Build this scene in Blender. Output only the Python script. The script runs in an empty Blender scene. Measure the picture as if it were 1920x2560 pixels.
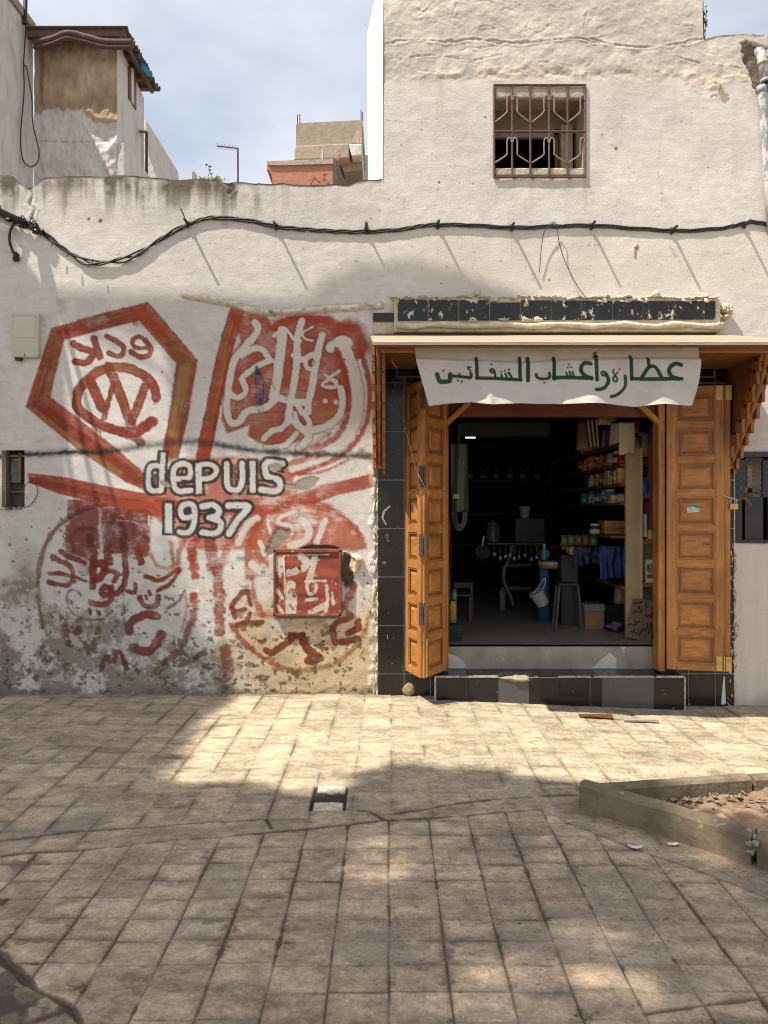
import bpy, math, random
import numpy as np
from mathutils import Vector, Matrix
R = math.radians
rng = random.Random(7)
nrng = np.random.RandomState(11)

# ------------------------------------------------------------------ camera, sky, sun, exposure
S = bpy.context.scene
COL = bpy.data.collections.new("plaza"); S.collection.children.link(COL)
F, D, H = 1850.0, 5.97, 1.53           # focal length in photo pixels, distance to the facade, eye height
CX, CY = 972.0, 1275.0                 # vanishing point in the photo
cam = bpy.data.cameras.new("camera"); cam_o = bpy.data.objects.new("camera", cam); COL.objects.link(cam_o)
cam.sensor_fit = 'AUTO'; cam.sensor_width = 36.0; cam.lens = 36.0 * F / 2560.0
cam.shift_x = -12.0 / 2560.0; cam.shift_y = -5.0 / 2560.0
cam.clip_start = 0.05; cam.clip_end = 2000
cam_o.location = (0, -D, H); cam_o.rotation_euler = (R(90), 0, 0)
S.camera = cam_o

KY = 0.25
SUN = Vector((0.5, KY, -1.0)).normalized()      # direction the light travels
elev = math.asin(-SUN.z); azim = math.atan2(-SUN.x, -SUN.y)
w = bpy.data.worlds.new("World"); S.world = w; w.use_nodes = True
nt = w.node_tree; nt.nodes.clear()
wo = nt.nodes.new("ShaderNodeOutputWorld"); bg = nt.nodes.new("ShaderNodeBackground")
sky = nt.nodes.new("ShaderNodeTexSky"); sky.sky_type = 'NISHITA'; sky.sun_disc = False
sky.sun_elevation = elev; sky.sun_rotation = azim; sky.air_density = 1.0; sky.dust_density = 2.0; sky.ozone_density = 1.0
bg.inputs['Strength'].default_value = 0.105
tc = nt.nodes.new("ShaderNodeTexCoord"); mp = nt.nodes.new("ShaderNodeMapping"); mp.inputs['Scale'].default_value = (1.6, 1.6, 3.2)
nz_ = nt.nodes.new("ShaderNodeTexNoise"); nz_.inputs['Scale'].default_value = 1.5; nz_.inputs['Detail'].default_value = 5; nz_.inputs['Roughness'].default_value = 0.52
cr = nt.nodes.new("ShaderNodeValToRGB"); cr.color_ramp.elements[0].position = 0.36; cr.color_ramp.elements[1].position = 0.72
mx = nt.nodes.new("ShaderNodeMix"); mx.data_type = 'RGBA'; mx.inputs[7].default_value = (7.6, 7.6, 7.7, 1)
mfac = nt.nodes.new("ShaderNodeMath"); mfac.operation = 'MULTIPLY_ADD'; mfac.inputs[1].default_value = 0.46; mfac.inputs[2].default_value = 0.26
L = nt.links.new
L(tc.outputs['Generated'], mp.inputs['Vector']); L(mp.outputs[0], nz_.inputs['Vector']); L(nz_.outputs['Fac'], cr.inputs[0])
L(cr.outputs['Color'], mfac.inputs[0]); L(mfac.outputs[0], mx.inputs[0]); L(sky.outputs[0], mx.inputs[6]); L(mx.outputs[2], bg.inputs['Color']); L(bg.outputs[0], wo.inputs[0])
sl = bpy.data.lights.new("sun", 'SUN'); sl.energy = 5.0; sl.angle = R(0.55); sl.color = (1.0, 0.93, 0.82)
so = bpy.data.objects.new("sun", sl); COL.objects.link(so); so.location = (-6, -3, 12)
so.rotation_euler = SUN.to_track_quat('-Z', 'Y').to_euler()
S.view_settings.view_transform = 'Standard'; S.view_settings.look = 'None'; S.view_settings.gamma = 1
S.view_settings.exposure = 0.62; S.view_settings.use_curve_mapping = False
try:
    S.cycles.pixel_filter_type = 'BLACKMAN_HARRIS'; S.cycles.filter_width = 1.05
    S.cycles.max_bounces = 10; S.cycles.diffuse_bounces = 6; S.cycles.transparent_max_bounces = 16
except Exception: pass

def W(px, py, d):                      # photo pixel at a depth -> place in the world
    return Vector(((px - CX) * d / F, d - D, H + (CY - py) * d / F))
def gpt(px, py, z=0.0):                # photo pixel on the ground
    d = (H - z) * F / (py - CY); return ((px - CX) * d / F, d - D)

# ------------------------------------------------------------------ numpy noise
_T = nrng.rand(256, 256).astype(np.float32)
def vn(x, y, s=0):
    x = np.asarray(x, np.float32) + s * 17.31; y = np.asarray(y, np.float32) + s * 9.73
    xi = np.floor(x).astype(np.int32); yi = np.floor(y).astype(np.int32)
    fx = x - xi; fy = y - yi; fx = fx * fx * (3 - 2 * fx); fy = fy * fy * (3 - 2 * fy)
    a = _T[xi & 255, yi & 255]; b = _T[(xi + 1) & 255, yi & 255]; c = _T[xi & 255, (yi + 1) & 255]; d = _T[(xi + 1) & 255, (yi + 1) & 255]
    return (a * (1 - fx) + b * fx) * (1 - fy) + (c * (1 - fx) + d * fx) * fy
def fbm(x, y, s=0, o=4, g=0.5):
    t = 0; a = 1.0; n = 0
    for k in range(o):
        t = t + a * vn(np.asarray(x) * 2 ** k, np.asarray(y) * 2 ** k, s + k * 3); n += a; a *= g
    return np.clip((t / n - 0.5) * 3.5, -1.3, 1.3)
def sst(a, b, x):
    t = np.clip((x - a) / (b - a), 0, 1); return t * t * (3 - 2 * t)

# ------------------------------------------------------------------ objects
WL = {}
def tag(o, label=None, cat=None, group=None, kind=None):
    if label: o['label'] = label
    if cat: o['category'] = cat
    if group: o['group'] = group
    if kind: o['kind'] = kind
    return o
def thing(name, loc, label, cat, group=None):
    o = bpy.data.objects.new(name, None); COL.objects.link(o); o.location = loc; o.empty_display_size = 0.1
    WL[o.name] = Vector(loc); return tag(o, label, cat, group)
def link(name, me, m, parent=None, bevel=0, smooth=False):
    o = bpy.data.objects.new(name, me); COL.objects.link(o)
    if m: me.materials.append(m)
    if parent is not None:
        o.parent = parent; WL[o.name] = WL[parent.name]
    else: WL[o.name] = Vector((0, 0, 0))
    if bevel:
        b = o.modifiers.new("bevel", 'BEVEL'); b.width = bevel; b.segments = 2; b.limit_method = 'ANGLE'; b.angle_limit = R(40)
    if smooth:
        me.polygons.foreach_set('use_smooth', np.ones(len(me.polygons), bool))
    return o
EACH = set('mortar_chip panel chalk_mark plaster_smear edge_trim door_frame corner_brace hinge grey_tile scroll white_tile_piece bent_nail loose_wire nail printed_label stretcher leg upright board waste_pipe rebar element collar lock roof_beam utensil bag_handle bolt'.split())
class MB:
    def __init__(s): s.v = []; s.f = []; s.sm = False
    def add(s, vs, fs):
        n = len(s.v); s.v += [tuple(p) for p in vs]; s.f += [tuple(i + n for i in f) for f in fs]; return s
    def box(s, x0, x1, y0, y1, z0, z1, M=None):
        vs = [Vector((x, y, z)) for x in (x0, x1) for y in (y0, y1) for z in (z0, z1)]
        if M: vs = [M @ p for p in vs]
        return s.add(vs, [(0, 1, 3, 2), (4, 6, 7, 5), (0, 4, 5, 1), (2, 3, 7, 6), (0, 2, 6, 4), (1, 5, 7, 3)])
    def bar(s, a, b, w, h, up=(0, 0, 1)):          # a rectangular bar from a to b
        a = Vector(a); b = Vector(b); t = (b - a); l = t.length; t.normalize(); u = Vector(up)
        if abs(t.dot(u)) > 0.95: u = Vector((0, 1, 0))
        sd = t.cross(u).normalized(); u = sd.cross(t).normalized()
        M = Matrix((sd, t, u)).transposed().to_4x4(); M.translation = a
        return s.box(-w / 2, w / 2, 0, l, -h / 2, h / 2, M)
    def tube(s, pts, r, n=7, cap=True):
        pts = [Vector(p) for p in pts]; rs = r if isinstance(r, (list, tuple)) else [r] * len(pts); rings = []
        u = None
        for i, p in enumerate(pts):
            t = (pts[min(i + 1, len(pts) - 1)] - pts[max(i - 1, 0)]).normalized()
            if u is None:
                u = t.cross(Vector((0.31, 0.2, 0.93))).normalized()
                if u.length < .1: u = t.cross(Vector((1, 0, 0))).normalized()
            u = (u - t * u.dot(t)).normalized(); v = t.cross(u)
            rings.append([p + (u * math.cos(k * 2 * math.pi / n) + v * math.sin(k * 2 * math.pi / n)) * rs[i] for k in range(n)])
        vs = [q for r_ in rings for q in r_]; fs = []
        for i in range(len(rings) - 1):
            for k in range(n):
                fs.append((i * n + k, i * n + (k + 1) % n, (i + 1) * n + (k + 1) % n, (i + 1) * n + k))
        if cap: fs.append(tuple(range(n - 1, -1, -1))); fs.append(tuple((len(rings) - 1) * n + k for k in range(n)))
        return s.add(vs, fs)
    def lathe(s, prof, c, n=20, M=None):           # prof = (radius, z) pairs
        vs = []; fs = []; c = Vector(c)
        for r, z in prof:
            for k in range(n):
                p = Vector((r * math.cos(k * 2 * math.pi / n), r * math.sin(k * 2 * math.pi / n), z))
                vs.append(c + (M @ p if M else p))
        for i in range(len(prof) - 1):
            for k in range(n):
                fs.append((i * n + k, i * n + (k + 1) % n, (i + 1) * n + (k + 1) % n, (i + 1) * n + k))
        fs.append(tuple(range(n - 1, -1, -1))); fs.append(tuple((len(prof) - 1) * n + k for k in range(n)))
        return s.add(vs, fs)
    def prism(s, poly, vec):                       # planar polygon extruded along a vector
        n = len(poly); a = [Vector(p) for p in poly]; b = [p + Vector(vec) for p in a]
        return s.add(a + b, [tuple(range(n))[::-1], tuple(range(n, 2 * n))] + [(i, (i + 1) % n, n + (i + 1) % n, n + i) for i in range(n)])
    def blob(s, c, rx, ry, rz, n=12, m=8, wob=0.12, seed=0, M=None, flat=0.0):
        rr = random.Random(seed); vs = []; fs = []; ph = [rr.uniform(0, 6.28) for _ in range(6)]
        for i in range(m + 1):
            th = math.pi * i / m
            for k in range(n):
                a = 2 * math.pi * k / n
                q = 1 + wob * (math.sin(3 * a + ph[0] + 2 * th) + math.sin(2 * a + ph[1] - 3 * th) + .6 * math.sin(5 * a + ph[2] + 5 * th)) / 2
                z = math.cos(th)
                if z < -flat and flat: z = -flat
                p = Vector((rx * q * math.sin(th) * math.cos(a), ry * q * math.sin(th) * math.sin(a), rz * q * z))
                vs.append((M @ p if M else p) + Vector(c))
        for i in range(m):
            for k in range(n): fs.append((i * n + k, (i + 1) * n + k, (i + 1) * n + (k + 1) % n, i * n + (k + 1) % n))
        return s.add(vs, fs)
    def islands(s):                                # the separate pieces of the mesh, each as an MB of its own
        p = list(range(len(s.v)))
        def f(a):
            while p[a] != a: p[a] = p[p[a]]; a = p[a]
            return a
        for q in s.f:
            for i in q[1:]: p[f(q[0])] = f(i)
        out = {}
        for q in s.f: out.setdefault(f(q[0]), []).append(q)
        res = []
        for k in out:
            use = sorted({i for q in out[k] for i in q}); ix = {i: j for j, i in enumerate(use)}; b = MB(); b.v = [s.v[i] for i in use]; b.f = [tuple(ix[i] for i in q) for q in out[k]]; res.append(b)
        return res
    def build(s, name, m, parent=None, bevel=0, smooth=False):
        if name in EACH and parent is not None:
            isl = s.islands()
            if len(isl) > 1:
                os_ = [b._build(name, m, parent, bevel, smooth) for b in isl]; return os_[0]
        return s._build(name, m, parent, bevel, smooth)
    def _build(s, name, m, parent=None, bevel=0, smooth=False):
        off = WL[parent.name] if parent is not None else Vector((0, 0, 0))
        me = bpy.data.meshes.new(name)
        me.from_pydata([(v[0] - off.x, v[1] - off.y, v[2] - off.z) for v in s.v], [], s.f); me.update()
        return link(name, me, m, parent, bevel, smooth)
def build_top(mb, name, m, label, cat, group=None, loc=None, **k):   # a thing that is one mesh, origin at its base
    if loc is None:
        a = np.array(mb.v); loc = (a[:, 0].mean(), a[:, 1].mean(), a[:, 2].min())
    lv = Vector(loc); mb.v = [(v[0] - lv.x, v[1] - lv.y, v[2] - lv.z) for v in mb.v]
    o = mb.build(name, m, None, **k); o.location = lv; WL[o.name] = lv
    return tag(o, label, cat, group)
def grid_mesh(name, X, Y, Z, C, m, parent=None, keep=None, smooth=True, extra=None):
    """one mesh from 2-D arrays, with the paint colour of every vertex"""
    nr, nc = X.shape; off = WL[parent.name] if parent is not None else Vector((0, 0, 0))
    idx = np.arange(nr * nc).reshape(nr, nc)
    q = np.stack([idx[:-1, :-1], idx[:-1, 1:], idx[1:, 1:], idx[1:, :-1]], -1).reshape(-1, 4)
    if keep is not None: q = q[keep.reshape(-1)]
    co = np.stack([X - off.x, Y - off.y, Z - off.z], -1).reshape(-1, 3); cc = C.reshape(-1, 3)
    if extra is not None:
        ev, eq, ec = extra; q = np.concatenate([q, np.array(eq) + len(co)]); co = np.concatenate([co, np.array(ev) - np.array(off)]); cc = np.concatenate([cc, np.array(ec)])
    used = np.zeros(len(co), bool); used[q.reshape(-1)] = True; mp_ = np.cumsum(used) - 1
    co = co[used]; cc = cc[used]; q = mp_[q]
    me = bpy.data.meshes.new(name)
    me.vertices.add(len(co)); me.vertices.foreach_set('co', co.astype(np.float32).reshape(-1))
    me.loops.add(q.size); me.loops.foreach_set('vertex_index', q.reshape(-1).astype(np.int32))
    me.polygons.add(len(q)); me.polygons.foreach_set('loop_start', (np.arange(len(q)) * 4).astype(np.int32)); me.polygons.foreach_set('loop_total', np.full(len(q), 4, np.int32))
    at = me.color_attributes.new("Paint", 'FLOAT_COLOR', 'POINT')
    at.data.foreach_set('color', np.concatenate([cc, np.ones((len(cc), 1))], 1).astype(np.float32).reshape(-1))
    me.update(calc_edges=True); me.validate()
    return link(name, me, m, parent, 0, smooth)

# ------------------------------------------------------------------ materials
def nodes(name):
    m = bpy.data.materials.new(name); m.use_nodes = True; t = m.node_tree; return m, t, t.nodes['Principled BSDF']
def mat(name, c1, c2=None, rough=0.7, scale=8, detail=5, bump=0.15, bscale=None, metal=0, stretch=(1, 1, 1), spec=None, ramp=(0.35, 0.68), dist=0.01, spots=None, emit=None, trans=0):
    m, t, p = nodes(name); N = t.nodes.new; l = t.links.new
    p.inputs['Roughness'].default_value = rough; p.inputs['Metallic'].default_value = metal
    if spec is not None: p.inputs['Specular IOR Level'].default_value = spec
    if trans: p.inputs['Transmission Weight'].default_value = trans
    tc = N('ShaderNodeTexCoord'); mp = N('ShaderNodeMapping'); mp.inputs['Scale'].default_value = stretch; l(tc.outputs['Object'], mp.inputs[0])
    n = N('ShaderNodeTexNoise'); n.inputs['Scale'].default_value = scale; n.inputs['Detail'].default_value = detail; n.inputs['Roughness'].default_value = 0.6; l(mp.outputs[0], n.inputs['Vector'])
    r = N('ShaderNodeValToRGB'); e = r.color_ramp.elements; e[0].position, e[1].position = ramp
    c2 = c2 or tuple(x * 0.72 for x in c1); e[0].color = (*c2, 1); e[1].color = (*c1, 1); l(n.outputs['Fac'], r.inputs[0]); out = r.outputs['Color']
    if spots:
        sc, thr, col = spots[:3]; n3 = N('ShaderNodeTexNoise'); n3.inputs['Scale'].default_value = sc; n3.inputs['Detail'].default_value = 6; n3.inputs['Roughness'].default_value = 0.65
        l(mp.outputs[0], n3.inputs['Vector']); r3 = N('ShaderNodeValToRGB'); r3.color_ramp.elements[0].position = thr; r3.color_ramp.elements[1].position = thr + 0.04
        l(n3.outputs['Fac'], r3.inputs[0]); x = N('ShaderNodeMix'); x.data_type = 'RGBA'; x.inputs[7].default_value = (*col, 1)
        l(r3.outputs['Color'], x.inputs[0]); l(out, x.inputs[6]); out = x.outputs[2]
    l(out, p.inputs['Base Color'])
    if bump:
        n2 = N('ShaderNodeTexNoise'); n2.inputs['Scale'].default_value = bscale or scale * 4; n2.inputs['Detail'].default_value = 6; l(mp.outputs[0], n2.inputs['Vector'])
        b = N('ShaderNodeBump'); b.inputs['Strength'].default_value = bump; b.inputs['Distance'].default_value = dist; l(n2.outputs['Fac'], b.inputs['Height']); l(b.outputs[0], p.inputs['Normal'])
    if emit:
        p.inputs['Emission Color'].default_value = (*emit[0], 1); p.inputs['Emission Strength'].default_value = emit[1]
    return m
def paintmat(name, rough=0.85, bump=0.3, bscale=60, dist=0.004, var=0.12, vscale=30, stretch=(1, 1, 1), spec=0.3):
    m, t, p = nodes(name); N = t.nodes.new; l = t.links.new
    p.inputs['Roughness'].default_value = rough; p.inputs['Specular IOR Level'].default_value = spec
    a = N('ShaderNodeAttribute'); a.attribute_name = 'Paint'
    tc = N('ShaderNodeTexCoord'); mp = N('ShaderNodeMapping'); mp.inputs['Scale'].default_value = stretch; l(tc.outputs['Object'], mp.inputs[0])
    n = N('ShaderNodeTexNoise'); n.inputs['Scale'].default_value = vscale; n.inputs['Detail'].default_value = 6; n.inputs['Roughness'].default_value = 0.7; l(mp.outputs[0], n.inputs['Vector'])
    mr = N('ShaderNodeMapRange'); mr.inputs[1].default_value = 0.25; mr.inputs[2].default_value = 0.75; mr.inputs[3].default_value = 1 - var; mr.inputs[4].default_value = 1 + var; l(n.outputs['Fac'], mr.inputs[0])
    v = N('ShaderNodeVectorMath'); v.operation = 'SCALE'; l(a.outputs['Color'], v.inputs[0]); l(mr.outputs[0], v.inputs['Scale']); l(v.outputs[0], p.inputs['Base Color'])
    n2 = N('ShaderNodeTexNoise'); n2.inputs['Scale'].default_value = bscale; n2.inputs['Detail'].default_value = 7; n2.inputs['Roughness'].default_value = 0.6; l(mp.outputs[0], n2.inputs['Vector'])
    b = N('ShaderNodeBump'); b.inputs['Strength'].default_value = bump; b.inputs['Distance'].default_value = dist; l(n2.outputs['Fac'], b.inputs['Height']); l(b.outputs[0], p.inputs['Normal'])
    return m
def woodmat(name, c1, c2, rough=0.45, axis='Z', scale=3.0, dark=(0.09, 0.03, 0.008)):
    m, t, p = nodes(name); N = t.nodes.new; l = t.links.new; p.inputs['Roughness'].default_value = rough
    st = {'Z': (9, 9, 0.8), 'X': (0.8, 9, 9), 'Y': (9, 0.8, 9)}[axis]
    tc = N('ShaderNodeTexCoord'); mp = N('ShaderNodeMapping'); mp.inputs['Scale'].default_value = st; l(tc.outputs['Object'], mp.inputs[0])
    n = N('ShaderNodeTexNoise'); n.inputs['Scale'].default_value = scale; n.inputs['Detail'].default_value = 8; n.inputs['Roughness'].default_value = 0.6; n.inputs['Distortion'].default_value = 1.2; l(mp.outputs[0], n.inputs['Vector'])
    r = N('ShaderNodeValToRGB'); e = r.color_ramp.elements; e[0].position = 0.3; e[1].position = 0.7; e[0].color = (*c2, 1); e[1].color = (*c1, 1); l(n.outputs['Fac'], r.inputs[0])
    n3 = N('ShaderNodeTexNoise'); n3.inputs['Scale'].default_value = 7; n3.inputs['Detail'].default_value = 3; mp3 = N('ShaderNodeMapping'); mp3.inputs['Scale'].default_value = {'Z': (2, 2, 1), 'X': (1, 2, 2), 'Y': (2, 1, 2)}[axis]
    l(tc.outputs['Object'], mp3.inputs[0]); l(mp3.outputs[0], n3.inputs['Vector'])
    r3 = N('ShaderNodeValToRGB'); r3.color_ramp.elements[0].position = 0.70; r3.color_ramp.elements[1].position = 0.78; l(n3.outputs['Fac'], r3.inputs[0])
    x = N('ShaderNodeMix'); x.data_type = 'RGBA'; x.inputs[7].default_value = (*dark, 1); l(r3.outputs['Color'], x.inputs[0]); l(r.outputs['Color'], x.inputs[6]); n5 = N('ShaderNodeTexNoise'); n5.inputs['Scale'].default_value = 3.2; n5.inputs['Detail'].default_value = 7; n5.inputs['Roughness'].default_value = 0.65; l(tc.outputs['Object'], n5.inputs['Vector'])
    r5 = N('ShaderNodeMapRange'); r5.inputs[1].default_value = 0.32; r5.inputs[2].default_value = 0.68; r5.inputs[3].default_value = 0.66; r5.inputs[4].default_value = 1.22; l(n5.outputs['Fac'], r5.inputs[0])
    v5 = N('ShaderNodeVectorMath'); v5.operation = 'SCALE'; l(x.outputs[2], v5.inputs[0]); l(r5.outputs[0], v5.inputs['Scale']); l(v5.outputs[0], p.inputs['Base Color'])
    b = N('ShaderNodeBump'); b.inputs['Strength'].default_value = 0.25; b.inputs['Distance'].default_value = 0.003; l(n.outputs['Fac'], b.inputs['Height']); l(b.outputs[0], p.inputs['Normal'])
    return m

# ------------------------------------------------------------------ a canvas: brush strokes laid on a grid of vertices
def crv(pts, k=6):
    if len(pts) < 3: return pts
    P = [pts[0]] + list(pts) + [pts[-1]]; out = []
    for i in range(1, len(P) - 2):
        p0, p1, p2, p3 = [np.array(q, float) for q in P[i - 1:i + 3]]
        for j in range(k):
            t = j / k; out.append(tuple(0.5 * (2 * p1 + (p2 - p0) * t + (2 * p0 - 5 * p1 + 4 * p2 - p3) * t * t + (3 * p1 - p0 - 3 * p2 + p3) * t ** 3)))
    out.append(tuple(pts[-1])); return out
class Canvas:
    def __init__(s, PX, PY, C, Hh, regular):
        s.PX, s.PY, s.C, s.H, s.reg = PX, PY, C, Hh, regular
        s.n1 = fbm(PX / 9, PY / 9, 41, 3); s.n2 = fbm(PX / 60, PY / 14, 42, 4); s.n3 = fbm(PX / 22, PY / 3.2, 43, 3); s.n4 = fbm(PX / 35, PY / 35, 44, 5)
        s.tr = (0, 0, 1)
    def T(s, ox, oy, sc): s.tr = (ox, oy, sc)
    def pts(s, p): ox, oy, sc = s.tr; return [(ox + a / sc, oy + b / sc) for a, b in p]
    def sl(s, p, m):
        if not s.reg: return (slice(None), slice(None))
        a = np.array(p); x0, y0 = a.min(0) - m; x1, y1 = a.max(0) + m
        c = s.PX[0]; r = s.PY[:, 0]                       # px grows with column, py with row
        i0, i1 = np.searchsorted(c, [x0, x1]); j0, j1 = np.searchsorted(r, [y0, y1])
        return (slice(max(j0 - 1, 0), j1 + 1), slice(max(i0 - 1, 0), i1 + 1))
    def dist(s, p, q):
        X = s.PX[q]; Y = s.PY[q]; d = np.full(X.shape, 1e9, np.float32)
        for (ax, ay), (bx, by) in zip(p[:-1], p[1:]):
            vx, vy = bx - ax, by - ay; l2 = vx * vx + vy * vy + 1e-9
            t = np.clip(((X - ax) * vx + (Y - ay) * vy) / l2, 0, 1)
            d = np.minimum(d, (X - ax - t * vx) ** 2 + (Y - ay - t * vy) ** 2)
        return np.sqrt(d)
    def lay(s, q, a, col, wear, var=0.22, dh=0.0):
        if wear: a = a * np.clip(1 - wear * np.clip(0.62 * s.n4[q] + 0.30 * s.n3[q] + 0.22 * s.n1[q], 0, 1) * 1.6, 0.0, 1)
        c = np.array(col, np.float32) * (1 + 0.55 * var * s.n2[q][..., None] + 0.28 * var * s.n3[q][..., None] + 0.35 * var * s.n4[q][..., None])
        s.C[q] = s.C[q] * (1 - a[..., None]) + c * a[..., None]
        if dh: s.H[q] += dh * a
    def stroke(s, p, wd, col, soft=2.0, alpha=0.95, wear=0.35, jit=1.2, smooth=True, raw=False, edge=None, var=0.22, square=None):
        sc = 1 if raw else s.tr[2]; p = p if raw else s.pts(p); wd = wd / sc
        if smooth: p = crv(p)
        if len(p) == 1: p = [p[0], (p[0][0] + .1, p[0][1])]
        q = s.sl(p, wd + 8); d = s.dist(p, q)
        if square and len(p) == 2:                          # flat-ended bar
            (ax, ay), (bx, by) = p; L_ = math.hypot(bx - ax, by - ay); tx, ty = (bx - ax) / L_, (by - ay) / L_
            X = s.PX[q] - (ax + bx) / 2; Y = s.PY[q] - (ay + by) / 2; al = np.abs(X * tx + Y * ty) - L_ / 2 - square * wd; la = np.abs(-X * ty + Y * tx); d = np.maximum(la, al + wd / 2)
        d = d + s.n1[q] * jit
        a = np.clip((wd / 2 - d) / soft + 0.5, 0, 1) * alpha
        s.lay(q, a, col, wear, var)
        if edge is not None:                               # a darker rim where the brush ends
            e = np.clip(1 - np.abs(d - wd / 2 + 2.2) / 2.6, 0, 1) * 0.55 * alpha; s.lay(q, e, edge, wear * 0.6)
    def bristles(s, p, wd, cols, n=9, alpha=.55, wear=.5, raw=False):   # thin streaks along a broad brush mark
        sc = 1 if raw else s.tr[2]; p = p if raw else s.pts(p); p = np.array(crv(p) if len(p) > 2 else p, float)
        for k in range(n):
            o = (rng.random() - .5) * wd * .92 / sc; t0 = rng.uniform(0, .6); t1 = t0 + rng.uniform(.25, .6)
            dd = np.gradient(p, axis=0); nn = np.stack([-dd[:, 1], dd[:, 0]], 1); nn /= np.linalg.norm(nn, axis=1)[:, None] + 1e-9; m = p + nn * o
            tt = np.linspace(0, 1, len(m)); ts = np.linspace(t0, min(t1, 1), max(6, int(len(m) * (t1 - t0)))); pl = [(float(np.interp(t, tt, m[:, 0])), float(np.interp(t, tt, m[:, 1]))) for t in ts]
            s.stroke(pl, rng.uniform(2.0, 6.5), cols[k % len(cols)], 3.0, alpha * rng.uniform(.5, 1), wear, 1.2, False, True)
    def poly(s, p, col, soft=3.0, alpha=0.95, wear=0.3, jit=3.0, raw=False, dh=0.0, var=0.22):
        p = p if raw else s.pts(p); q = s.sl(p, 10); X = s.PX[q] + s.n1[q] * jit; Y = s.PY[q] + s.n4[q] * jit
        ins = np.zeros(X.shape, bool); n = len(p)
        for i in range(n):
            (ax, ay), (bx, by) = p[i], p[(i + 1) % n]
            if ay == by: continue
            ins ^= ((ay > Y) != (by > Y)) & (X < (bx - ax) * (Y - ay) / (by - ay) + ax)
        d = s.dist(list(p) + [p[0]], q); sd = np.where(ins, d, -d)
        a = np.clip(sd / soft + 0.5, 0, 1) * alpha; s.lay(q, a, col, wear, var, dh); return q, a
    def dot(s, p, r, col, **k): s.stroke([p], 2 * r, col, **k)
# ------------------------------------------------------------------ the paved ground
def tilt(x, y):
    t = np.clip((np.asarray(x) + 0.3) / 3.2, 0, 1); t = t * t * (3 - 2 * t)
    return (0.045 - 0.095 * t) * np.clip((np.asarray(y) + 3.2) / 2.4, 0, 1)
def zg(x, y): return float(tilt(x, y))
def polyd(X, Y, pts):
    d = np.full(X.shape, 1e9, np.float32)
    for (ax, ay), (bx, by) in zip(pts[:-1], pts[1:]):
        vx, vy = bx - ax, by - ay; l2 = vx * vx + vy * vy + 1e-9
        t = np.clip(((X - ax) * vx + (Y - ay) * vy) / l2, 0, 1); d = np.minimum(d, (X - ax - t * vx) ** 2 + (Y - ay - t * vy) ** 2)
    return np.sqrt(d)
def r7(u, v): return gpt(u * 0.5787, 1700 + v * 0.5787)
def r8(u, v): return gpt(900 + u * 0.6148, 1700 + v * 0.6148)
def b0(u, v): return gpt(u / 3.456, 2200 + v / 3.456)
SEAM = [r7(-700, 800)] + [r7(*p) for p in [(0, 770), (110, 755), (340, 745), (540, 725), (750, 700), (940, 690), (1140, 672), (1320, 655), (1500, 638), (1659, 620)]] + \
       [r8(*p) for p in [(120, 580), (280, 575), (440, 560), (590, 545), (745, 530), (830, 580), (940, 620), (1130, 690), (1300, 745), (1450, 800), (1620, 870), (1800, 950), (2300, 1180)]]
SEAM2 = [r7(-500, 740), r7(0, 705), r7(110, 690), r7(330, 665), r7(620, 650), r7(810, 632), r7(1150, 615), r7(1174, 655)]
SEAM3 = [r8(-60, 540), r8(40, 548), r8(100, 580)]
SEAM4 = [r8(120, 560), r8(420, 512), r8(600, 490), r8(760, 478), r8(880, 470)]
CRACK = [b0(*p) for p in [(-300, 560), (0, 650), (60, 730), (130, 760), (220, 850), (300, 930), (420, 990), (500, 1030), (620, 1100), (700, 1220), (760, 1330)]]
BSEAM = [r8(1160, 1357), r8(1350, 1330), r8(1659, 1285), r8(2200, 1230)]
xs = np.arange(-3.7, 3.7001, 0.0052)
ys = []; y = 0.08
while y > -4.05:
    ys.append(y); y -= 0.0042 + 0.0045 * min(max((y + 3.2) / 2.6, 0), 1)
ys = np.array(ys)
GX, GY = np.meshgrid(xs, ys); GX = GX.astype(np.float32); GY = GY.astype(np.float32)
# which side of the main seam
sx = np.array([p[0] for p in SEAM[:16]]); sy = np.array([p[1] for p in SEAM[:16]]); o_ = np.argsort(sx)
syx = np.interp(GX, sx[o_], sy[o_])
kx = np.array([p[0] for p in SEAM[15:]]); ky = np.array([p[1] for p in SEAM[15:]])
syk = np.interp(GX, kx, ky)
low = np.where(GX < SEAM[15][0], GY < syx, GY < syk)
dS = np.minimum(polyd(GX, GY, SEAM), np.minimum(polyd(GX, GY, SEAM2), np.minimum(polyd(GX, GY, SEAM3), np.minimum(polyd(GX, GY, SEAM4), polyd(GX, GY, BSEAM)))))
dC = polyd(GX, GY, CRACK)
wob = 0.0016 * fbm(GX * 9, GY * 9, 3, 3)
# lower field: straight columns and nearly straight rows
def cells(wx, wy, ox, stag, seed):
    u = (GX + wob - ox) / wx; ci = np.floor(u).astype(int); fu = u - ci
    jit = _T[(ci * 7 + seed) & 255, (seed * 3) & 255]
    v = (GY + wob) / wy + (jit - 0.5) * stag; rowj = np.floor(v).astype(int)
    fv = v - rowj
    du = np.minimum(fu, 1 - fu) * wx; dv = np.minimum(fv, 1 - fv) * wy
    rid = _T[(ci * 13 + seed) & 255, (rowj * 29 + ci * 3 + seed) & 255]; rid2 = _T[(ci * 5 + 91 + seed) & 255, (rowj * 17 + ci * 7 + seed) & 255]
    rid3 = _T[(ci * 3 + 31 + seed) & 255, (rowj * 11 + ci * 19 + seed) & 255]
    return du, dv, rid, rid2, rid3, fu, fv
A = cells(0.1945, 0.139, 0.0, 0.16, 5); B = cells(0.205, 0.27, 0.018, 1.0, 77)
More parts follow.
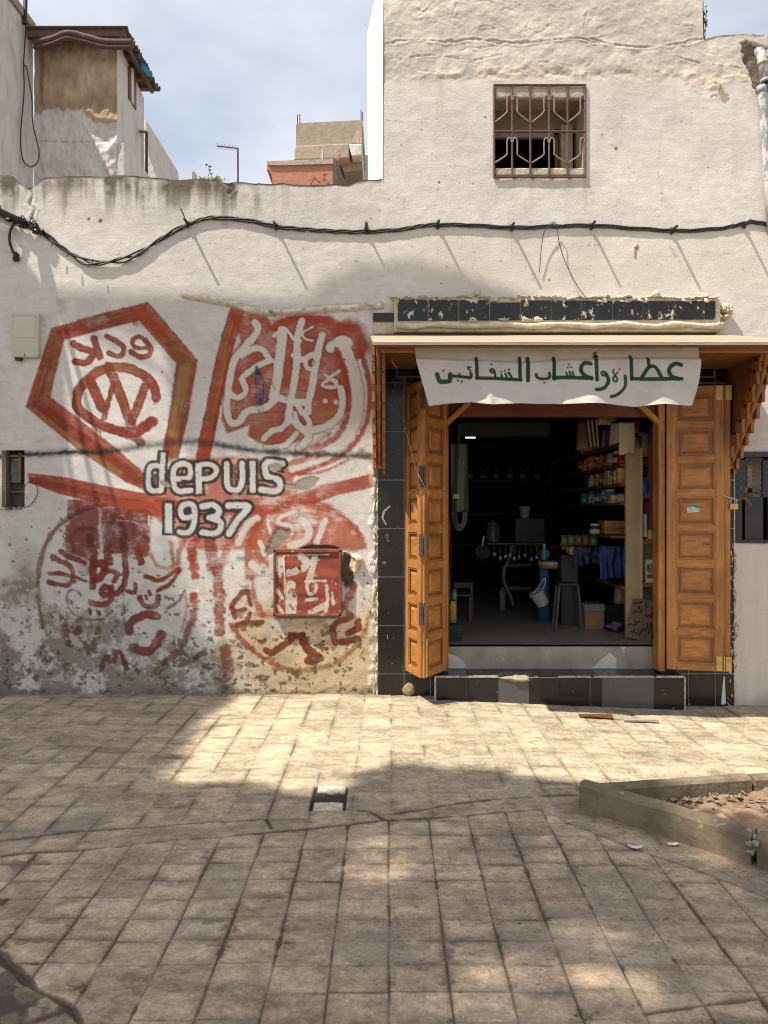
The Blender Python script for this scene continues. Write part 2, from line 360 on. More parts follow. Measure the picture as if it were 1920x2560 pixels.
du, dv, rid, rid2, rid3, fu, fv = [np.where(low, a, b) for a, b in zip(A, B)]
strip = (~low) & (GX > 0.62) & (GY < -2.0) & (GY > syk)                 # cement strip along the planter
mort = (~low) & (np.minimum(polyd(GX, GY, SEAM), 9) < 0.10) & (GX < 0.7) & (GY < -1.9)
plain = strip | mort
rubble = (GX < np.interp(GY, [p[1] for p in CRACK][::-1], [p[0] for p in CRACK][::-1])) & (GY < -3.05) & (GX < -0.6)
nA = fbm(GX * 1.1, GY * 1.1, 21, 4); nB = fbm(GX * 5, GY * 5, 23, 5); nC = fbm(GX * 22, GY * 30, 25, 4); nD = fbm(GX * 3, GY * 14, 27, 4); nE = fbm(GX * 60, GY * 60, 29, 3)
fade = np.where(low, 1.0, 0.55 + 0.45 * nB)
jw = 0.0021 + 0.0022 * np.clip(nB + 0.2, -0.6, 1.2); jw = jw + 0.007 * sst(0.55, 1.1, fbm(GX * 11, GY * 11, 91, 3)) * low; jw = np.where(low, jw, jw * 0.8)
hv = np.where(low, 0.62 + 0.5 * nD, 0.45 + 0.9 * nD)
ju = np.clip((jw - du) / 0.005 + 0.6, 0, 1) * np.clip(fade + 0.35, 0, 1); jv = np.clip((jw * 0.8 - dv) / 0.005 + 0.6, 0, 1) * np.clip(hv, 0, 1)
ju = np.where(low, ju, ju * np.clip(0.28 + 0.7 * nB, 0.08, 0.8)); jv = np.where(low, jv * np.clip(0.75 + 0.4 * nD, .3, 1), jv * np.clip(0.15 + 0.8 * nD, 0, 0.8)); jt = np.maximum(ju, jv); jt = np.where(plain, 0, jt)
js = np.clip((0.007 + 0.005 * nB - dS - 0.004 * nC) / 0.006 + 0.5, 0, 1) * np.clip(0.95 + 0.5 * nA, 0.3, 1)
jc = np.clip((0.013 + 0.012 * nB - dC) / 0.008 + 0.5, 0, 1)
jt = np.where(rubble, np.clip((0.012 + 0.03 * fbm(GX * 14, GY * 14, 61, 3)) / 0.01, 0, 1) * 0.7, jt)
chip = 0.8 * np.clip((0.05 + 0.02 * nB - np.minimum(du, dv) - 0.02) / 0.02, 0, 1) * sst(0.95, 1.25, nB + 0.6 * nC) * np.where(low, 1, .3)   # broken edges full of dirt
joint = np.maximum.reduce([jt, js, jc, chip * 0.75])
GH = tilt(GX, GY) - 0.006 * joint + (rid - 0.5) * 0.004 * ~plain + ((fu - 0.5) * (rid2 - 0.5) + (fv - 0.5) * (rid3 - 0.5)) * 0.006 * ~plain + 0.0025 * nA + 0.0009 * nB + 0.0006 * nC
GH += np.where(rubble, 0.010 * nB + 0.005 * nC, 0)
edge_dirt = np.clip(1 - np.minimum(np.minimum(du, dv), dS) / 0.035, 0, 1) * np.clip(0.35 + 0.9 * nB, 0, 1)
c_lo = np.array([0.43, 0.330, 0.226]); c_hi = np.array([0.380, 0.312, 0.218])
far = sst(-2.25, -1.6, GY + 0.25 * nA)[..., None]
gc = c_lo * (1 - far) + c_hi * far
gc = gc * (1 + 0.30 * (rid[..., None] - 0.5) + 0.15 * nB[..., None] + 0.07 * nA[..., None] + 0.16 * nC[..., None] + 0.16 * nD[..., None] + 0.13 * nE[..., None])
mauve = 0.7 * (np.clip((rid2 - 0.6) * 3, 0, 1) * 0.5 + np.clip(fbm(GX * 2.2, GY * 2.2, 31, 3), 0, 1) * 0.5)[..., None] * (1 - far)
gc = gc * (1 - 0.5 * mauve) + np.array([0.30, 0.218, 0.175]) * 0.5 * mauve
mot = fbm(GX * 13, GY * 26, 93, 5)[..., None]; gc = gc * (1 + 0.16 * mot)
blot = sst(0.75, 1.2, fbm(GX * 6, GY * 9, 95, 5) + .25 * nC)[..., None] * .5; gc = gc * (1 - blot) + np.array([.17, .125, .085]) * blot
grey = (np.clip(fbm(GX * 3, GY * 4.5, 33, 4) - 0.25, 0, 1) * 0.9).clip(0, 0.6)[..., None] * (1 - far)
gc = gc * (1 - grey) + np.array([0.23, 0.205, 0.16]) * grey
pale = sst(0.45, 1.1, fbm(GX * 2.6, GY * 6, 35, 4))[..., None] * 0.45
gc = gc * (1 - pale) + np.array([0.50, 0.43, 0.32]) * pale
gc = np.where(plain[..., None], gc * 0.9 + 0.012, gc)
rb = sst(-0.1, 0.35, fbm(GX * 11, GY * 13, 63, 4))[..., None]
gc = np.where(rubble[..., None], np.array([0.15, 0.105, 0.095]) * (1 - rb) + np.array([0.34, 0.26, 0.17]) * rb, gc)
gc = gc * (1 - 0.45 * edge_dirt[..., None])
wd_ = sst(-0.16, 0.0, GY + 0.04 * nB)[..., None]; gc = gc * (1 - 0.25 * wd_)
soilpx = np.clip(1 - polyd(GX, GY, [gpt(1447, 2030), gpt(1885, 2165), gpt(2300, 2290)]) / (0.10 + 0.06 * nB), 0, 1)[..., None]   # soil washed out of the planter
gc = gc * (1 - 0.55 * soilpx) + np.array([0.15, 0.095, 0.055]) * 0.55 * soilpx
spk = 0.7 * sst(1.02, 1.12, fbm(GX * 70, GY * 70, 37, 2)) * sst(-0.1, 0.5, fbm(GX * 0.9, GY * 0.9, 38, 2) + 0.5 * np.clip(GX, -1, 1.5))
gc = gc * (1 - 0.75 * spk[..., None]) + np.array([0.05, 0.03, 0.02]) * 0.75 * spk[..., None]
gc = gc * (1 - joint[..., None] * 0.80) + np.array([0.055, 0.038, 0.025]) * joint[..., None] * 0.80
# the drain hatch: a sunken slot with pale mortar above and below
hx0, hx1 = -0.405, -0.218; hy0, hy1 = gpt(0, 2035)[1], gpt(0, 1975)[1]
inh = (GX > hx0) & (GX < hx1) & (GY > hy0) & (GY < hy1)
fh = (GY - hy0) / (hy1 - hy0); mb_ = ((fh < 0.30 + 0.05 * nC) | (fh > 0.74 + 0.05 * nC)) & (GX > hx0 + 0.02) & (GX < hx1 - 0.015)
GH = np.where(inh, GH - 0.004, GH); GH = np.where(inh & ~mb_, GH - 0.012, GH)
gc = np.where((inh & mb_)[..., None], np.array([0.56, 0.48, 0.36]) * (1 + 0.25 * nC[..., None]), gc); gc = np.where((inh & ~mb_)[..., None], np.array([0.05, 0.04, 0.035]) + 0 * gc, gc)
e0 = 80.0; X0, X1, Y0, Y1 = xs[0], xs[-1], ys[-1], ys[0]
ev = [(-e0, -e0, 0), (e0, -e0, 0), (e0, Y0, 0), (-e0, Y0, 0), (-e0, Y1, 0.0), (X0, Y0, 0), (X0, Y1, 0.045), (X1, Y0, 0), (X1, Y1, -.05), (e0, Y1, -.05)]
eq = [(0, 1, 2, 3), (3, 5, 6, 4), (7, 2, 9, 8)]
ec = [(0.27, 0.21, 0.15)] * 10
GROUND_M = paintmat("paving_stone", 0.9, 0.8, 130, 0.004, 0.38, 75)
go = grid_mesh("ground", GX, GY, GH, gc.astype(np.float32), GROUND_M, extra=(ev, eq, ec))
tag(go, "weathered sandy paving slabs with dark joints", None, None, "structure")
base_z = -0.4
MB().add([(-e0, 0.05, base_z), (e0, 0.05, base_z), (e0, e0, base_z), (-e0, e0, base_z)], [(0, 1, 2, 3)]).build("terrain", mat("earth", (0.2, 0.16, 0.11)))['kind'] = "structure"
# ------------------------------------------------------------------ the facade: one plastered wall with its mural
PXM = 310.0
def zpx(py): return H + (CY - py) / PXM
def xpx(px): return (px - CX) / PXM
SHOP = thing("shop_building", (1.0, 0.0, 0.0), "white plastered building with red mural, barred upper window and open wooden shop doorway", "building")
wx = np.arange(-3.35, 3.35, 0.0075); wz = np.arange(5.95, -0.16, -0.0075)
WX, WZ = np.meshgrid(wx, wz); WX = WX.astype(np.float32); WZ = WZ.astype(np.float32)
PX = CX + WX * PXM; PY = CY - (WZ - H) * PXM
Cw = np.zeros(WX.shape + (3,), np.float32); Hw = np.zeros(WX.shape, np.float32)
n_big = fbm(WX * 0.9, WZ * 0.9, 1, 4); n_mid = fbm(WX * 4, WZ * 4, 2, 4); n_fine = fbm(WX * 24, WZ * 24, 4, 4); n_strk = fbm(WX * 6, WZ * 45, 6, 4); n_vert = fbm(WX * 20, WZ * 1.6, 8, 4); n_lump = fbm(WX * 9, WZ * 13, 10, 4)
Cw[:] = np.array([0.595, 0.565, 0.52])
Cw *= (1 + 0.06 * n_big + 0.06 * n_mid + 0.055 * n_fine + 0.06 * n_strk)[..., None]
cream = (sst(560, 600, PY) * sst(760, 700, PY) * sst(900, 1200, PX))[..., None] * 0.6
Cw = Cw * (1 - cream) + np.array([0.585, 0.535, 0.46]) * cream * (1 + 0.08 * n_mid[..., None])
topz = sst(215, 190, PY + 14 * n_mid) * (PX > 950)                       # old rough render at the top of the tall part
Cw = Cw * (1 - 0.85 * topz[..., None]) + (np.array([0.53, 0.49, 0.42]) * (1 + 0.14 * n_mid + 0.10 * n_lump)[..., None]) * 0.85 * topz[..., None]
band = np.clip(1 - np.abs(PY - 186 - 10 * n_big) / (16 + 10 * n_mid), 0, 1) * (PX > 985) * np.clip(0.6 + n_mid * 1.2, 0, 1)
band = np.maximum(band, np.clip(1 - np.hypot((PX - 1775) / 70, (PY - 205) / 34), 0, 1) * np.clip(.4 + n_lump, 0, 1) * 1.4)
Cw = Cw * (1 - 0.7 * np.clip(band, 0, 1)[..., None]) + (np.array([0.50, 0.42, 0.30]) * (1 + 0.3 * n_lump)[..., None]) * 0.7 * np.clip(band, 0, 1)[..., None]
# relief; kept gentle, the sun rakes along this wall
Hw += 0.0030 * n_big + 0.0014 * n_mid + 0.0006 * n_lump + 0.0005 * n_fine
Hw += topz * (0.0022 * n_lump + 0.0024 * n_mid + 0.0014 * n_fine) + np.clip(band, 0, 1) * (0.008 * n_lump + 0.004 * n_fine)
def crack(pts, wd, dep, dark=0.45, col=(0.2, 0.16, 0.11)):
    p = crv(pts); q = CV.sl(p, 12)
    d = CV.dist(p, q) + 2.2 * CV.n1[q] + 3 * CV.n4[q]; k = np.clip(1 - np.abs(d) / wd, 0, 1)
    Hw[q] -= dep * k; Hw[q] += dep * 0.6 * np.clip(1 - np.abs(d - wd * 1.5) / wd, 0, 1)
    Cw[q] = Cw[q] * (1 - dark * k[..., None]) + np.array(col) * dark * k[..., None]
CV = Canvas(PX, PY, Cw, Hw, True)
crack([(957, 110), (1030, 100), (1120, 105), (1180, 98), (1290, 108), (1360, 102), (1450, 95), (1540, 112), (1640, 116), (1740, 100), (1765, 95)], 3.2, 0.005)
crack([(985, 150), (1080, 138), (1180, 150), (1260, 135)], 2.5, 0.003, 0.2)
crack([(1460, 0), (1465, 40), (1455, 85)], 2, 0.003, 0.15)
crack([(1690, 140), (1740, 155), (1800, 165), (1860, 170)], 2.5, 0.004, 0.3)
for k in range(26):                                                        # trowel ridges in the old render
    x = rng.uniform(985, 1780); y = rng.uniform(5, 185); l = rng.uniform(20, 70)
    crack([(x, y), (x + l * .5, y + rng.uniform(-14, 14)), (x + l, y + rng.uniform(-22, 22))], 2.4, 0.0025, 0.08)
for k in range(30):                                                        # faint trowel marks lower down
    x = rng.uniform(120, 1850); y = rng.uniform(470, 720) if x < 960 else rng.uniform(230, 720); l = rng.uniform(12, 40)
    crack([(x, y), (x + l * .5, y + rng.uniform(-7, 7)), (x + l, y + rng.uniform(-10, 10))], 2.0, 0.0011, 0.03)
for p_h in ([(1470, 445), (1482, 500), (1474, 545), (1490, 610), (1484, 690)], [(1000, 460), (1012, 510), (1004, 548)], [(1180, 585), (1186, 640), (1176, 700)], [(620, 465), (632, 505), (626, 540)], [(300, 445), (296, 500), (306, 560), (298, 640)], [(1640, 260), (1652, 330), (1646, 420), (1660, 500)], [(960, 300), (1010, 306), (1060, 298), (1130, 304)], [(1700, 620), (1760, 640), (1830, 634)], [(130, 860), (122, 930), (134, 1010)], [(1090, 230), (1094, 300), (1086, 360)]): crack(p_h, 1.3, 0.0012, 0.35, (.25, .20, .15))
def streak(x, y0, y1, wd, col, a_):                                        # rain and rust runs
    k = np.exp(-((PX - x - 3 * n_vert) / wd) ** 2) * sst(y0 - 6, y0 + 8, PY) * sst(y1, y0 + 10, PY) * np.clip(.55 + .6 * n_vert + .3 * n_fine, 0, 1) * a_
    Cw[:] = Cw * (1 - k[..., None]) + np.array(col) * k[..., None]
for x, y0, y1, wd, a_ in ((1240, 440, 540, 5, .5), (1283, 440, 520, 4, .4), (1330, 440, 575, 6, .45), (1420, 440, 530, 5, .4), (1462, 440, 560, 5, .5), (1094, 570, 660, 3, .3), (1278, 575, 690, 3, .35), (1477, 572, 650, 3, .3), (690, 572, 700, 3, .3), (470, 566, 660, 3, .3), (1100, 190, 330, 9, .22), (1560, 190, 420, 11, .22), (1690, 200, 400, 8, .25), (1840, 250, 560, 12, .3), (1000, 190, 300, 8, .2)): streak(x, y0, y1, wd, (.30, .235, .165), a_)
# peeled patch by the drainpipe
CV.T(0, 0, 1)
CV.poly([(1803, 215), (1815, 232), (1826, 248), (1812, 262), (1800, 245), (1796, 222)], (0.34, 0.27, 0.20), 2, 0.95, 0.1, 4, dh=-0.004)
crack([(1752, 238), (1772, 250), (1785, 238), (1802, 246)], 2.5, 0.004, 0.5)
CV.poly([(1856, 112), (1880, 104), (1915, 118), (1925, 230), (1893, 235), (1872, 175), (1858, 150)], (0.12, 0.09, 0.06), 4, 0.9, 0.1, 7, dh=-0.03)
# mould along the top of the low wall
def top_py(px):
    return np.interp(px, [-80, 0, 30, 60, 75, 92, 105, 150, 300, 390, 430, 470, 540, 570, 590, 700, 780, 860, 900, 950, 957, 957.1, 1757.9, 1758, 1800, 1860, 1930, 2100],
                     [438, 437, 440, 462, 470, 458, 447, 440, 440, 445, 448, 447, 452, 460, 455, 460, 463, 460, 452, 448, 446, -190, -190, 96, 88, 83, 89, 92])
tpy = top_py(PX[0]) + 2.6 * fbm(WX[0] * 9, WX[0] * 0, 51, 3) * (PX[0] < 955) + 2.0 * fbm(WX[0] * 14, WX[0] * 0, 52, 2) * (PX[0] > 1760)
dt = PY - tpy[None, :]
mould = np.clip(1.35 - dt / (34 + 52 * np.clip(n_vert + 0.35, 0, 1)), 0, 1) * (PX < 945) * np.clip(0.72 + 0.75 * n_mid + 0.6 * n_vert + .3 * n_fine, 0, 1) * sst(600, 420, PX * 0.55 + 120)
mould = np.maximum(mould, np.clip(1 - dt / 18, 0, 1) * (PX > 1758) * np.clip(0.5 + n_mid, 0, 1) * 0.8)
mould = np.maximum(mould, np.clip(1.2 - dt / np.maximum(12 + 9 * n_mid, 4), 0, 1) * (PX < 955) * 0.85)
Cw = CV.C = Cw * (1 - 0.93 * mould[..., None]) + np.array([0.060, 0.050, 0.032]) * 0.93 * mould[..., None]
grime = np.clip(sst(620, 450, PY) * (0.35 + 0.9 * n_mid) * (PX < 950), 0, 0.5) + np.clip(np.exp(-((PX - 95) / 60) ** 2) * sst(600, 470, PY) * (0.5 + n_mid), 0, 0.6)
Cw = CV.C = Cw * (1 - 0.5 * np.clip(grime, 0, 1)[..., None]) + np.array([0.22, 0.19, 0.14]) * 0.5 * np.clip(grime, 0, 1)[..., None]
crack([(72, 470), (82, 490), (75, 510), (86, 525), (80, 545)], 6, 0.006, 0.7, (0.08, 0.06, 0.04)); crack([(560, 455), (585, 470), (572, 482)], 5, 0.005, 0.6, (0.09, 0.07, 0.05))
Hw += -0.004 * np.clip(mould, 0, 1) * np.clip(n_lump, 0, 1)

# ---------------- the mural, stroke by stroke (photo pixels of close-ups; CV.T gives each close-up its place)
RED = (0.31, 0.052, 0.023); DRED = (0.205, 0.033, 0.017); BRN = (0.20, 0.090, 0.030); OCH = (0.32, 0.175, 0.06); MAR = (0.185, 0.030, 0.028); ORG = (0.37, 0.085, 0.032)
WHT = (0.60, 0.565, 0.50); BLK = (0.030, 0.027, 0.026); RIM = (0.15, 0.035, 0.018)
ly = sst(740, 760, PY) * sst(1010, 960, PX + 20 * n_mid)
CV.T(40, 730, 3.456)
def band_(pts, wd, col=RED, mid=BRN, m=0.55, shape=None):
    wd *= 1.06
    if shape: CV.poly(shape, col, 2.5, 0.95, 0.12, 1.2); CV.stroke(shape + [shape[0]], 12, RIM, 2.5, .5, .3, 1.2, False)
    else: CV.stroke(pts, wd, col, 3, 0.95, 0.12, 1.6, False, edge=RIM, square=.05)
    CV.stroke(pts, wd * m, mid, 12, 0.85, 0.40, 4, False); CV.bristles(pts, wd, [BRN, RED, OCH, DRED, DRED], 16, .7, .35)
band_([(195, 940), (355, 370)], 140, shape=[(308, 312), (412, 412), (292, 905), (85, 990)]); band_([(1470, 620), (1400, 1050), (1330, 1420)], 150, BRN, OCH, shape=[(1388, 620), (1568, 588), (1480, 1100), (1400, 1440), (1262, 1420), (1340, 1000)])
CV.stroke([(1540, 600), (1480, 1000), (1400, 1350)], 26, RED, 6, .8, .3, 2, False); CV.stroke([(1385, 640), (1340, 1000), (1290, 1330)], 24, DRED, 5, .7, .3, 2, False)
band_([(190, 975), (560, 1270), (1040, 1620)], 165, RED, DRED, 0.6, [(85, 992), (292, 905), (860, 1350), (1110, 1570), (1090, 1700), (950, 1640), (560, 1378)]); CV.stroke([(230, 1080), (600, 1370), (900, 1560)], 30, OCH, 9, .6, .4, 3, False)
band_([(1115, 170), (1465, 590)], 150, RED, BRN, .6, [(1138, 86), (1566, 588), (1390, 622), (1062, 240)]); band_([(370, 350), (1090, 165)], 128, RED, DRED, .5, [(308, 312), (1140, 85), (1064, 242), (412, 412)])
CV.stroke([(1075, 200), (1250, 330)], 110, RED, 20, .8, .2, 3, False)
CV.stroke([(640, 270), (760, 230)], 40, WHT, 14, .35, .9, 5, False)
for x, l in [(1008, 40), (1022, 55), (1040, 65)]: CV.stroke([(x, 235), (x + 4, 235 + l)], 7, DRED, 1.5, .85, .1, .6, False)
CV.stroke([(372, 560), (374, 620)], 7, DRED, 1.5, .8, .1, .6, False)
GL = [([(1140, 455), (1078, 390), (1014, 402), (1006, 450), (1048, 484), (1125, 480)], 36), ([(1115, 412), (1163, 480), (1148, 545), (1075, 562), (990, 515)], 42), ([(785, 385), (860, 420), (925, 475), (925, 530), (880, 555), (800, 525)], 42),
      ([(672, 400), (700, 490), (724, 560)], 56), ([(498, 445), (560, 485), (655, 520), (645, 575), (590, 612), (512, 598)], 56)]
for p, wd in GL: CV.stroke(p, wd * 1.12, DRED, 2, .95, .12, 1.2, edge=RIM)
for x in (880, 895, 910): CV.stroke([(x, 560), (x + 2, 588)], 6, DRED, 1.4, .8, .1, .5, False)
CV.stroke([(1210, 910), (1195, 830), (1120, 735), (1000, 670), (860, 645), (720, 680), (610, 760), (540, 860), (522, 960), (560, 1030), (700, 1130), (830, 1185), (980, 1215), (1080, 1190), (1165, 1115)], 86, DRED, 2, .95, .15, 1.5, edge=RIM); CV.bristles([(1195, 830), (1120, 735), (1000, 670), (860, 645), (720, 680), (610, 760), (540, 860), (522, 960), (560, 1030), (700, 1130), (830, 1185), (980, 1215)], 84, [RED, BRN, RIM, OCH], 14, .6, .3)
CV.stroke([(700, 1170), (820, 1190), (1000, 1250), (1080, 1300)], 70, DRED, 3, .9, .35, 2); CV.stroke([(1080, 1190), (1180, 1120)], 95, DRED, 2, .95, .15, 2)
for p, wd in [([(640, 765), (690, 880), (740, 1000)], 84), ([(760, 1090), (800, 940), (838, 790)], 44), ([(795, 640), (890, 860), (995, 1150)], 82), ([(1000, 1110), (1060, 960), (1110, 820)], 74)]:
    CV.stroke(p, wd * 1.05, DRED, 2, .95, .22, 1.3, edge=RIM); CV.bristles(p, wd, [RED, BRN, RIM, OCH], 7, .6, .3)
for x, y in [(1190, 930), (1210, 930), (545, 1050), (1050, 1310), (730, 1210), (690, 1160)]: CV.stroke([(x, y), (x + 3, y + 40)], 12, DRED, 1.6, .8, .2, .6, False)
# panel two: red ground, pale calligraphy
CV.T(480, 730, 3.456)
band_([(385, 165), (300, 450), (200, 900), (95, 1420)], 118, RED, ORG, .5)
CV.poly([(330, 170), (420, 195), (640, 185), (690, 290), (760, 225), (930, 190), (1200, 215), (1290, 262), (1440, 285), (1525, 480), (1500, 560), (1380, 600), (1350, 1000), (1290, 1110), (1020, 1180), (960, 1270), (800, 1340), (600, 1320), (480, 1240), (500, 1150), (400, 1190), (300, 1225), (255, 1100), (270, 950), (265, 800), (320, 560), (420, 430)], RED, 5, .93, .22, 3)
CV.stroke([(1250, 330), (1400, 310), (1490, 480)], 130, RED, 16, .85, .1, 4); CV.stroke([(700, 300), (900, 230), (1180, 250)], 90, RED, 16, .8, .1, 4)
for p in [[(560, 1100), (640, 1180), (620, 1280)], [(1080, 1090), (1200, 1060), (1270, 980)], [(480, 980), (400, 1060), (340, 1060)], [(860, 1200), (940, 1260)]]: CV.stroke(p, 110, OCH, 22, .6, .6, 4)
for p in [[(760, 560), (800, 700), (790, 850)], [(960, 720), (980, 850)], [(420, 760), (390, 850)], [(1170, 1000), (1260, 900)]]: CV.stroke(p, 60, ORG, 16, .7, .5, 4)
WS = [([(545, 262), (562, 340), (450, 480), (368, 580), (322, 780), (312, 880)], 56), ([(310, 870), (390, 912), (462, 860), (430, 750)], 46), ([(316, 880), (298, 985), (330, 1120), (400, 1125), (480, 1030), (630, 1000), (730, 920)], 54),
      ([(430, 545), (520, 490), (605, 492), (665, 575)], 46), ([(685, 592), (560, 640), (440, 730)], 44), ([(782, 335), (765, 500), (735, 750), (705, 900)], 76), ([(705, 378), (800, 315), (862, 385)], 28),
      ([(947, 250), (910, 400), (905, 600), (880, 800), (842, 1000), (830, 1120)], 54), ([(880, 400), (935, 420)], 34), ([(870, 545), (930, 570)], 34), ([(1125, 375), (1092, 500), (1064, 650), (1040, 800), (1004, 960), (1002, 1035)], 54),
      ([(930, 590), (1060, 535)], 44), ([(985, 590), (990, 650), (1050, 670)], 34), ([(1200, 480), (1290, 420), (1345, 440)], 80), ([(1290, 430), (1340, 540), (1395, 700), (1432, 900), (1405, 1100), (1335, 1250), (1200, 1370), (1060, 1460), (880, 1520)], 100),
      ([(1190, 745), (1245, 780), (1235, 822), (1160, 822), (1135, 795), (1190, 750)], 32), ([(1150, 715), (1190, 735), (1275, 680)], 22), ([(1285, 830), (1302, 950), (1272, 1070), (1170, 1155), (1000, 1205)], 56),
      ([(700, 895), (860, 948), (955, 955)], 58), ([(832, 1110), (770, 1180), (690, 1200), (620, 1265)], 44), ([(850, 1105), (960, 1190), (1015, 1130), (945, 1030), (900, 950)], 40), ([(890, 1050), (910, 1120), (960, 1190)], 36), ([(640, 1345), (800, 1325), (900, 1225)], 40), ([(960, 1190), (1010, 1250), (930, 1350)], 60), ([(1040, 300), (960, 350), (970, 400), (1040, 420)], 16)]
for p, wd in WS: CV.stroke(p, wd + 26, DRED, 4, .75, .4, 1.6)
for p, wd in WS: CV.stroke(p, wd * 1.1, WHT, 2.2, .97, .06, 1.3, var=.05)
CV.stroke([(1010, 590), (1040, 580), (1060, 610), (1030, 640), (1008, 615), (1012, 590)], 10, DRED, 1.5, .9, .1, .6)
CV.stroke([(1150, 800), (1185, 790), (1215, 800)], 22, ORG, 3, .9, .1, .6)
for c in [(1150, 940), (1243, 950)]: CV.dot(c, 22, WHT, wear=.05, var=.05)
CV.stroke([(1450, 490), (1535, 800), (1515, 1100), (1400, 1310), (1200, 1460), (860, 1585)], 44, RED, 4, .9, .3, 2); CV.stroke([(1250, 500), (1325, 700), (1355, 950), (1310, 1150), (1200, 1290), (1040, 1345)], 52, RED, 4, .9, .3, 2)
CV.stroke([(1180, 1230), (1080, 1300), (960, 1370)], 40, BRN, 10, .7, .4, 3); CV.stroke([(830, 1490), (1000, 1440), (1150, 1390)], 46, ORG, 8, .8, .4, 3); CV.stroke([(840, 1570), (1100, 1560), (1350, 1450)], 22, RED, 4, .85, .3, 2)
CV.poly([(556, 640), (542, 700), (543, 900), (560, 960), (600, 960), (640, 955), (636, 800), (600, 700)], (0.035, 0.035, 0.06), 4, .95, .55, 3); CV.stroke([(560, 650), (556, 660)], 30, (0.05, .10, .2), 4, .8, 0)
for x, l in [(572, 110), (592, 130), (615, 90), (555, 60)]: CV.stroke([(x, 940), (x + 3, 940 + l)], 9, (0.12, 0.12, 0.16), 1.6, .7, .3, .8, False)
for x in (560, 580, 600, 622): CV.stroke([(x, 720), (x + 8, 940)], 7, (0.30, 0.29, 0.33), 2, .6, .9, 1, False)
CV.stroke([(680, 760), (720, 840)], 20, (0.10, .03, .03), 6, .5, .3)
# bands that run out of the crossing in the middle
CV.T(0, 0, 1)
CV.poly([(68, 1182), (160, 1192), (270, 1216), (400, 1240), (470, 1262), (470, 1300), (380, 1290), (250, 1258), (150, 1236), (72, 1206)], RED, 2, .95, .14, 1.5)
CV.stroke([(80, 1200), (250, 1238), (420, 1272)], 16, DRED, 5, .7, .4)
CV.poly([(715, 1245), (800, 1215), (935, 1182), (937, 1218), (850, 1236), (790, 1256), (715, 1272)], RED, 2.5, .93, .3, 2)
CV.poly([(352, 1240), (400, 1180), (470, 1145), (600, 1140), (716, 1160), (745, 1230), (735, 1275), (660, 1300), (640, 1370), (560, 1378), (470, 1372), (430, 1330), (380, 1290)], ORG, 9, .85, .45, 6)
CV.poly([(380, 1245), (480, 1255), (640, 1262), (720, 1270), (640, 1292), (420, 1296)], RED, 5, .9, .2, 3)
CV.poly([(405, 1130), (415, 1090), (440, 1095), (432, 1150)], RED, 5, .8, .3, 3); CV.stroke([(518, 1108), (505, 1160)], 30, RED, 3, .9, .2)
# panel four
CV.T(60, 1220, 3.456)
CV.stroke([(700, 150), (520, 180), (380, 260), (230, 410), (150, 600), (118, 800), (125, 1000), (165, 1210)], 38, BRN, 4, .85, .25, 2, edge=DRED)
CV.stroke([(1465, 930), (1475, 1060), (1420, 1230), (1330, 1400), (1150, 1590)], 66, DRED, 7, .82, .45, 3); CV.stroke([(1390, 880), (1405, 1060), (1350, 1250)], 24, OCH, 5, .75, .3)
CV.stroke([(1480, 450), (1440, 550), (1470, 760)], 66, RED, 5, .9, .5, 3); CV.stroke([(1370, 470), (1330, 600), (1350, 700)], 46, RED, 6, .75, .5, 3); CV.stroke([(1270, 480), (1290, 600)], 40, ORG, 6, .7, .5, 3)
CV.poly([(375, 105), (500, 92), (640, 88), (650, 200), (655, 560), (600, 660), (520, 610), (360, 555), (345, 420), (365, 300)], MAR, 5, .93, .30, 6)
CV.poly([(662, 165), (1090, 178), (1090, 420), (1078, 590), (900, 600), (800, 580), (680, 560), (660, 300)], MAR, 5, .93, .38, 6); CV.stroke([(690, 180), (1080, 190)], 60, RED, 16, .5, .4)
CV.stroke([(500, 640), (560, 720), (470, 720)], 80, MAR, 10, .45, .9, 5)
CV.poly([(560, 90), (1100, 120), (1190, 220), (1080, 190), (700, 160), (570, 130)], RED, 4, .9, .15, 3)
for p, wd in [([(430, 540), (408, 430), (490, 350), (640, 365)], 36), ([(565, 410), (575, 490)], 60), ([(770, 240), (715, 400), (735, 560)], 60), ([(850, 300), (870, 520)], 74), ([(905, 220), (960, 420)], 54), ([(1010, 380), (1070, 440)], 40), ([(400, 260), (560, 170), (700, 150)], 34)]:
    CV.stroke(p, wd, (0.105, 0.026, 0.020), 5, .7, .2, 2)
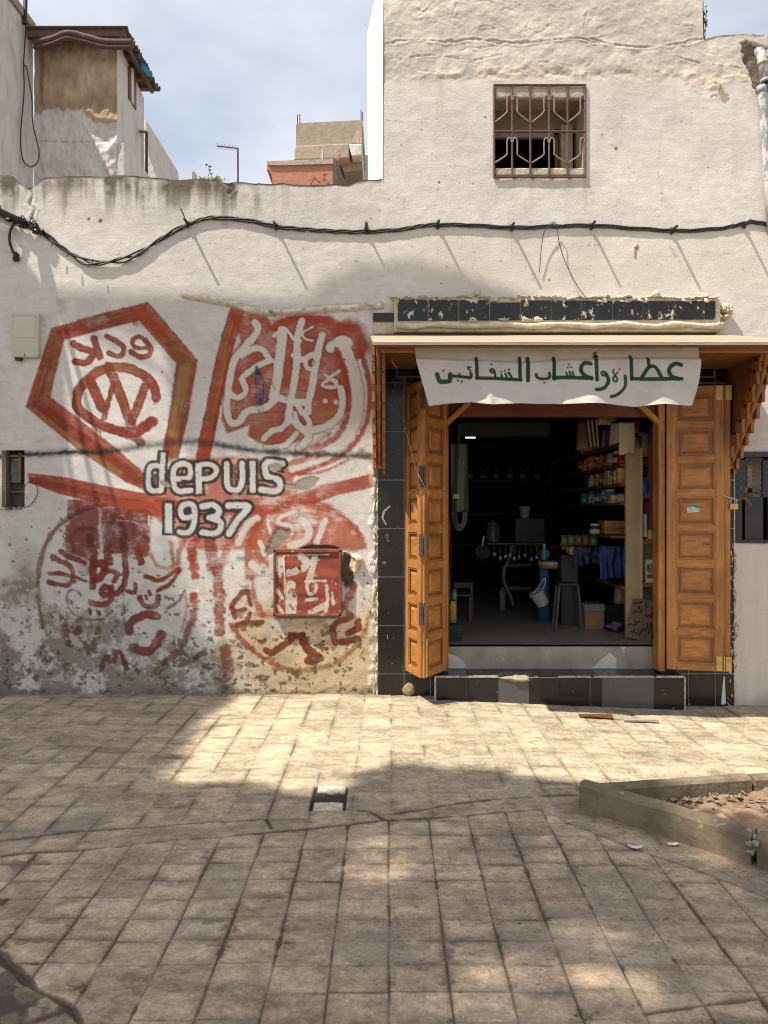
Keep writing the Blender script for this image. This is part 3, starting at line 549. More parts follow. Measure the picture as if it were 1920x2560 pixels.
for p, wd in [([(318, 548), (400, 600), (520, 640)], 40), ([(250, 600), (330, 640), (410, 690), (420, 780), (380, 835), (300, 838), (215, 815)], 38), ([(215, 738), (330, 740), (430, 770), (540, 805)], 30), ([(600, 610), (590, 850)], 58), ([(605, 660), (680, 650), (695, 720), (640, 785), (600, 800)], 60), ([(700, 700), (800, 740), (775, 800)], 40),
              ([(740, 870), (690, 855), (665, 900), (700, 930), (745, 905)], 44), ([(755, 860), (745, 970), (660, 1010), (575, 985)], 46), ([(565, 1050), (575, 1095)], 24), ([(640, 1070), (650, 1095)], 32), ([(872, 600), (880, 720), (865, 840), (800, 912)], 46), ([(720, 560), (735, 640)], 64), ([(980, 535), (1010, 640)], 54),
              ([(1000, 945), (1040, 1015), (1130, 1020), (1160, 935)], 42), ([(1045, 930), (1058, 960)], 28), ([(1078, 895), (1092, 922)], 26), ([(895, 890), (955, 900), (960, 830)], 34), ([(1050, 760), (1150, 798), (1240, 760), (1330, 700)], 34), ([(1150, 890), (1260, 830), (1345, 720)], 30), ([(262, 1092), (320, 1140), (370, 1270), (400, 1340)], 50), ([(395, 1340), (470, 1225)], 62),
              ([(680, 1545), (698, 1455), (755, 1510), (820, 1415), (882, 1555)], 36), ([(905, 1245), (925, 1160), (1050, 1095), (1145, 1110)], 64), ([(1188, 1265), (1110, 1385), (1050, 1415), (935, 1380)], 66)]:
    CV.stroke(p, wd * 1.16, DRED, 2.4, .95, .25, 1.6, edge=RIM); CV.bristles(p, wd, [RED, RIM, BRN], 3, .5, .4)
for p, wd in [([(490, 930), (450, 885), (390, 890), (370, 960), (400, 1060), (480, 1120), (600, 1140), (700, 1115), (765, 1065)], 18), ([(1240, 1045), (1330, 980), (1385, 890)], 26), ([(640, 1225), (630, 1290), (590, 1380)], 58), ([(500, 1290), (560, 1420)], 50)]: CV.stroke(p, wd, BRN, 3, .85, .45, 1.6)
for p in [[(1090, 570), (1150, 670), (1250, 695), (1320, 640)], [(1270, 560), (1290, 680), (1260, 740)]]: CV.stroke(p, 30, OCH, 4, .85, .3, 2)
CV.stroke([(655, 170), (660, 420), (664, 560)], 9, (0.42, .36, .30), 1.6, .8, .5, 2.0, False); CV.stroke([(852, 610), (858, 900), (868, 1240)], 5, (.05, .035, .03), 1.3, .9, 0, 1.0, False)
CV.stroke([(800, 280), (930, 290), (1080, 350)], 6, (.5, .4, .36), 1.3, .6, .3, 1.0)
# panel five
CV.T(480, 1220, 3.456)
for p, wd in [([(150, 440), (180, 700)], 104), ([(215, 700), (235, 960), (235, 1250)], 92), ([(290, 1390), (320, 1600)], 96), ([(10, 560), (30, 760)], 70), ([(10, 930), (20, 1080)], 60), ([(330, 440), (260, 640)], 70)]: CV.stroke(p, wd, DRED if wd > 90 else RED, 6, .85, .5, 3, False)
CV.poly([(455, 640), (455, 540), (490, 420), (570, 250), (700, 140), (950, 88), (1200, 160), (1380, 285), (1500, 440), (1515, 520), (1400, 550), (1290, 530), (720, 560), (700, 760), (560, 770), (460, 800)], ORG, 6, .88, .6, 4)
CV.stroke([(480, 470), (620, 240), (950, 110), (1250, 200), (1480, 440)], 46, RED, 7, .75, .4, 3)
CV.stroke([(400, 480), (470, 330), (560, 260)], 52, WHT, 5, .85, .2, 2, var=.06); CV.stroke([(500, 560), (470, 700)], 40, OCH, 12, .6, .5, 4)
for p, wd in [([(1400, 850), (1300, 1040)], 70), ([(340, 1180), (440, 1330), (600, 1460), (790, 1560)], 46)]: CV.stroke(p, wd, RED, 5, .85, .45, 3)
CV.stroke([(780, 1560), (1000, 1575), (1200, 1530), (1380, 1410), (1500, 1230), (1545, 1080)], 44, OCH, 6, .85, .35, 3); CV.stroke([(530, 790), (545, 950), (610, 1090)], 58, RED, 6, .8, .4, 3); CV.stroke([(560, 1090), (650, 1080), (720, 1110)], 60, ORG, 10, .7, .5, 3)
CV.stroke([(560, 800), (590, 960), (660, 1010), (720, 1000)], 46, WHT, 4, .85, .3, 2, var=.06)
for p, wd in [([(650, 280), (680, 390)], 28), ([(885, 205), (775, 245), (745, 300), (850, 325), (855, 385), (800, 400)], 36), ([(950, 275), (1012, 370), (975, 455), (850, 500)], 62), ([(1150, 280), (1110, 380), (1070, 500)], 50), ([(590, 470), (625, 570)], 46), ([(520, 660), (600, 725), (700, 715)], 64), ([(690, 600), (700, 720)], 60)]: CV.stroke(p, wd, WHT, 2.4, .95, .12, 1.5, var=.06)
for p, wd in [([(345, 1015), (420, 920), (478, 890)], 44), ([(468, 880), (510, 1010)], 30), ([(350, 1080), (450, 1050)], 44), ([(345, 1030), (370, 1110)], 40), ([(400, 1185), (600, 1160)], 46), ([(440, 1220), (500, 1090)], 34), ([(845, 1262), (965, 1266)], 34), ([(880, 1280), (800, 1350), (700, 1420), (640, 1405)], 52), ([(945, 1285), (1000, 1390), (1090, 1465), (1010, 1490)], 62),
              ([(1350, 1080), (1372, 1120), (1285, 1145), (1215, 1215), (1238, 1340)], 46), ([(1432, 1150), (1435, 1210), (1350, 1255)], 50), ([(1300, 1330), (1430, 1300)], 50), ([(580, 1320), (615, 1335)], 30)]: CV.stroke(p, wd * 1.2, DRED, 2.6, .93, .28, 1.8, edge=RIM)
CV.dot((1160, 1390), 20, DRED); CV.stroke([(820, 1170), (960, 1180), (1130, 1150)], 44, BRN, 14, .5, .5, 3)
# sprayed black line
CV.T(0, 0, 1)
BL = [(-10, 1142), (65, 1137), (170, 1131), (240, 1131), (300, 1125), (380, 1112), (470, 1104), (540, 1112), (620, 1124), (700, 1132), (800, 1136), (925, 1141)]
CV.stroke(BL, 15, BLK, 12, .70, .3, 2.5); CV.stroke(BL[:5], 8, BLK, 5, .9, .2, 2); CV.stroke(BL[7:], 8, BLK, 8, .7, .35, 2); CV.stroke([(905, 1130), (935, 1150)], 20, (.08, .08, .08), 8, .6, .5, 3)
CV.stroke([(595, 1395), (618, 1398)], 12, (.16, .15, .16), 7, .6, .4)
# the big outlined letters
CV.T(320, 1100, 3.456)
LT = [([(302, 120), (286, 435)], 48), ([(280, 225), (195, 232), (175, 330), (190, 430), (285, 435)], 46),
      ([(415, 335), (525, 325), (530, 230), (465, 205), (400, 245), (395, 380), (440, 440), (540, 435)], 50), ([(608, 215), (614, 450)], 56), ([(620, 215), (715, 212), (765, 260), (720, 325), (630, 335)], 46),
      ([(850, 205), (856, 380), (900, 430), (960, 420), (986, 340), (986, 205)], 52), ([(1076, 195), (1076, 440)], 54), ([(1332, 205), (1200, 195), (1185, 260), (1210, 318), (1300, 345), (1312, 410), (1265, 442), (1150, 430)], 58),
      ([(350, 565), (350, 785)], 66), ([(560, 660), (480, 670), (455, 610), (475, 565), (540, 555), (575, 600), (565, 740), (520, 800), (445, 795)], 50), ([(640, 575), (730, 560), (785, 600), (770, 650), (700, 672)], 54), ([(700, 672), (790, 700), (795, 770), (740, 808), (640, 800)], 56), ([(865, 568), (1030, 568), (1020, 610), (940, 700), (872, 810)], 58)]
for p, wd in LT: CV.stroke(p, wd * .9 + 54, BLK, 2.2, .96, .10, 1.0, smooth=len(p) > 3, var=.1, square=.36)
for p, wd in LT: CV.stroke(p, wd * .9, (0.55, 0.53, 0.49), 2.0, .97, .06, 1.0, smooth=len(p) > 3, var=.12, square=.30)
for p in [[(455, 300), (480, 250), (510, 252), (512, 280)], [(655, 280), (660, 235), (715, 245), (715, 280), (655, 282)], [(505, 610), (522, 595), (520, 640), (505, 630)], [(465, 350), (560, 360)], [(470, 395), (545, 400)], [(1120, 350), (1250, 350), (1255, 378)], [(1240, 250), (1340, 275)], [(450, 705), (515, 715), (510, 750)], [(615, 640), (700, 640), (720, 590)], [(620, 720), (720, 715), (725, 745)], [(905, 215), (908, 380)], [(925, 220), (925, 380)], [(235, 300), (228, 410)], [(850, 615), (950, 625)]]:
    CV.stroke(p, 20, BLK, 1.8, .95, .1, .8, smooth=False, var=.1)
CV.stroke([(916, 230), (914, 380)], 14, OCH, 2, .9, .1, .8, False)
# cement showing where paint and plaster have come away
CEM = (0.30, 0.265, 0.205)
CV.poly([(1350, 385), (1440, 380), (1480, 335), (1600, 312), (1659, 330), (1620, 400), (1560, 450), (1450, 440), (1360, 420)], CEM, 1.6, .97, .0, 3, dh=-.003, var=.1)
CV.poly([(1222, 215), (1280, 200), (1330, 215), (1320, 250), (1260, 275), (1218, 255)], CEM, 1.6, .97, 0, 2, dh=-.002, var=.1); CV.poly([(270, 350), (330, 355), (385, 390), (350, 405), (285, 395)], CEM, 1.6, .95, 0, 2, dh=-.002, var=.1)
CV.poly([(890, 470), (945, 468), (940, 505), (900, 505)], CEM, 1.6, .9, 0, 3, dh=-.002, var=.1)
CV.T(480, 1220, 3.456)
CV.poly([(732, 335), (860, 360), (850, 430), (790, 480), (660, 605), (620, 545), (660, 480), (690, 390)], (0.27, 0.22, 0.16), 1.6, .97, 0, 5, dh=-.006, var=.35)
for p in [[(400, 830), (440, 850), (500, 835), (490, 870), (430, 868)], [(595, 720), (640, 715), (635, 755), (600, 750)], [(1065, 45), (1115, 45), (1105, 80), (1075, 75)], [(1240, 45), (1265, 42), (1245, 80)], [(330, 1310), (385, 1320), (370, 1350), (335, 1340)], [(385, 1075), (460, 1065), (430, 1140), (395, 1120)], [(120, 1155), (170, 1160), (150, 1185)], [(100, 1510), (150, 1520), (135, 1545), (105, 1540)], [(1180, 1360), (1250, 1370), (1230, 1420)]]: CV.poly(p, CEM, 1.5, .95, 0, 3, dh=-.002, var=.15)
CV.T(60, 1220, 3.456)
for p in [[(1200, 925), (1250, 935), (1310, 935), (1290, 970), (1240, 960), (1210, 955)], [(1300, 1080), (1340, 1075), (1335, 1110), (1305, 1105)], [(1340, 1350), (1400, 1340), (1380, 1390), (1345, 1395)], [(1320, 1520), (1420, 1480), (1480, 1450), (1560, 1400), (1580, 1440), (1480, 1500), (1400, 1550), (1330, 1555)], [(1570, 1165), (1620, 1150), (1610, 1180)], [(1435, 1300), (1480, 1290), (1460, 1325)], [(380, 960), (430, 990), (400, 1010)], [(230, 570), (265, 575), (255, 640), (230, 635)], [(305, 360), (345, 365), (320, 390)], [(985, 700), (1030, 720), (990, 735)]]: CV.poly(p, (.17, .145, .11), 1.5, .92, 0, 4, dh=-.003, var=.2)
# grime, flaking, bare cement and painted bounce light low on the wall
low_ = sst(1455, 1720, PY + 40 * n_big + 40 * n_mid + 70 * sst(500, 60, PX)) * sst(960, 930, PX)
n_spk = fbm(WX * 50, WZ * 55, 73, 3)
dirt = sst(0.12, 0.95, low_ * (0.55 + 0.5 * n_mid + 0.4 * n_lump + .35 * n_fine + .25 * n_spk) * (0.22 + 0.78 * sst(800, 330, PX + 60 * n_mid)) * 1.5)
CV.C = CV.C * (1 - .55 * dirt[..., None] * (1 - np.array([.34, .30, .24]))); Cw = CV.C = CV.C * (1 - 0.50 * dirt[..., None]) + np.array([0.115, 0.090, 0.060]) * (1 + .35 * n_lump + .35 * n_spk)[..., None] * 0.50 * dirt[..., None]
leftd = np.clip(sst(230, 40, PX) * sst(1050, 1500, PY) * (0.4 + n_mid), 0, .6); CV.C = CV.C * (1 - .6 * leftd[..., None]) + np.array([.20, .17, .125]) * .6 * leftd[..., None]
wf = (sst(.55, .75, fbm(WX * 13, WZ * 17, 77, 4) + .3 * n_spk) * dirt * .8)[..., None]; CV.C = CV.C * (1 - wf) + np.array([.50, .45, .37]) * wf; CV.H += .0015 * wf[..., 0]
df = (sst(.6, .8, fbm(WX * 17, WZ * 19, 79, 4) + .3 * n_spk) * sst(1400, 1650, PY) * (PX < 930) * .8)[..., None]; CV.C = CV.C * (1 - df) + np.array([.085, .065, .04]) * df
flake = sst(0.965, 0.99, fbm(WX * 15, WZ * 19, 71, 5) * 0.42 + 0.5 + 0.17 * sst(1350, 1720, PY) + 0.05 * np.exp(-((PX - 640) / 160) ** 2)) * sst(1150, 1400, PY) * (PX < 938)
CV.C = CV.C * (1 - flake[..., None]) + (np.array([0.20, 0.165, 0.115]) * (1 + .4 * n_fine)[..., None]) * flake[..., None]; CV.H -= 0.0025 * flake
warm_bounce = (sst(520, 640, PX + 60 * n_mid) * sst(1420, 1600, PY + 40 * n_mid) * (PX < 940) * 1.0)[..., None]  # tan bounce light off the paving, painted into the wall colour
CV.C = CV.C * (1 - warm_bounce * (1 - np.array([.80, .66, .46]))) * (1 + warm_bounce * (.10 * n_mid[..., None] + .10 * n_fine[..., None]))
foot = np.clip(1 - (1735 - PY) / (22 + 16 * n_mid), 0, 1) * (PX < 938); CV.C = CV.C * (1 - .65 * foot[..., None]) + np.array([.16, .12, .075]) * .65 * foot[..., None]; CV.H += foot * (.006 * n_lump + .004 * n_fine)
# scattered pits and small stains
CV.T(0, 0, 1)
for k in range(420):
    x = rng.uniform(5, 1900) if k < 170 else rng.uniform(5, 930); y = rng.uniform(250, 760) if x > 940 else (rng.uniform(470, 1730) if k < 170 else rng.triangular(1150, 1735, 1700))
    CV.dot((x, y), rng.uniform(.8, 2.2) if k < 170 else rng.uniform(1, 4), (.10, .08, .06), soft=1.5, alpha=.75, wear=0, jit=.8)
for p, r_ in [((1308, 372), 4), ((1540, 370), 4), ((1532, 363), 3), ((1098, 455), 3), ((222, 547), 4), ((251, 552), 5), ((405, 930), 3), ((1590, 620), 4), ((1213, 293), 2.5), ((1704, 303), 2.5)]: CV.dot(p, r_, (.06, .045, .035), alpha=.9, wear=0)
CV.stroke([(1594, 615), (1590, 630), (1588, 645)], 8, (.2, .14, .09), 2, .9, .2); CV.stroke([(1675, 615), (1690, 640)], 5, (.35, .27, .18), 4, .6, .4)
CV.poly([(140, 745), (165, 752), (170, 775), (150, 788), (140, 765)], (.36, .31, .25), 5, .6, .5, 4)
# raw edge and cement by the tiled pillar, and by the panel on the right
edg = np.clip(1 - np.abs(PX - 934 + 5 * n_lump) / 12, 0, 1) * sst(1080, 1250, PY); CV.H += edg * (.010 * n_lump + .006 * n_fine + .004); CV.C = CV.C * (1 - .6 * edg[..., None]) + (np.array([.50, .44, .35]) * (1 + .35 * n_lump)[..., None]) * .6 * edg[..., None]
rp = (PX > 1826) & (PY > 1350)
rpa = (sst(1828, 1838, PX + 5 * n_lump) * sst(1352, 1362, PY + 4 * n_lump))[..., None]
CV.C = np.where(rp[..., None], (np.array([.60, .55, .48]) * (1 + .05 * n_big + .05 * n_vert)[..., None]) * rpa + np.array([.05, .045, .04]) * (1 - rpa), CV.C)
rpe = np.clip(1 - np.abs(PX - 1836 + 6 * n_lump) / 9, 0, 1) * (PY > 1345) * np.clip(.5 + 1.2 * n_lump, 0, 1); CV.H += rpe * .008; CV.C = CV.C * (1 - rpe[..., None]) + np.array([.55, .49, .40]) * rpe[..., None]
rpb = np.clip((PY - 1728 + 20 * n_mid) / 40, 0, 1) * rp; CV.C = CV.C * (1 - .5 * rpb[..., None]) + np.array([.30, .23, .15]) * .5 * rpb[..., None]
rst = (PX > 1800) * sst(830, 1130, PY) * (PY < 1140) * np.clip(.3 + n_mid, 0, 1) * .5; CV.C = CV.C * (1 - rst[..., None]) + np.array([.36, .31, .24]) * rst[..., None]
# hole broken around the painted cabinet
hol = np.clip(1 - np.hypot((PX - 866) / 24, (PY - 1430) / 58) + .25 * n_lump, 0, 1); hol = np.maximum(hol, np.clip(1 - np.hypot((PX - 800) / 62, (PY - 1374) / 13) + .2 * n_lump, 0, 1))
k = sst(.12, .3, hol); CV.H -= .05 * k; CV.C = CV.C * (1 - k[..., None]) + (np.array([.15, .10, .06]) * (1 + .5 * n_lump)[..., None]) * k[..., None]
sto = np.clip(1 - np.hypot((PX - 888) / 20, (PY - 1412) / 32) + .2 * n_lump, 0, 1); k2 = sst(.1, .4, sto); CV.H += k2 * (.035 + .012 * n_lump); CV.C = CV.C * (1 - k2[..., None]) + (np.array([.42, .34, .21]) * (1 + .5 * n_fine + .4 * n_lump)[..., None]) * k2[..., None]
# raised ledge: a pipe smothered in plaster, and the collar over the tiles
LEDGE = [(462, 737), (500, 743), (540, 751), (580, 762), (620, 774), (660, 782), (700, 782), (760, 777), (820, 772), (880, 769), (950, 765)]
p_ = crv(LEDGE); q_ = CV.sl(p_, 30); d_ = CV.dist(p_, q_) + 2.2 * CV.n4[q_] + 1.5 * CV.n1[q_]
hb = np.sqrt(np.clip(1 - (d_ / (7.5 + 2.5 * CV.n4[q_])) ** 2, 0, 1)); CV.H[q_] += 0.030 * hb + .007 * CV.n1[q_] * (hb > 0)
ka = np.clip(1.3 - d_ / 9, 0, 1)[..., None]; CV.C[q_] = CV.C[q_] * (1 - ka) + (np.array([.55, .49, .37]) * (1 + .35 * CV.n1[q_] + .3 * CV.n4[q_])[..., None]) * ka
dk = (np.clip(1 - np.abs(d_ - 11 - (PY[q_] > 0) * 0) / 3, 0, 1) * np.clip(.3 + CV.n4[q_], 0, 1))[..., None]; CV.C[q_] = CV.C[q_] * (1 - .6 * dk) + np.array([.10, .08, .05]) * .6 * dk

# openings: shop front, upper window, metal hatch, small niche
xc = 0.25 * (PX[:-1, :-1] + PX[1:, :-1] + PX[:-1, 1:] + PX[1:, 1:]); yc = 0.25 * (PY[:-1, :-1] + PY[1:, :-1] + PY[:-1, 1:] + PY[1:, 1:])
keep = np.ones(xc.shape, bool)
for x0, y0, x1, y1 in [(944, 837, 1832, 1900), (1238, 219, 1462, 439), (1842, 1132, 1990, 1354), (14, 1126, 62, 1268)]: keep &= ~((xc > x0) & (xc < x1) & (yc > y0) & (yc < y1))
tz = (H + (CY - tpy) / PXM)[None, :]
keep &= ((WZ - 0.0076) < tz)[:-1, :-1] | ((WZ - 0.0076) < tz)[:-1, 1:]
WZc = np.minimum(WZ, tz); Yw = -CV.H - 0.10 * np.clip((WZ - tz) / .0075, 0, 0)
# coping: the wall is 0.28 m thick
nx = len(wx); ev = []; ec = []; eq = []
for i in range(0, nx, 2):
    z = float(min(tz[0, i], 5.95)); ev += [(float(wx[i]), 0.0, z), (float(wx[i]), 0.28, z - .01), (float(wx[i]), 0.28, z - .5)]; ec += [(.22, .20, .15), (.2, .18, .14), (.4, .36, .3)]
for i in range(len(ev) // 3 - 1):
    a = i * 3; eq += [(a, a + 3, a + 4, a + 1), (a + 1, a + 4, a + 5, a + 2)]
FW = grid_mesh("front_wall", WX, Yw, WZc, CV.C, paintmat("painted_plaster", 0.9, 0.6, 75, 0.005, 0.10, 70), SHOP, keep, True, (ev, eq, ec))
# ------------------------------------------------------------------ shop front
M_WOOD = woodmat("varnished_pine", (0.50, 0.225, 0.055), (0.30, 0.110, 0.021), 0.5)
M_WOODX = woodmat("varnished_pine_across", (0.50, 0.225, 0.055), (0.30, 0.110, 0.021), 0.5, 'X')
M_WDARK = woodmat("brown_stained_wood", (0.20, 0.075, 0.022), (0.12, 0.042, 0.013), 0.5)
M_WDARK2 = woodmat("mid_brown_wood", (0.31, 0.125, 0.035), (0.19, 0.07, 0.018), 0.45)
M_WRED = woodmat("red_stained_beam", (0.16, 0.035, 0.016), (0.10, 0.022, 0.010), 0.5, 'X')
M_TILE = mat("black_glazed_tile", (0.012, 0.011, 0.011), (0.020, 0.018, 0.017), 0.19, 7, 5, 0.02, spots=(14, 0.635, (0.15, 0.145, 0.135)), spec=.35)
M_TILEG = mat("grey_glazed_tile", (0.085, 0.083, 0.08), (0.070, 0.068, 0.066), 0.25, 5, 4, 0.02, spots=(16, 0.70, (0.3, 0.28, 0.25)))
M_GROUT = mat("pale_grout", (0.66, 0.63, 0.58), (0.5, 0.46, 0.4), 0.9, 20)
M_PLASTER = mat("rough_cream_plaster", (0.62, 0.56, 0.43), (0.46, 0.39, 0.27), 0.9, 14, 6, 0.9, 40, dist=.012)
M_BLACK = mat("black_paint", (0.016, 0.016, 0.018), (0.028, 0.027, 0.027), 0.45, 6, 5, 0.1, spots=(22, 0.66, (0.20, 0.19, 0.17)))
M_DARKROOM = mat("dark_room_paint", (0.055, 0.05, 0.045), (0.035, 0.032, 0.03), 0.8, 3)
M_STEEL = mat("dull_steel", (0.42, 0.42, 0.42), (0.3, 0.3, 0.29), 0.45, 12, metal=.7)
M_BRASS = mat("brass", (0.62, 0.45, 0.17), (0.45, 0.31, 0.11), 0.4, 20, metal=.85)
M_IRON = mat("rusty_iron", (0.14, 0.075, 0.055), (0.075, 0.045, 0.038), 0.75, 30, 6, 0.3)
M_BLKPL = mat("black_plastic", (0.012, 0.012, 0.012), (0.02, 0.02, 0.02), 0.45, 20)
M_CEM = mat("bare_cement", (0.36, 0.335, 0.27), (0.25, 0.23, 0.185), 0.9, 6, 7, 0.5, 40, spots=(7, 0.63, (0.50, 0.46, 0.38)))
M_WPAINT = mat("white_painted_metal", (0.62, 0.60, 0.56), (0.5, 0.48, 0.44), 0.5, 14)

# tiled walls either side of the doorway (each tile a slab on a grout bed)
def tilewall(x0, x1, z0, z1, tw, joints_z, y=-0.006, name="tiled_pillar", missing=()):
    g = MB().box(x0, x1, y, y + 0.05, z0, z1); b = g.build(name, M_GROUT, SHOP)
    t = MB(); x = x0; zs = [z0] + [z for z in joints_z if z0 < z < z1] + [z1]; k = 0
    while x < x1 - .01:
        xe = min(x + tw, x1)
        for a, c in zip(zs[:-1], zs[1:]):
            if k not in missing: t.box(x + .0035, xe - .0035, y - 0.009 - rng.uniform(0, .002), y - .001, a + .0035, c - .0035)
            k += 1
        x = xe
    t.build("tile", M_TILE, b, bevel=.0015); return b
JZ = [zpx(1684 - 121 * k) for k in range(-1, 8)]
PIL = tilewall(xpx(944), xpx(1116), -0.05, zpx(838), xpx(1010) - xpx(944), JZ)
tilewall(xpx(1654), xpx(1834), -0.12, zpx(838), 0.215, JZ)
# white chalk crescent and scratches on the left tiles
ch = MB()
for a, b, r_ in [((975, 1265), (960, 1278), .007), ((960, 1278), (956, 1296), .009), ((956, 1296), (966, 1312), .006), ((968, 1586), (970, 1598), .002), ((970, 1350), (972, 1354), .004)]:
    ch.bar((xpx(a[0]), -.0185, zpx(a[1])), (xpx(b[0]), -.0185, zpx(b[1])), r_ * 2, .002, (0, 1, 0))
ch.build("chalk_mark", mat("chalk", (.42, .42, .40), (.2, .2, .2), .95, 60), PIL)
MB().blob((xpx(1022), -.03, zpx(1722)), .05, .03, .055, seed=4).build("cement_lump", mat("lump_cement", (.33, .25, .16), (.2, .15, .1), .95, 25, bump=.8), PIL, smooth=True)
wd = MB().prism([(xpx(1800), -.022, zpx(1760)), (xpx(1806), -.022, zpx(1690)), (xpx(1809), -.022, zpx(1690)), (xpx(1812), -.022, zpx(1758))], (0, .004, 0)); wd.build("paint_drip", M_WPAINT, SHOP)

# lintel: black tiles on a plaster shelf above the canopy
lint = MB().box(xpx(985), xpx(1790), -0.09, 0.02, zpx(836), zpx(752)); LNT = lint.build("lintel", M_PLASTER, SHOP, bevel=.01)
t = MB(); x = xpx(993); W_ = (xpx(1776) - x) / 10.35; k = 0
while x < xpx(1776) - .01:
    xe = min(x + W_, xpx(1776)); dz = 0.018 if k in (3,) else 0
    t.box(x + .004, xe - .004, -.104, -.089, zpx(809) + .001 * k, zpx(758 + k * .4) - dz); x = xe; k += 1
t.build("tile", mat("splashed_black_tile", (.012, .011, .011), (.02, .018, .017), .2, 7, 5, .02, spots=(22, .60, (.50, .45, .36)), spec=.35, stretch=(1, 1, .6)), LNT, bevel=.0015)
rag = MB()                                          # ragged mortar along the top edge, thick roll of plaster below the tiles
rag.tube([(xpx(983 + k * 12), -.075, zpx(752 + 2 * math.sin(k * 1.3))) for k in range(68)], [.007 + .006 * abs(math.sin(k * 2.1)) * rng.random() for k in range(68)], 8)
for k in range(46):
    x = xpx(985 + k * 17.5); rag.blob((x, -.07, zpx(752 + rng.uniform(-3, 4))), rng.uniform(.02, .045), .045, rng.uniform(.005, .013), 10, 6, .5, k)
for k in range(14): rag.blob((xpx(rng.uniform(1776, 1815)), -.05, zpx(rng.uniform(768, 800))), .03, .05, .025, 8, 6, .35, k)
for x, y in ((1193, 735), (1638, 737)): rag.box(xpx(x) - .02, xpx(x) + .02, -.05, .02, zpx(y) - .025, zpx(y) + .02)
chp = MB()
for k in range(22): chp.blob((xpx(rng.uniform(1000, 1770)), -.100, zpx(rng.choice([758, 760, 762, 806]))), rng.uniform(.012, .05), .007, rng.uniform(.008, .022), 9, 6, .5, 100 + k)
chp.build("mortar_chip", M_PLASTER, LNT, smooth=True)
rag.build("rough_mortar", M_PLASTER, LNT, smooth=True)
ro = MB(); ro.tube([(xpx(990 + k * 40), -.105 - .006 * (k % 3), zpx(822 + 3 * math.sin(k * 1.7))) for k in range(21)], [.024 + .006 * math.sin(k * 2.3) for k in range(21)], 9)
ro.build("plaster_roll", M_PLASTER, LNT, smooth=True)
sl_ = MB().box(xpx(932), xpx(986), -.02, .03, zpx(836), zpx(776)); e = sl_.build("lintel_end", M_PLASTER, SHOP, bevel=.008)
MB().box(xpx(933), xpx(984), -.034, -.019, zpx(806), zpx(785)).build("tile", M_TILE, e)

pz = MB()                                           # ragged plaster smeared over the tile edges
for k in range(46): pz.blob((xpx(1828 + rng.uniform(-9, 12)), -.004, zpx(rng.uniform(1360, 1765))), rng.uniform(.006, .022), .014, rng.uniform(.012, .05), 8, 6, .45, k)
pz.build("plaster_smear", M_PLASTER, SHOP, smooth=True)
pz = MB()
for k in range(60): pz.blob((xpx(940 + rng.uniform(-7, 5)), -.004, zpx(rng.uniform(1150, 1738))), rng.uniform(.006, .018), .014, rng.uniform(.012, .05), 8, 6, .45, k)
pz.build("plaster_smear", M_PLASTER, SHOP, smooth=True)
# canopy: a sloping board on two stepped brackets
CAN = MB(); fz, bz = 2.658, 2.940; fy = -1.0
CAN.add([(-.15, -.02, bz), (2.72, -.02, bz), (2.94, fy, fz), (-.105, fy, fz), (-.15, -.02, bz - .02), (2.72, -.02, bz - .02), (2.94, fy, fz - .02), (-.105, fy, fz - .02)],
        [(0, 3, 2, 1), (4, 5, 6, 7), (0, 1, 5, 4), (3, 7, 6, 2), (0, 4, 7, 3), (1, 2, 6, 5)])
CANO = CAN.build("canopy", mat("weathered_cream_board", (0.37, 0.31, 0.225), (0.28, 0.225, 0.15), 0.85, 5, 6, 0.3, 30, stretch=(.6, 6, 6), spots=(6, .72, (.25, .18, .11))), SHOP)
MB().bar((-.05, -.80, 2.66), (2.84, -.80, 2.66), .05, .055).build("fascia", M_WOODX, CANO, bevel=.004)
MB().bar((-.09, -.975, 2.636), (2.90, -.975, 2.636), .02, .016).build("edge_trim", M_WDARK, CANO)
cl = MB()
for k in range(9): cl.box(-.08 + k * .31, -.08 + k * .31 + .30, -.88, -.05, 2.655, 2.67)
cl.build("soffit", M_WDARK, CANO)
def bracket(x):
    prof = [(-.62, 2.735), (-.60, 2.65), (-.56, 2.54), (-.47, 2.38), (-.36, 2.24), (-.25, 2.12), (-.14, 2.00), (-.055, 1.91), (-.03, 1.90)]
    p = [(x - .02, y, z) for y, z in prof] + [(x - .02, -.03, 2.90)]
    b = MB().prism(p, (.04, 0, 0)).build("bracket", M_WDARK, CANO, bevel=.003)
    s_ = MB(); n = 11
    cv = crv(prof, 4)
    for sd in (-1, 1):
        for k in range(n):
            y, z = cv[int(k * (len(cv) - 1) / n)]; yy, z2 = cv[int((k + 1) * (len(cv) - 1) / n)]
            s_.bar((x + sd * .036, y + .02, z + .02), (x + sd * .036, yy + .025, z2 - .01), .03, .05, (0, 1, 0))
            s_.box(x + sd * .036 - .012, x + sd * .036 + .012, y - .004, y + .10, z - .09, z - .005)
    s_.build("stepped_slat", M_WDARK2, b, bevel=.002)
    r_ = MB().tube([(x, y - .008, z) for y, z in cv], .019, 8); r_.build("ridge_moulding", M_WDARK2, b, smooth=True)
    MB().box(x - .055, x + .055, -.05, 0.0, 1.86, 1.99).build("bracket_foot", M_WOOD, b, bevel=.006)
bracket(-.075); bracket(2.735)
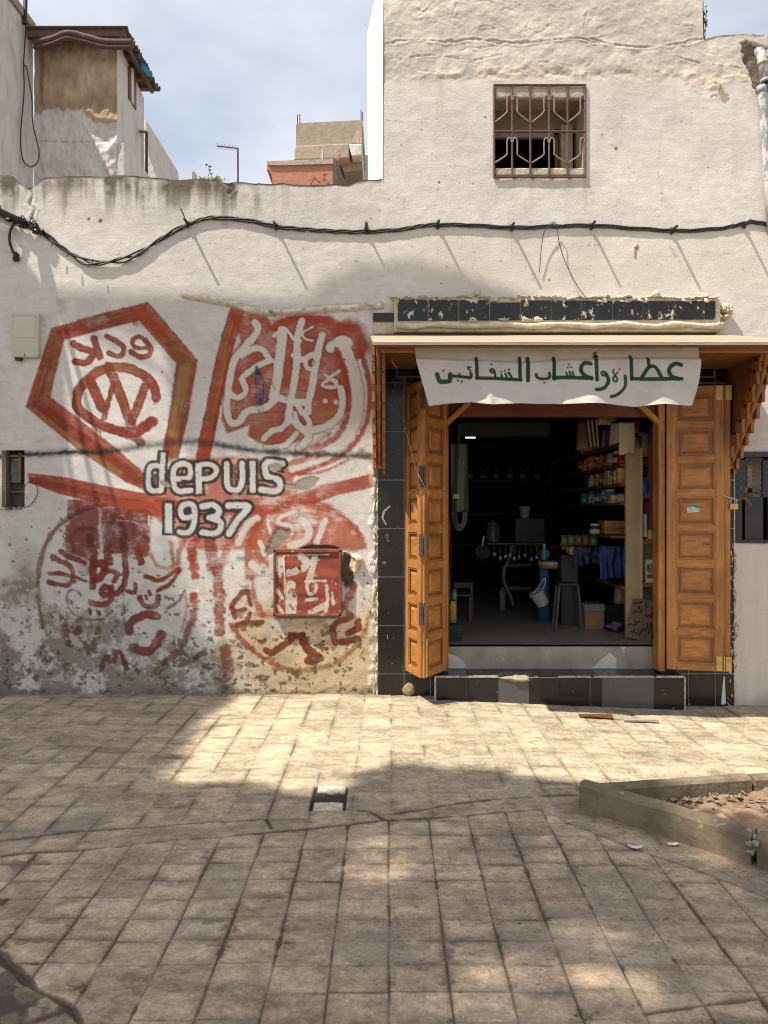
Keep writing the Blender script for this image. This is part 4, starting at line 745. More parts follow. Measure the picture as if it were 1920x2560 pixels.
# dark frieze with transom panes above the door
fr = MB().box(xpx(1012), xpx(1800), 0.06, 0.10, zpx(1030), zpx(800)); FRZ = fr.build("transom", M_BLACK, SHOP)
gl = mat("dark_glass", (0.01, 0.012, 0.012), None, 0.08, 5, bump=0)
for x0, x1 in ((992, 1200), (1210, 1410), (1420, 1600), (1610, 1783)):
    pn = MB().box(xpx(x0), xpx(x1), -.020, -.012, zpx(944), zpx(872)).build("window", gl, FRZ)
    f_ = MB()
    for a, b in (((x0, 944), (x1, 944)), ((x0, 872), (x1, 872)), ((x0, 944), (x0, 872)), ((x1, 944), (x1, 872))): f_.bar((xpx(a[0]), -.022, zpx(a[1])), (xpx(b[0]), -.022, zpx(b[1])), .012, .012)
    f_.build("frame", mat("grey_painted_metal", (.22, .22, .23), (.12, .12, .12), .5, 20), pn)
# door frame, head beam and corner braces
DF = MB(); DF.box(xpx(1643), xpx(1660), -.03, .10, .235, zpx(1005)); DF.box(xpx(1110), xpx(1121), -.01, .10, .235, zpx(1005)); DFO = DF.build("door_frame", M_WOOD, SHOP, bevel=.004)
MB().box(xpx(1118), xpx(1648), .02, .12, zpx(1040), zpx(985)).build("head_beam", M_WRED, DFO, bevel=.006)
br = MB(); br.bar((xpx(1116), -.02, zpx(1060)), (xpx(1172), -.02, zpx(1008)), .05, .04); br.bar((xpx(1646), -.02, zpx(1058)), (xpx(1590), -.02, zpx(1008)), .05, .04); br.build("corner_brace", M_WOOD, DFO, bevel=.004)

# folding door leaves
def leaf(name, a, b, z0, z1, stiles=(.055, .055), panels=8, thick=.035, label=None, hinges=None, face=-1):
    """a panelled leaf between two plan points, seen from the street"""
    ax, ay = a; bx, by = b; t = Vector((bx - ax, by - ay, 0)); wdt = t.length; t.normalize(); nrm = Vector((t.y, -t.x, 0))
    if nrm.y > 0: nrm = -nrm
    M = Matrix((t, nrm, Vector((0, 0, 1)))).transposed().to_4x4(); M.translation = Vector((ax, ay, z0)); h = z1 - z0
    mb = MB(); s0, s1 = stiles
    mb.box(0, s0, -thick, 0, 0, h, M); mb.box(wdt - s1, wdt, -thick, 0, 0, h, M)
    o = mb.build(name, M_WOOD, SHOP, bevel=.004)
    if label: o['label'] = label
    ra = MB(); pa = MB(); gv = MB(); rail = .052; ph = (h - rail * (panels + 1)) / panels
    for k in range(panels + 1):
        z = k * (rail + ph); ra.box(s0, wdt - s1, -thick, -.001, z, z + rail, M)
    for k in range(panels):
        z = k * (rail + ph) + rail; x0, x1 = s0, wdt - s1; e = min(.036, (x1 - x0) * .18)
        gv.box(x0 - .002, x1 + .002, -thick + .004, -.020, z - .002, z + ph + .002, M)      # ground of the panel; its darker wood paints in groove shade and built-up dirt
        # raised and bevelled field
        v = [Vector(q) for q in [(x0 + e, -.018, z + e), (x1 - e, -.018, z + e), (x1 - e, -.018, z + ph - e), (x0 + e, -.018, z + ph - e), (x0 + e * 1.5, -.008, z + e * 1.5), (x1 - e * 1.5, -.008, z + e * 1.5), (x1 - e * 1.5, -.008, z + ph - e * 1.5), (x0 + e * 1.5, -.008, z + ph - e * 1.5)]]
        pa.add([M @ q for q in v], [(4, 5, 6, 7), (0, 1, 5, 4), (1, 2, 6, 5), (2, 3, 7, 6), (3, 0, 4, 7)])
        m_ = .012
        for (p, q) in (((x0, z), (x1, z)), ((x0, z + ph), (x1, z + ph))): ra.box(p[0], q[0], -.016, -.006, p[1] - (m_ if p[1] > z + .01 else 0), p[1] + (0 if p[1] > z + .01 else m_), M)
        ra.box(x0, x0 + m_, -.016, -.0065, z + m_, z + ph - m_, M); ra.box(x1 - m_, x1, -.016, -.0065, z + m_, z + ph - m_, M)
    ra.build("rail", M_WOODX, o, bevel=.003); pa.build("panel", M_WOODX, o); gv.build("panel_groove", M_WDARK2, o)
    return o, M, wdt, h
ZB, ZT = 0.247, 2.515
P_in = (0.470, -.035); P_ap = (0.272, -.335); P_ap2 = (0.240, -.335); P_out = (0.132, -.055)
L1, M1, w1, h1 = leaf("door_leaf", P_out, P_ap2, ZB, ZT, (.05, .065), label="narrow outer leaf of the folding door, half in sun")
L2, M2, w2, h2 = leaf("door_leaf", P_ap, P_in, ZB, ZT, (.06, .05), label="inner leaf of the folding door, turned in to the doorway")
gap = MB()
L3, M3, w3, h3 = leaf("door_leaf", (xpx(1660), -.060), (2.642, -.150), ZB + .01, ZT, (.075, .070), label="right-hand pine leaf folded flat against the wall, with a torn sticker")
MB().box(w3 + .004, w3 + .045, -.05, -.012, .0, h3, M3).build("edge_leaf", M_WOOD, L3, bevel=.003)
hg = MB()
for f_ in (.035, .30, .53, .76): 
    z = ZB + h1 * (1 - f_) - .05
    for (px_, s_) in (((0.238, -.336), -1), ((0.276, -.336), 1)): hg.box(px_[0] - .009, px_[0] + .009, -.346, -.334, z - .085, z + .085)
    hg.tube([(0.256, -.343, z - .08), (0.256, -.343, z + .08)], .007, 8)
for f_ in (.97,):
    z = ZB + h1 * (1 - f_)
hg.build("hinge", M_IRON, L1)
h4 = MB()
for z in (h3 - .06, .065):
    for x in (w3 - .062, w3 + .006): h4.box(x, x + .045, -.003, .004, z - .06, z + .055, M3)
    h4.tube([M3 @ Vector((w3 - .004, .004, z - .06)), M3 @ Vector((w3 - .004, .004, z + .055))], .006, 8)
h4.build("hinge", M_BRASS, L3)
st = MB().add([M3 @ Vector(q) for q in [(.15, -.004, 1.265), (.245, -.004, 1.275), (.25, -.004, 1.312), (.215, -.004, 1.325), (.16, -.004, 1.322), (.146, -.004, 1.30)]], [(0, 1, 2, 3, 4, 5)])
STK = MB().prism([M3 @ Vector(q) for q in [(.155, -.0075, 1.252), (.245, -.0075, 1.258), (.252, -.0075, 1.300), (.222, -.0075, 1.318), (.165, -.0075, 1.314), (.150, -.0075, 1.285)]], M3.to_3x3() @ Vector((0, .0015, 0))).build("sticker", mat("torn_paper", (.66, .66, .62), (.42, .45, .42), .8, 40), L3)
MB().prism([M3 @ Vector(q) for q in [(.152, -.0055, 1.292), (.20, -.0055, 1.300), (.250, -.0055, 1.285), (.250, -.0055, 1.300), (.222, -.0055, 1.316), (.167, -.0055, 1.312)]], M3.to_3x3() @ Vector((0, .001, 0))).build("print", mat("green_print", (.04, .16, .06), (.1, .25, .12), .7, 60), STK)
# latch and bolts on the folded pair
lt = MB().tube([(0.288, -.352, .26), (0.288, -.352, .55)], .006, 7); lt.build("bolt", M_BRASS, L2)

# step of tiles and the cement riser
sx0, sx1 = 0.352, 2.325; sy0, sy1 = -.150, .14; sz = .222
STP = MB().box(sx0 + .012, sx1 - .012, sy0 + .014, sy1 + .02, -.15, sz - .012).build("shop_step", M_GROUT, SHOP)
t1 = MB(); t2 = MB(); xs_ = [1091, 1167, 1246, 1323, 1399, 1477]; 
def T_(a, b, g): (t2 if g else t1).box((a - CX) * (D + sy0) / F + .002, (b - CX) * (D + sy0) / F - .002, sy0, sy0 + .016, -.15, sz - .016)
for k, (a, b, g) in enumerate([(1091, 1167, 0), (1167, 1246, 0), (1246, 1323, 1), (1323, 1399, 0), (1399, 1477, 0), (1478, 1506, 0), (1507, 1634, 1), (1635, 1711, 0)]): T_(a, b, g)
for k in range(7): t1.box(sx0 + .002 + k * .2815, sx0 + k * .2815 + .279, sy0 + .016, sy1 + .02, sz - .012, sz)
t1.build("black_tile", M_TILE, STP, bevel=.001); t2.build("grey_tile", M_TILEG, STP, bevel=.001)
tr = MB(); Yx = lambda p: (p - CX) * (D + sy0) / F
for a, b in ((1087, 1246), (1335, 1345), (1395, 1477), (1485, 1634), (1642, 1712)): tr.box(Yx(a), Yx(b), sy0 - .004, sy0 + .02, sz - .010, sz + .002)
tr.box(Yx(1710), Yx(1714), sy0 - .005, sy0 + .02, -.14, sz - .012); tr.box(Yx(1086), Yx(1090), sy0 - .004, sy0 + .02, -.12, sz - .012)
tr.build("edge_trim", mat("dirty_trim", (.50, .48, .43), (.22, .2, .17), .7, 30), STP)
MB().blob((Yx(1294), sy0 + .004, sz - .022), .115, .02, .022, 14, 8, .5, 3).build("broken_edge", mat("raw_mortar", (.50, .40, .26), (.33, .25, .15), .95, 40, bump=.8), STP, smooth=True)
RZ = .405
ri = MB().box(xpx(1105), xpx(1668), .125, .22, .2, RZ); RI = ri.build("riser", M_CEM, SHOP, bevel=.006)
wt = MB(); X_ = lambda p: (p - CX) * 6.09 / F; Z_ = lambda q: H + (CY - q) * 6.09 / F
for pl in ([(1120, 1671), (1170, 1671), (1158, 1652), (1140, 1640), (1120, 1633)], [(1478, 1671), (1541, 1671), (1541, 1645), (1524, 1632), (1505, 1648)], [(1630, 1670), (1652, 1670), (1652, 1640)]): wt.prism([(X_(a), .121, Z_(b)) for a, b in pl], (0, .006, 0))
wt.build("white_tile_piece", mat("white_glazed_tile", (.62, .60, .56), (.5, .48, .44), .3, 20), RI)
# room behind the door
rm = MB(); x0, x1, y0, y1, z0, z1 = -.35, 2.62, .13, 5.6, RZ, 2.95
rm.add([(x0, y0, z0), (x1, y0, z0), (x1, y1, z0), (x0, y1, z0)], [(0, 1, 2, 3)])
rm.build("shop_floor", mat("worn_floor_tile", (.33, .285, .23), (.24, .205, .165), .4, 3, 5, .05), SHOP)
iw = MB(); iw.add([(x0, y0, z0), (x0, y1, z0), (x0, y1, z1), (x0, y0, z1), (x1, y0, z0), (x1, y1, z0), (x1, y1, z1), (x1, y0, z1)], [(0, 1, 2, 3), (5, 4, 7, 6), (1, 5, 6, 2), (3, 2, 6, 7)])
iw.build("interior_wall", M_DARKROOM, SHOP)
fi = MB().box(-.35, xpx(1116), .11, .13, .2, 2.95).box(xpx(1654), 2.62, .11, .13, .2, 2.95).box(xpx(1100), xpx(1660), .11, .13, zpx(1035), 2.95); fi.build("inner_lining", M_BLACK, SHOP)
cb = MB(); a = W(1150, 1056, 8.6); b = W(1376, 1090, 8.6); cb.box(a.x, b.x, a.y, a.y + .25, b.z, a.z); cb.build("ceiling_beam", mat("grey_beam", (.10, .095, .085), (.075, .07, .065), .9, 4), SHOP)

# upper window: recess, sill, inner wooden frame, dark room, wrought grille
wx0, wx1, wz0, wz1 = xpx(1238), xpx(1462), zpx(439), zpx(219)
rc = MB(); dy = .34; rc.add([(wx0 - .01, 0.0, wz0), (wx1 + .01, 0.0, wz0), (wx1, dy, wz0), (wx0, dy, wz0), (wx0 - .01, 0.0, wz1), (wx1 + .01, 0.0, wz1), (wx1, dy, wz1), (wx0, dy, wz1)], [(0, 1, 2, 3), (5, 4, 7, 6), (4, 0, 3, 7), (1, 5, 6, 2)])
WN = rc.build("window", mat("recess_plaster", (.50, .45, .37), (.36, .31, .24), .9, 10, bump=.5), SHOP)
MB().box(wx0 + .0, wx1 - .0, -.004, .06, wz0, wz0 + .065).build("sill", mat("sill_plaster", (.52, .46, .36), (.38, .32, .24), .95, 14, bump=.9), WN, bevel=.012)
MB().box(wx0, wx1, -.004, .05, wz1 - .085, wz1).build("head_plaster", mat("head_plaster", (.50, .44, .36), (.33, .28, .22), .95, 12, bump=.9), WN, bevel=.012)
MB().box(wx0, wx1, dy, dy + .04, wz1 - .16, wz1 - .0).build("shutter_box", mat("beige_board", (.30, .26, .20), (.24, .20, .155), .8, 5), WN)
MB().box(wx0, wx1 - .17, dy - .01, dy + .03, wz1 - .235, wz1 - .16).build("top_rail", M_CEM, WN, bevel=.004)
MB().box(wx1 - .13, wx1 - .03, dy - .08, dy + .02, wz0 + .04, wz1 - .16).build("side_jamb", mat("jamb_paint", (.40, .36, .29), (.30, .26, .2), .9, 9), WN, bevel=.005)
MB().box(wx1 - .165, wx1 - .14, dy - .02, dy + .02, wz0 + .04, wz1 - .22).build("inner_frame", M_WDARK, WN)
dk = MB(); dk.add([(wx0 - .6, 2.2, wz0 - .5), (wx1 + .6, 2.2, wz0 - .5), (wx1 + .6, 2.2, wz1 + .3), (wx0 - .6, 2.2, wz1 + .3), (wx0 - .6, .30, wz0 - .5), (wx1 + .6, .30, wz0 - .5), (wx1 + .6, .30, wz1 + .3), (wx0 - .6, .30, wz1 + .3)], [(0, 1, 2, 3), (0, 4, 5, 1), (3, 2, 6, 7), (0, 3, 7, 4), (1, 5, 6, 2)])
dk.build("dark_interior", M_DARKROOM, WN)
Q = lambda u, v, y=-.010: (xpx(900 + u / 1.6265), y, zpx(v / 1.6265))
gr = MB()
for u in (545, 618, 692, 768, 843, 915): gr.tube([Q(u, 348), Q(u, 722)], .0088, 6)
for v in (348, 538, 722): gr.tube([Q(542, v), Q(918, v)], .0090, 6)
GRL = gr.build("window_grille", M_IRON, WN)
sw = MB()
for oy in (0, 172):
    for c_, sides in ((618, (-1, 1)), (768, (-1, 1)), (915, (-1,))):
        for s_ in sides: sw.tube([Q(*p, -.014) for p in crv([(c_ + s_ * 2, 412 + oy), (c_ + s_ * 5, 396 + oy), (c_ + s_ * 13, 392 + oy), (c_ + s_ * 20, 402 + oy), (c_ + s_ * 21, 440 + oy), (c_ + s_ * 24, 462 + oy), (c_ + s_ * 70, 500 + oy - (8 if oy else 0))], 4)], .0062, 6)
sw.build("scroll", mat("pale_iron", (.33, .25, .20), (.2, .13, .10), .7, 40), GRL, smooth=True)

# iron hatch at the right edge
hx0, hx1, hz0, hz1 = xpx(1842), xpx(1988), zpx(1354), zpx(1133)
HT = MB(); HT.box(hx0, hx1, .03, .06, hz0, hz0 + .36); HT.box(hx0, xpx(1868), .03, .06, hz0, hz1); HT.box(hx0, hx1, .03, .06, zpx(1150), hz1); HT.box(xpx(1912), xpx(1925), .03, .06, hz0, hz1); HT.box(xpx(1868), xpx(1925), .032, .058, zpx(1235), zpx(1230))
HTO = HT.build("iron_hatch", M_BLACK, SHOP, bevel=.003)
MB().box(hx0 - .01, hx0 + .04, -.012, .06, hz0 - .01, hz1 + .01).box(hx0, hx1, -.012, .06, hz1 - .03, hz1 + .012).box(hx0, hx1, -.01, .06, hz0 - .012, hz0 + .014).build("frame", M_BLACK, HTO, bevel=.003)
mw = MB()
for k in range(-8, 16):
    for s_ in (1, -1):
        xa = xpx(1866) + k * .022; mw.tube([(xa, .04 + .003 * s_, zpx(1228)), (xa + s_ * .13, .04 + .003 * s_, zpx(1148))], .0016, 4, False)
mw.build("wire_mesh", M_IRON, HTO)
pw = MB().box(xpx(1866), xpx(1880), .16, .18, zpx(1232), zpx(1160)).box(xpx(1893), xpx(1905), .16, .18, zpx(1232), zpx(1160)).box(xpx(1866), xpx(1905), .16, .18, zpx(1232), zpx(1218)); pw.build("inner_pane_frame", M_WPAINT, HTO)
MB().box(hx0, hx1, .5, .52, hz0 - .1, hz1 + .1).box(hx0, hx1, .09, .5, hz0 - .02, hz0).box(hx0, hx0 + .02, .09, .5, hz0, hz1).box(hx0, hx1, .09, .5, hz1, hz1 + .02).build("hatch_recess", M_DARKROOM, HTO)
# niche at the left edge
nx0, nx1, nz0, nz1 = xpx(14), xpx(62), zpx(1268), zpx(1126)
nm = mat("niche_cement", (.17, .14, .10), (.10, .085, .06), .95, 12, bump=.7)
NC = MB().box(nx0 - .02, nx1 + .02, .11, .13, nz0 - .02, nz1 + .02).box(nx0 - .03, nx0, -.004, .13, nz0, nz1).box(nx1, nx1 + .02, .0, .13, nz0, nz1).box(nx0, nx1, .0, .13, nz1, nz1 + .03).box(nx0, nx1, 0, .13, nz0 - .02, nz0).build("wall_niche", nm, SHOP)
cv_ = MB().box(nx0 + .01, nx0 + .085, .06, .11, nz0 + .20, nz0 + .40).box(nx0 + .09, nx0 + .105, .03, .11, nz0 + .2, nz1 - .02).box(nx0 + .01, nx1 - .01, .05, .11, nz0 + .12, nz0 + .13).box(nx0, nx1, .03, .11, nz1 - .05, nz1 - .035); cv_.build("old_fuse_board", mat("old_board", (.24, .20, .14), (.12, .10, .07), .9, 20), NC)
nw = MB()
for k in range(6):
    a = (nx0 + rng.uniform(.0, .1), -.005, nz0 + rng.uniform(0, .03)); nw.tube(crv([a, (a[0] + rng.uniform(-.02, .06), -.03, a[2] - .02), (a[0] + rng.uniform(.02, .1), -.02, a[2] + rng.uniform(-.03, .03))], 4), .0025, 5)
nw.tube(crv([(nx1 - .02, -.01, nz0), (nx1 + .04, -.012, nz0 + .01), (nx1 + .10, -.012, nz0 + .09), (nx1 + .095, -.012, nz0 + .18), (nx1 + .02, -.01, nz0 + .20)], 5), .0028, 5)
nw.tube(crv([(nx0 - .12, -.01, nz0 - .01), (nx0 - .02, -.012, nz0 - .02), (nx0 + .05, -.02, nz0 - .02), (nx0 + .07, -.02, nz0 + .02)], 5), .0025, 5)
nw.build("loose_wire", M_BLKPL, NC)
# upper part of the building behind the low wall: its raking white side
rs = MB(); a = Vector((-.05, .0, 4.20)); xs2 = (922 - CX) * 7.35 / F
rs.add([(-.047, -.002, zpx(453)), (-.047, -.002, 5.95), (xs2 - .02, 1.38, 5.95 + .3), (xs2, 1.38, 3.9)], [(0, 3, 2, 1)])
rs.build("side_wall", mat("bright_white_plaster", (.78, .76, .72), (.68, .65, .60), .9, 6, 6, .4, 25), SHOP)
xw_ = MB().box(-9, -3.347, .001, .28, -.2, 4.22).box(3.342, 9, .001, .28, -.2, 5.33); xw_.build("wall_extension", mat("plain_plaster", (.60, .56, .50), (.50, .46, .40), .9, 3, 7, .5, 40, dist=.006, spots=(3, .70, (.40, .36, .29))), SHOP)
# body of the building (roof and back walls), so it is solid from other sides
bd = MB().box(-.02, 2.52, .29, 6.5, 5.80, 5.86).box(2.46, 2.52, .29, 6.5, 2.97, 5.80).box(-.02, .04, 1.45, 6.5, 2.97, 5.80).box(-.02, 2.52, 6.44, 6.5, 2.97, 5.80).box(2.63, 9, .29, .5, -.2, 5.2)
bd.build("building_body", M_PLASTER, SHOP)
# ------------------------------------------------------------------ things on the wall
mbx = thing("meter_box", (xpx(70), -.05, zpx(897)), "small cream meter box with a blank square window, fixed left of the red hexagon", "meter box")
M_CREAM = mat("aged_cream_plastic", (.56, .52, .43), (.50, .46, .38), .55, 5, 5, .05, spots=(9, .70, (.36, .31, .23)))
MB().box(xpx(38), xpx(103), -.055, -.002, zpx(896), zpx(791)).build("case", M_CREAM, mbx, bevel=.006)
MB().box(xpx(36), xpx(105), -.062, -.012, zpx(794), zpx(788)).box(xpx(99), xpx(104), -.064, -.02, zpx(893), zpx(793)).build("cover_rim", M_CREAM, mbx, bevel=.003)
MB().box(xpx(43), xpx(95), -.0585, -.05, zpx(847), zpx(793)).build("window", mat("cream_pane", (.58, .545, .45), (.52, .48, .39), .35, 7), mbx, bevel=.002)
MB().tube([(xpx(70), -.06, zpx(891)), (xpx(70), -.05, zpx(891))], .006, 8).build("lock", M_BLKPL, mbx)
MB().box(xpx(44), xpx(58), -.045, -.002, zpx(903), zpx(895)).build("cable_gland", M_BLKPL, mbx)

# painted cabinet door, part of the mural runs over it
cab = thing("wall_cabinet", (xpx(770), -.04, zpx(1538)), "dented steel wall cabinet painted over with the red mural, under the 1937", "cabinet")
cxs = np.linspace(xpx(688), xpx(852), 120); czs = np.linspace(zpx(1376), zpx(1537), 118); CX_, CZ_ = np.meshgrid(cxs, czs); CPX = CX + CX_ * PXM; CPY = CY - (CZ_ - H) * PXM
CC = np.ones(CX_.shape + (3,), np.float32) * np.array([.27, .062, .034]); CH = np.zeros(CX_.shape, np.float32)
K = Canvas(CPX, CPY, CC, CH, False); K.T(480, 1220, 3.456)
K.C *= (1 + .35 * K.n2 + .2 * K.n4)[..., None]
CW = (.58, .53, .44)
K.poly([(725, 585), (800, 585), (800, 700), (770, 780), (728, 700)], CW, 2, .9, .15, 3)
for p, wd in [([(850, 730), (960, 690), (1000, 640), (950, 590)], 60), ([(1065, 590), (1040, 720), (1010, 800)], 50), ([(860, 840), (850, 900), (870, 960), (860, 1060)], 90), ([(985, 800), (1160, 800)], 20), ([(1000, 830), (1010, 900), (1060, 900), (1080, 830)], 26), ([(1000, 960), (1080, 955)], 26), ([(1165, 840), (1175, 950), (1160, 1060)], 30), ([(1030, 1070), (1160, 1000)], 50), ([(1215, 900), (1225, 1000)], 26), ([(740, 880), (790, 940)], 34), ([(750, 1010), (790, 1070)], 30)]: K.stroke(p, wd, CW, 2.2, .85, .35, 1.6)
for p, wd in [([(845, 900), (870, 870), (890, 930)], 24), ([(850, 1000), (880, 1040)], 20)]: K.stroke(p, wd, DRED, 3, .8, .4)
for k in range(40): K.dot((rng.uniform(725, 1280), rng.uniform(545, 1085)), rng.uniform(4, 12), (.40, .34, .27) if k % 2 else (.06, .035, .02), alpha=.7, wear=.2)
K.stroke([(800, 580), (812, 800), (822, 1080)], 12, (.6, .55, .46), 1.6, .9, .1, .8, False); K.stroke([(800, 580), (1190, 572)], 9, (.6, .55, .46), 1.6, .85, .2, .8, False)
dy_ = -.052 - .004 * (np.abs(CPX - (480 + 808 / 3.456)) < 3) + .003 * np.sin(CPX / 25.)
grid_mesh("cabinet_door", CX_[::-1], dy_[::-1], CZ_[::-1], K.C[::-1], paintmat("painted_steel", .6, .3, 50, .002, .1, 40), cab)
c2 = MB(); MRS = mat("red_rusty_steel", (.28, .07, .04), (.12, .05, .03), .6, 14, 6, .3, spots=(12, .62, (.36, .30, .24)))
for x0, x1, y0, y1 in ((686, 692, 1374, 1538), (848, 854, 1374, 1538), (686, 854, 1372, 1380), (686, 854, 1532, 1538)): c2.box(xpx(x0), xpx(x1), -.062, .02, zpx(y1), zpx(y0))
c2.build("cabinet_frame", MRS, cab, bevel=.003)
MB().box(xpx(690), xpx(850), -.03, .0, zpx(1545), zpx(1536)).build("lower_lip", mat("green_grey_lip", (.10, .12, .09), (.2, .13, .08), .8, 20), cab, bevel=.003)
MB().blob((xpx(702), -.058, zpx(1459)), .010, .008, .013, seed=2).blob((xpx(750), -.058, zpx(1418)), .011, .008, .016, seed=3).build("lock", M_BLKPL, cab)

# cable bundle with its clips
CPTS = [(-60, 528), (0, 536), (40, 548), (75, 560), (110, 582), (150, 615), (190, 640), (235, 655), (285, 652), (330, 640), (375, 614), (420, 588), (470, 562), (505, 549), (540, 545), (620, 552), (690, 567), (745, 573), (800, 577), (860, 580), (920, 580), (1000, 575), (1045, 567), (1090, 563), (1170, 564), (1280, 570), (1380, 567), (1480, 565), (1600, 573), (1700, 578), (1800, 572), (1845, 563), (1880, 556), (1920, 562), (2000, 570)]
cb_ = thing("power_cable", (0, -.03, zpx(570)), "twisted bundle of black electric cables pinned across the wall", "cable")
base = crv(CPTS, 5)
for s_ in range(3):
    pts = []
    for i, (x, y) in enumerate(base):
        a = i * .55 + s_ * 2.09; sp_ = .0055 if x > 480 else .007 + .004 * math.sin(i * .13 + s_ * 2)
        off = (0.012 * max(0, math.sin((x - 75) / 330 * math.pi))) if 75 < x < 405 else 0
        pts.append((xpx(x) + .003 * math.cos(a), -.009 - off + sp_ * .4 * math.sin(a), zpx(y) + sp_ * 2.0 * math.cos(a) - (.012 * s_ if 100 < x < 460 else 0) * math.sin(max(0, min(1, (x - 100) / 360)) * math.pi)))
    MB().tube(pts, .0078, 7).build("cable", M_BLKPL, cb_, smooth=True)
jt_ = MB()
for k in range(9): jt_.blob((xpx(20 + k * 11), -.04 - .01 * (k % 2), zpx(545 + k * 5 + 5 * math.sin(k * 2))), .03, .022, .018, 9, 6, .4, k)
for k in range(8): jt_.tube(crv([(xpx(60 + k * 4), -.05, zpx(555 + k * 2)), (xpx(68 + k * 5), -.075, zpx(548 + (k * 37) % 30)), (xpx(85 + k * 4), -.05, zpx(575 + k * 3))], 4), .004, 5)
jt_.tube([(xpx(10), -.04, zpx(540)), (xpx(10), -.06, zpx(520))], .005, 5)
jt_.build("joint_wrap", M_BLKPL, cb_, smooth=True)
MB().tube(crv([(xpx(50), -.04, zpx(552)), (xpx(34), -.05, zpx(580)), (xpx(32), -.05, zpx(612)), (xpx(42), -.045, zpx(640)), (xpx(46), -.03, zpx(655))], 5), [.010 + .001 * (k % 3) for k in range(21)], 7).blob((xpx(44), -.03, zpx(645)), .028, .025, .032, seed=9, wob=.4).build("drop_cable", M_BLKPL, cb_, smooth=True)
for k, (x, y) in enumerate([(140, 610), (178, 637), (240, 655)]): MB().tube([(xpx(x), -.05, zpx(y)), (xpx(x - 4), -.055, zpx(y + 11))], .004, 5).build("cable_tie", M_BLKPL, cb_)
PEGS = [(470, 561), (690, 567), (916, 577), (1094, 564), (1278, 570), (1477, 566), (1678, 577), (1858, 563)]
for k, (x, y) in enumerate(PEGS):
    p = MB(); p.tube([(xpx(x), .0, zpx(y)), (xpx(x) + .002, -.120, zpx(y) + (-.006 if k else .0))], .0105, 7); p.tube([(xpx(x) - .012, -.018, zpx(y) - .022), (xpx(x) - .012, -.02, zpx(y) + .02), (xpx(x) + .012, -.02, zpx(y) + .02), (xpx(x) + .012, -.018, zpx(y) - .022)], .004, 6); p.blob((xpx(x), -.012, zpx(y) - .012), .018, .012, .018, 8, 6, .3, k)
    p.build("cable_clip", M_BLKPL, cb_)
MB().tube([(xpx(470), -.03, zpx(562)), (xpx(456), -.05, zpx(527))], .005, 6).tube([(xpx(916), 0, zpx(562)), (xpx(916), -.03, zpx(558))], .012, 8).build("bent_nail", M_IRON, cb_)
MB().tube(crv([(xpx(1385), -.035, zpx(560)), (xpx(1360), -.04, zpx(580)), (xpx(1352), -.03, zpx(620)), (xpx(1348), -.015, zpx(682))], 6), .0032, 5).tube(crv([(xpx(1372), -.035, zpx(562)), (xpx(1388), -.045, zpx(566)), (xpx(1395), -.04, zpx(610)), (xpx(1412), -.03, zpx(660)), (xpx(1440), -.05, zpx(720)), (xpx(1462), -.09, zpx(758))], 6), .0032, 5).build("loose_wire", M_BLKPL, cb_)
for k, (dx, dz_) in enumerate(((-.50, .20), (-.42, .27), (-.60, .30), (-.33, .22))):
    a = Vector((xpx(72 + k * 4), -.04, zpx(560 + k * 3))); pts = [a + Vector((dx * t * 9, -.34 * t * 9, dz_ * t * 9 - 1.2 * t * (1 - t))) for t in [i / 14 for i in range(15)]]
    MB().tube(pts, .012 + .003 * (k % 2), 6).build("span_cable", M_BLKPL, cb_, smooth=True)

# drainpipe in two pieces
dp = thing("drainpipe", (xpx(1905), -.05, zpx(560)), "broken plastic drainpipe with flaking white paint at the right edge", "drainpipe")
M_PVC = mat("flaking_pipe", (.60, .58, .55), (.46, .45, .44), .5, 12, 6, .4, 30, spots=(11, .50, (.27, .27, .28)), stretch=(1, 1, .5), dist=.006)
u = lambda x, y, d=-.05: (xpx(x), d, zpx(y))
MB().tube([u(1896, 128, .0), u(1893, 134, -.03), u(1893, 145, -.055), u(1896, 160, -.06), u(1904, 214, -.06)], [.032, .035, .037, .035, .034], 14).build("outlet_elbow", M_PVC, dp, smooth=True)
MB().tube([u(1896.5, 163, -.06), u(1898, 174, -.06)], .039, 14).tube([u(1903.2, 208, -.06), u(1904.4, 216, -.06)], .036, 14).build("collar", mat("grey_collar", (.40, .37, .33), (.28, .25, .2), .6, 20), dp, smooth=True)
MB().tube([u(1904.5, 216.5, -.06), u(1904.6, 217.5, -.06)], .030, 14).build("pipe_mouth", mat("pipe_dark", (.02, .018, .015), None, .9, 5), dp)
MB().tube([u(1897, 224, -.045), u(1899, 243, -.045), u(1905, 340, -.045), u(1914, 470, -.045), u(1922, 590, -.045)], [.036, .034, .031, .031, .031], 14).build("down_pipe", M_PVC, dp, smooth=True)
MB().tube([u(1896.8, 223, -.045), u(1898.6, 240, -.045)], .037, 14).build("collar", mat("bluegrey_collar", (.33, .35, .38), (.25, .26, .28), .55, 20), dp, smooth=True)

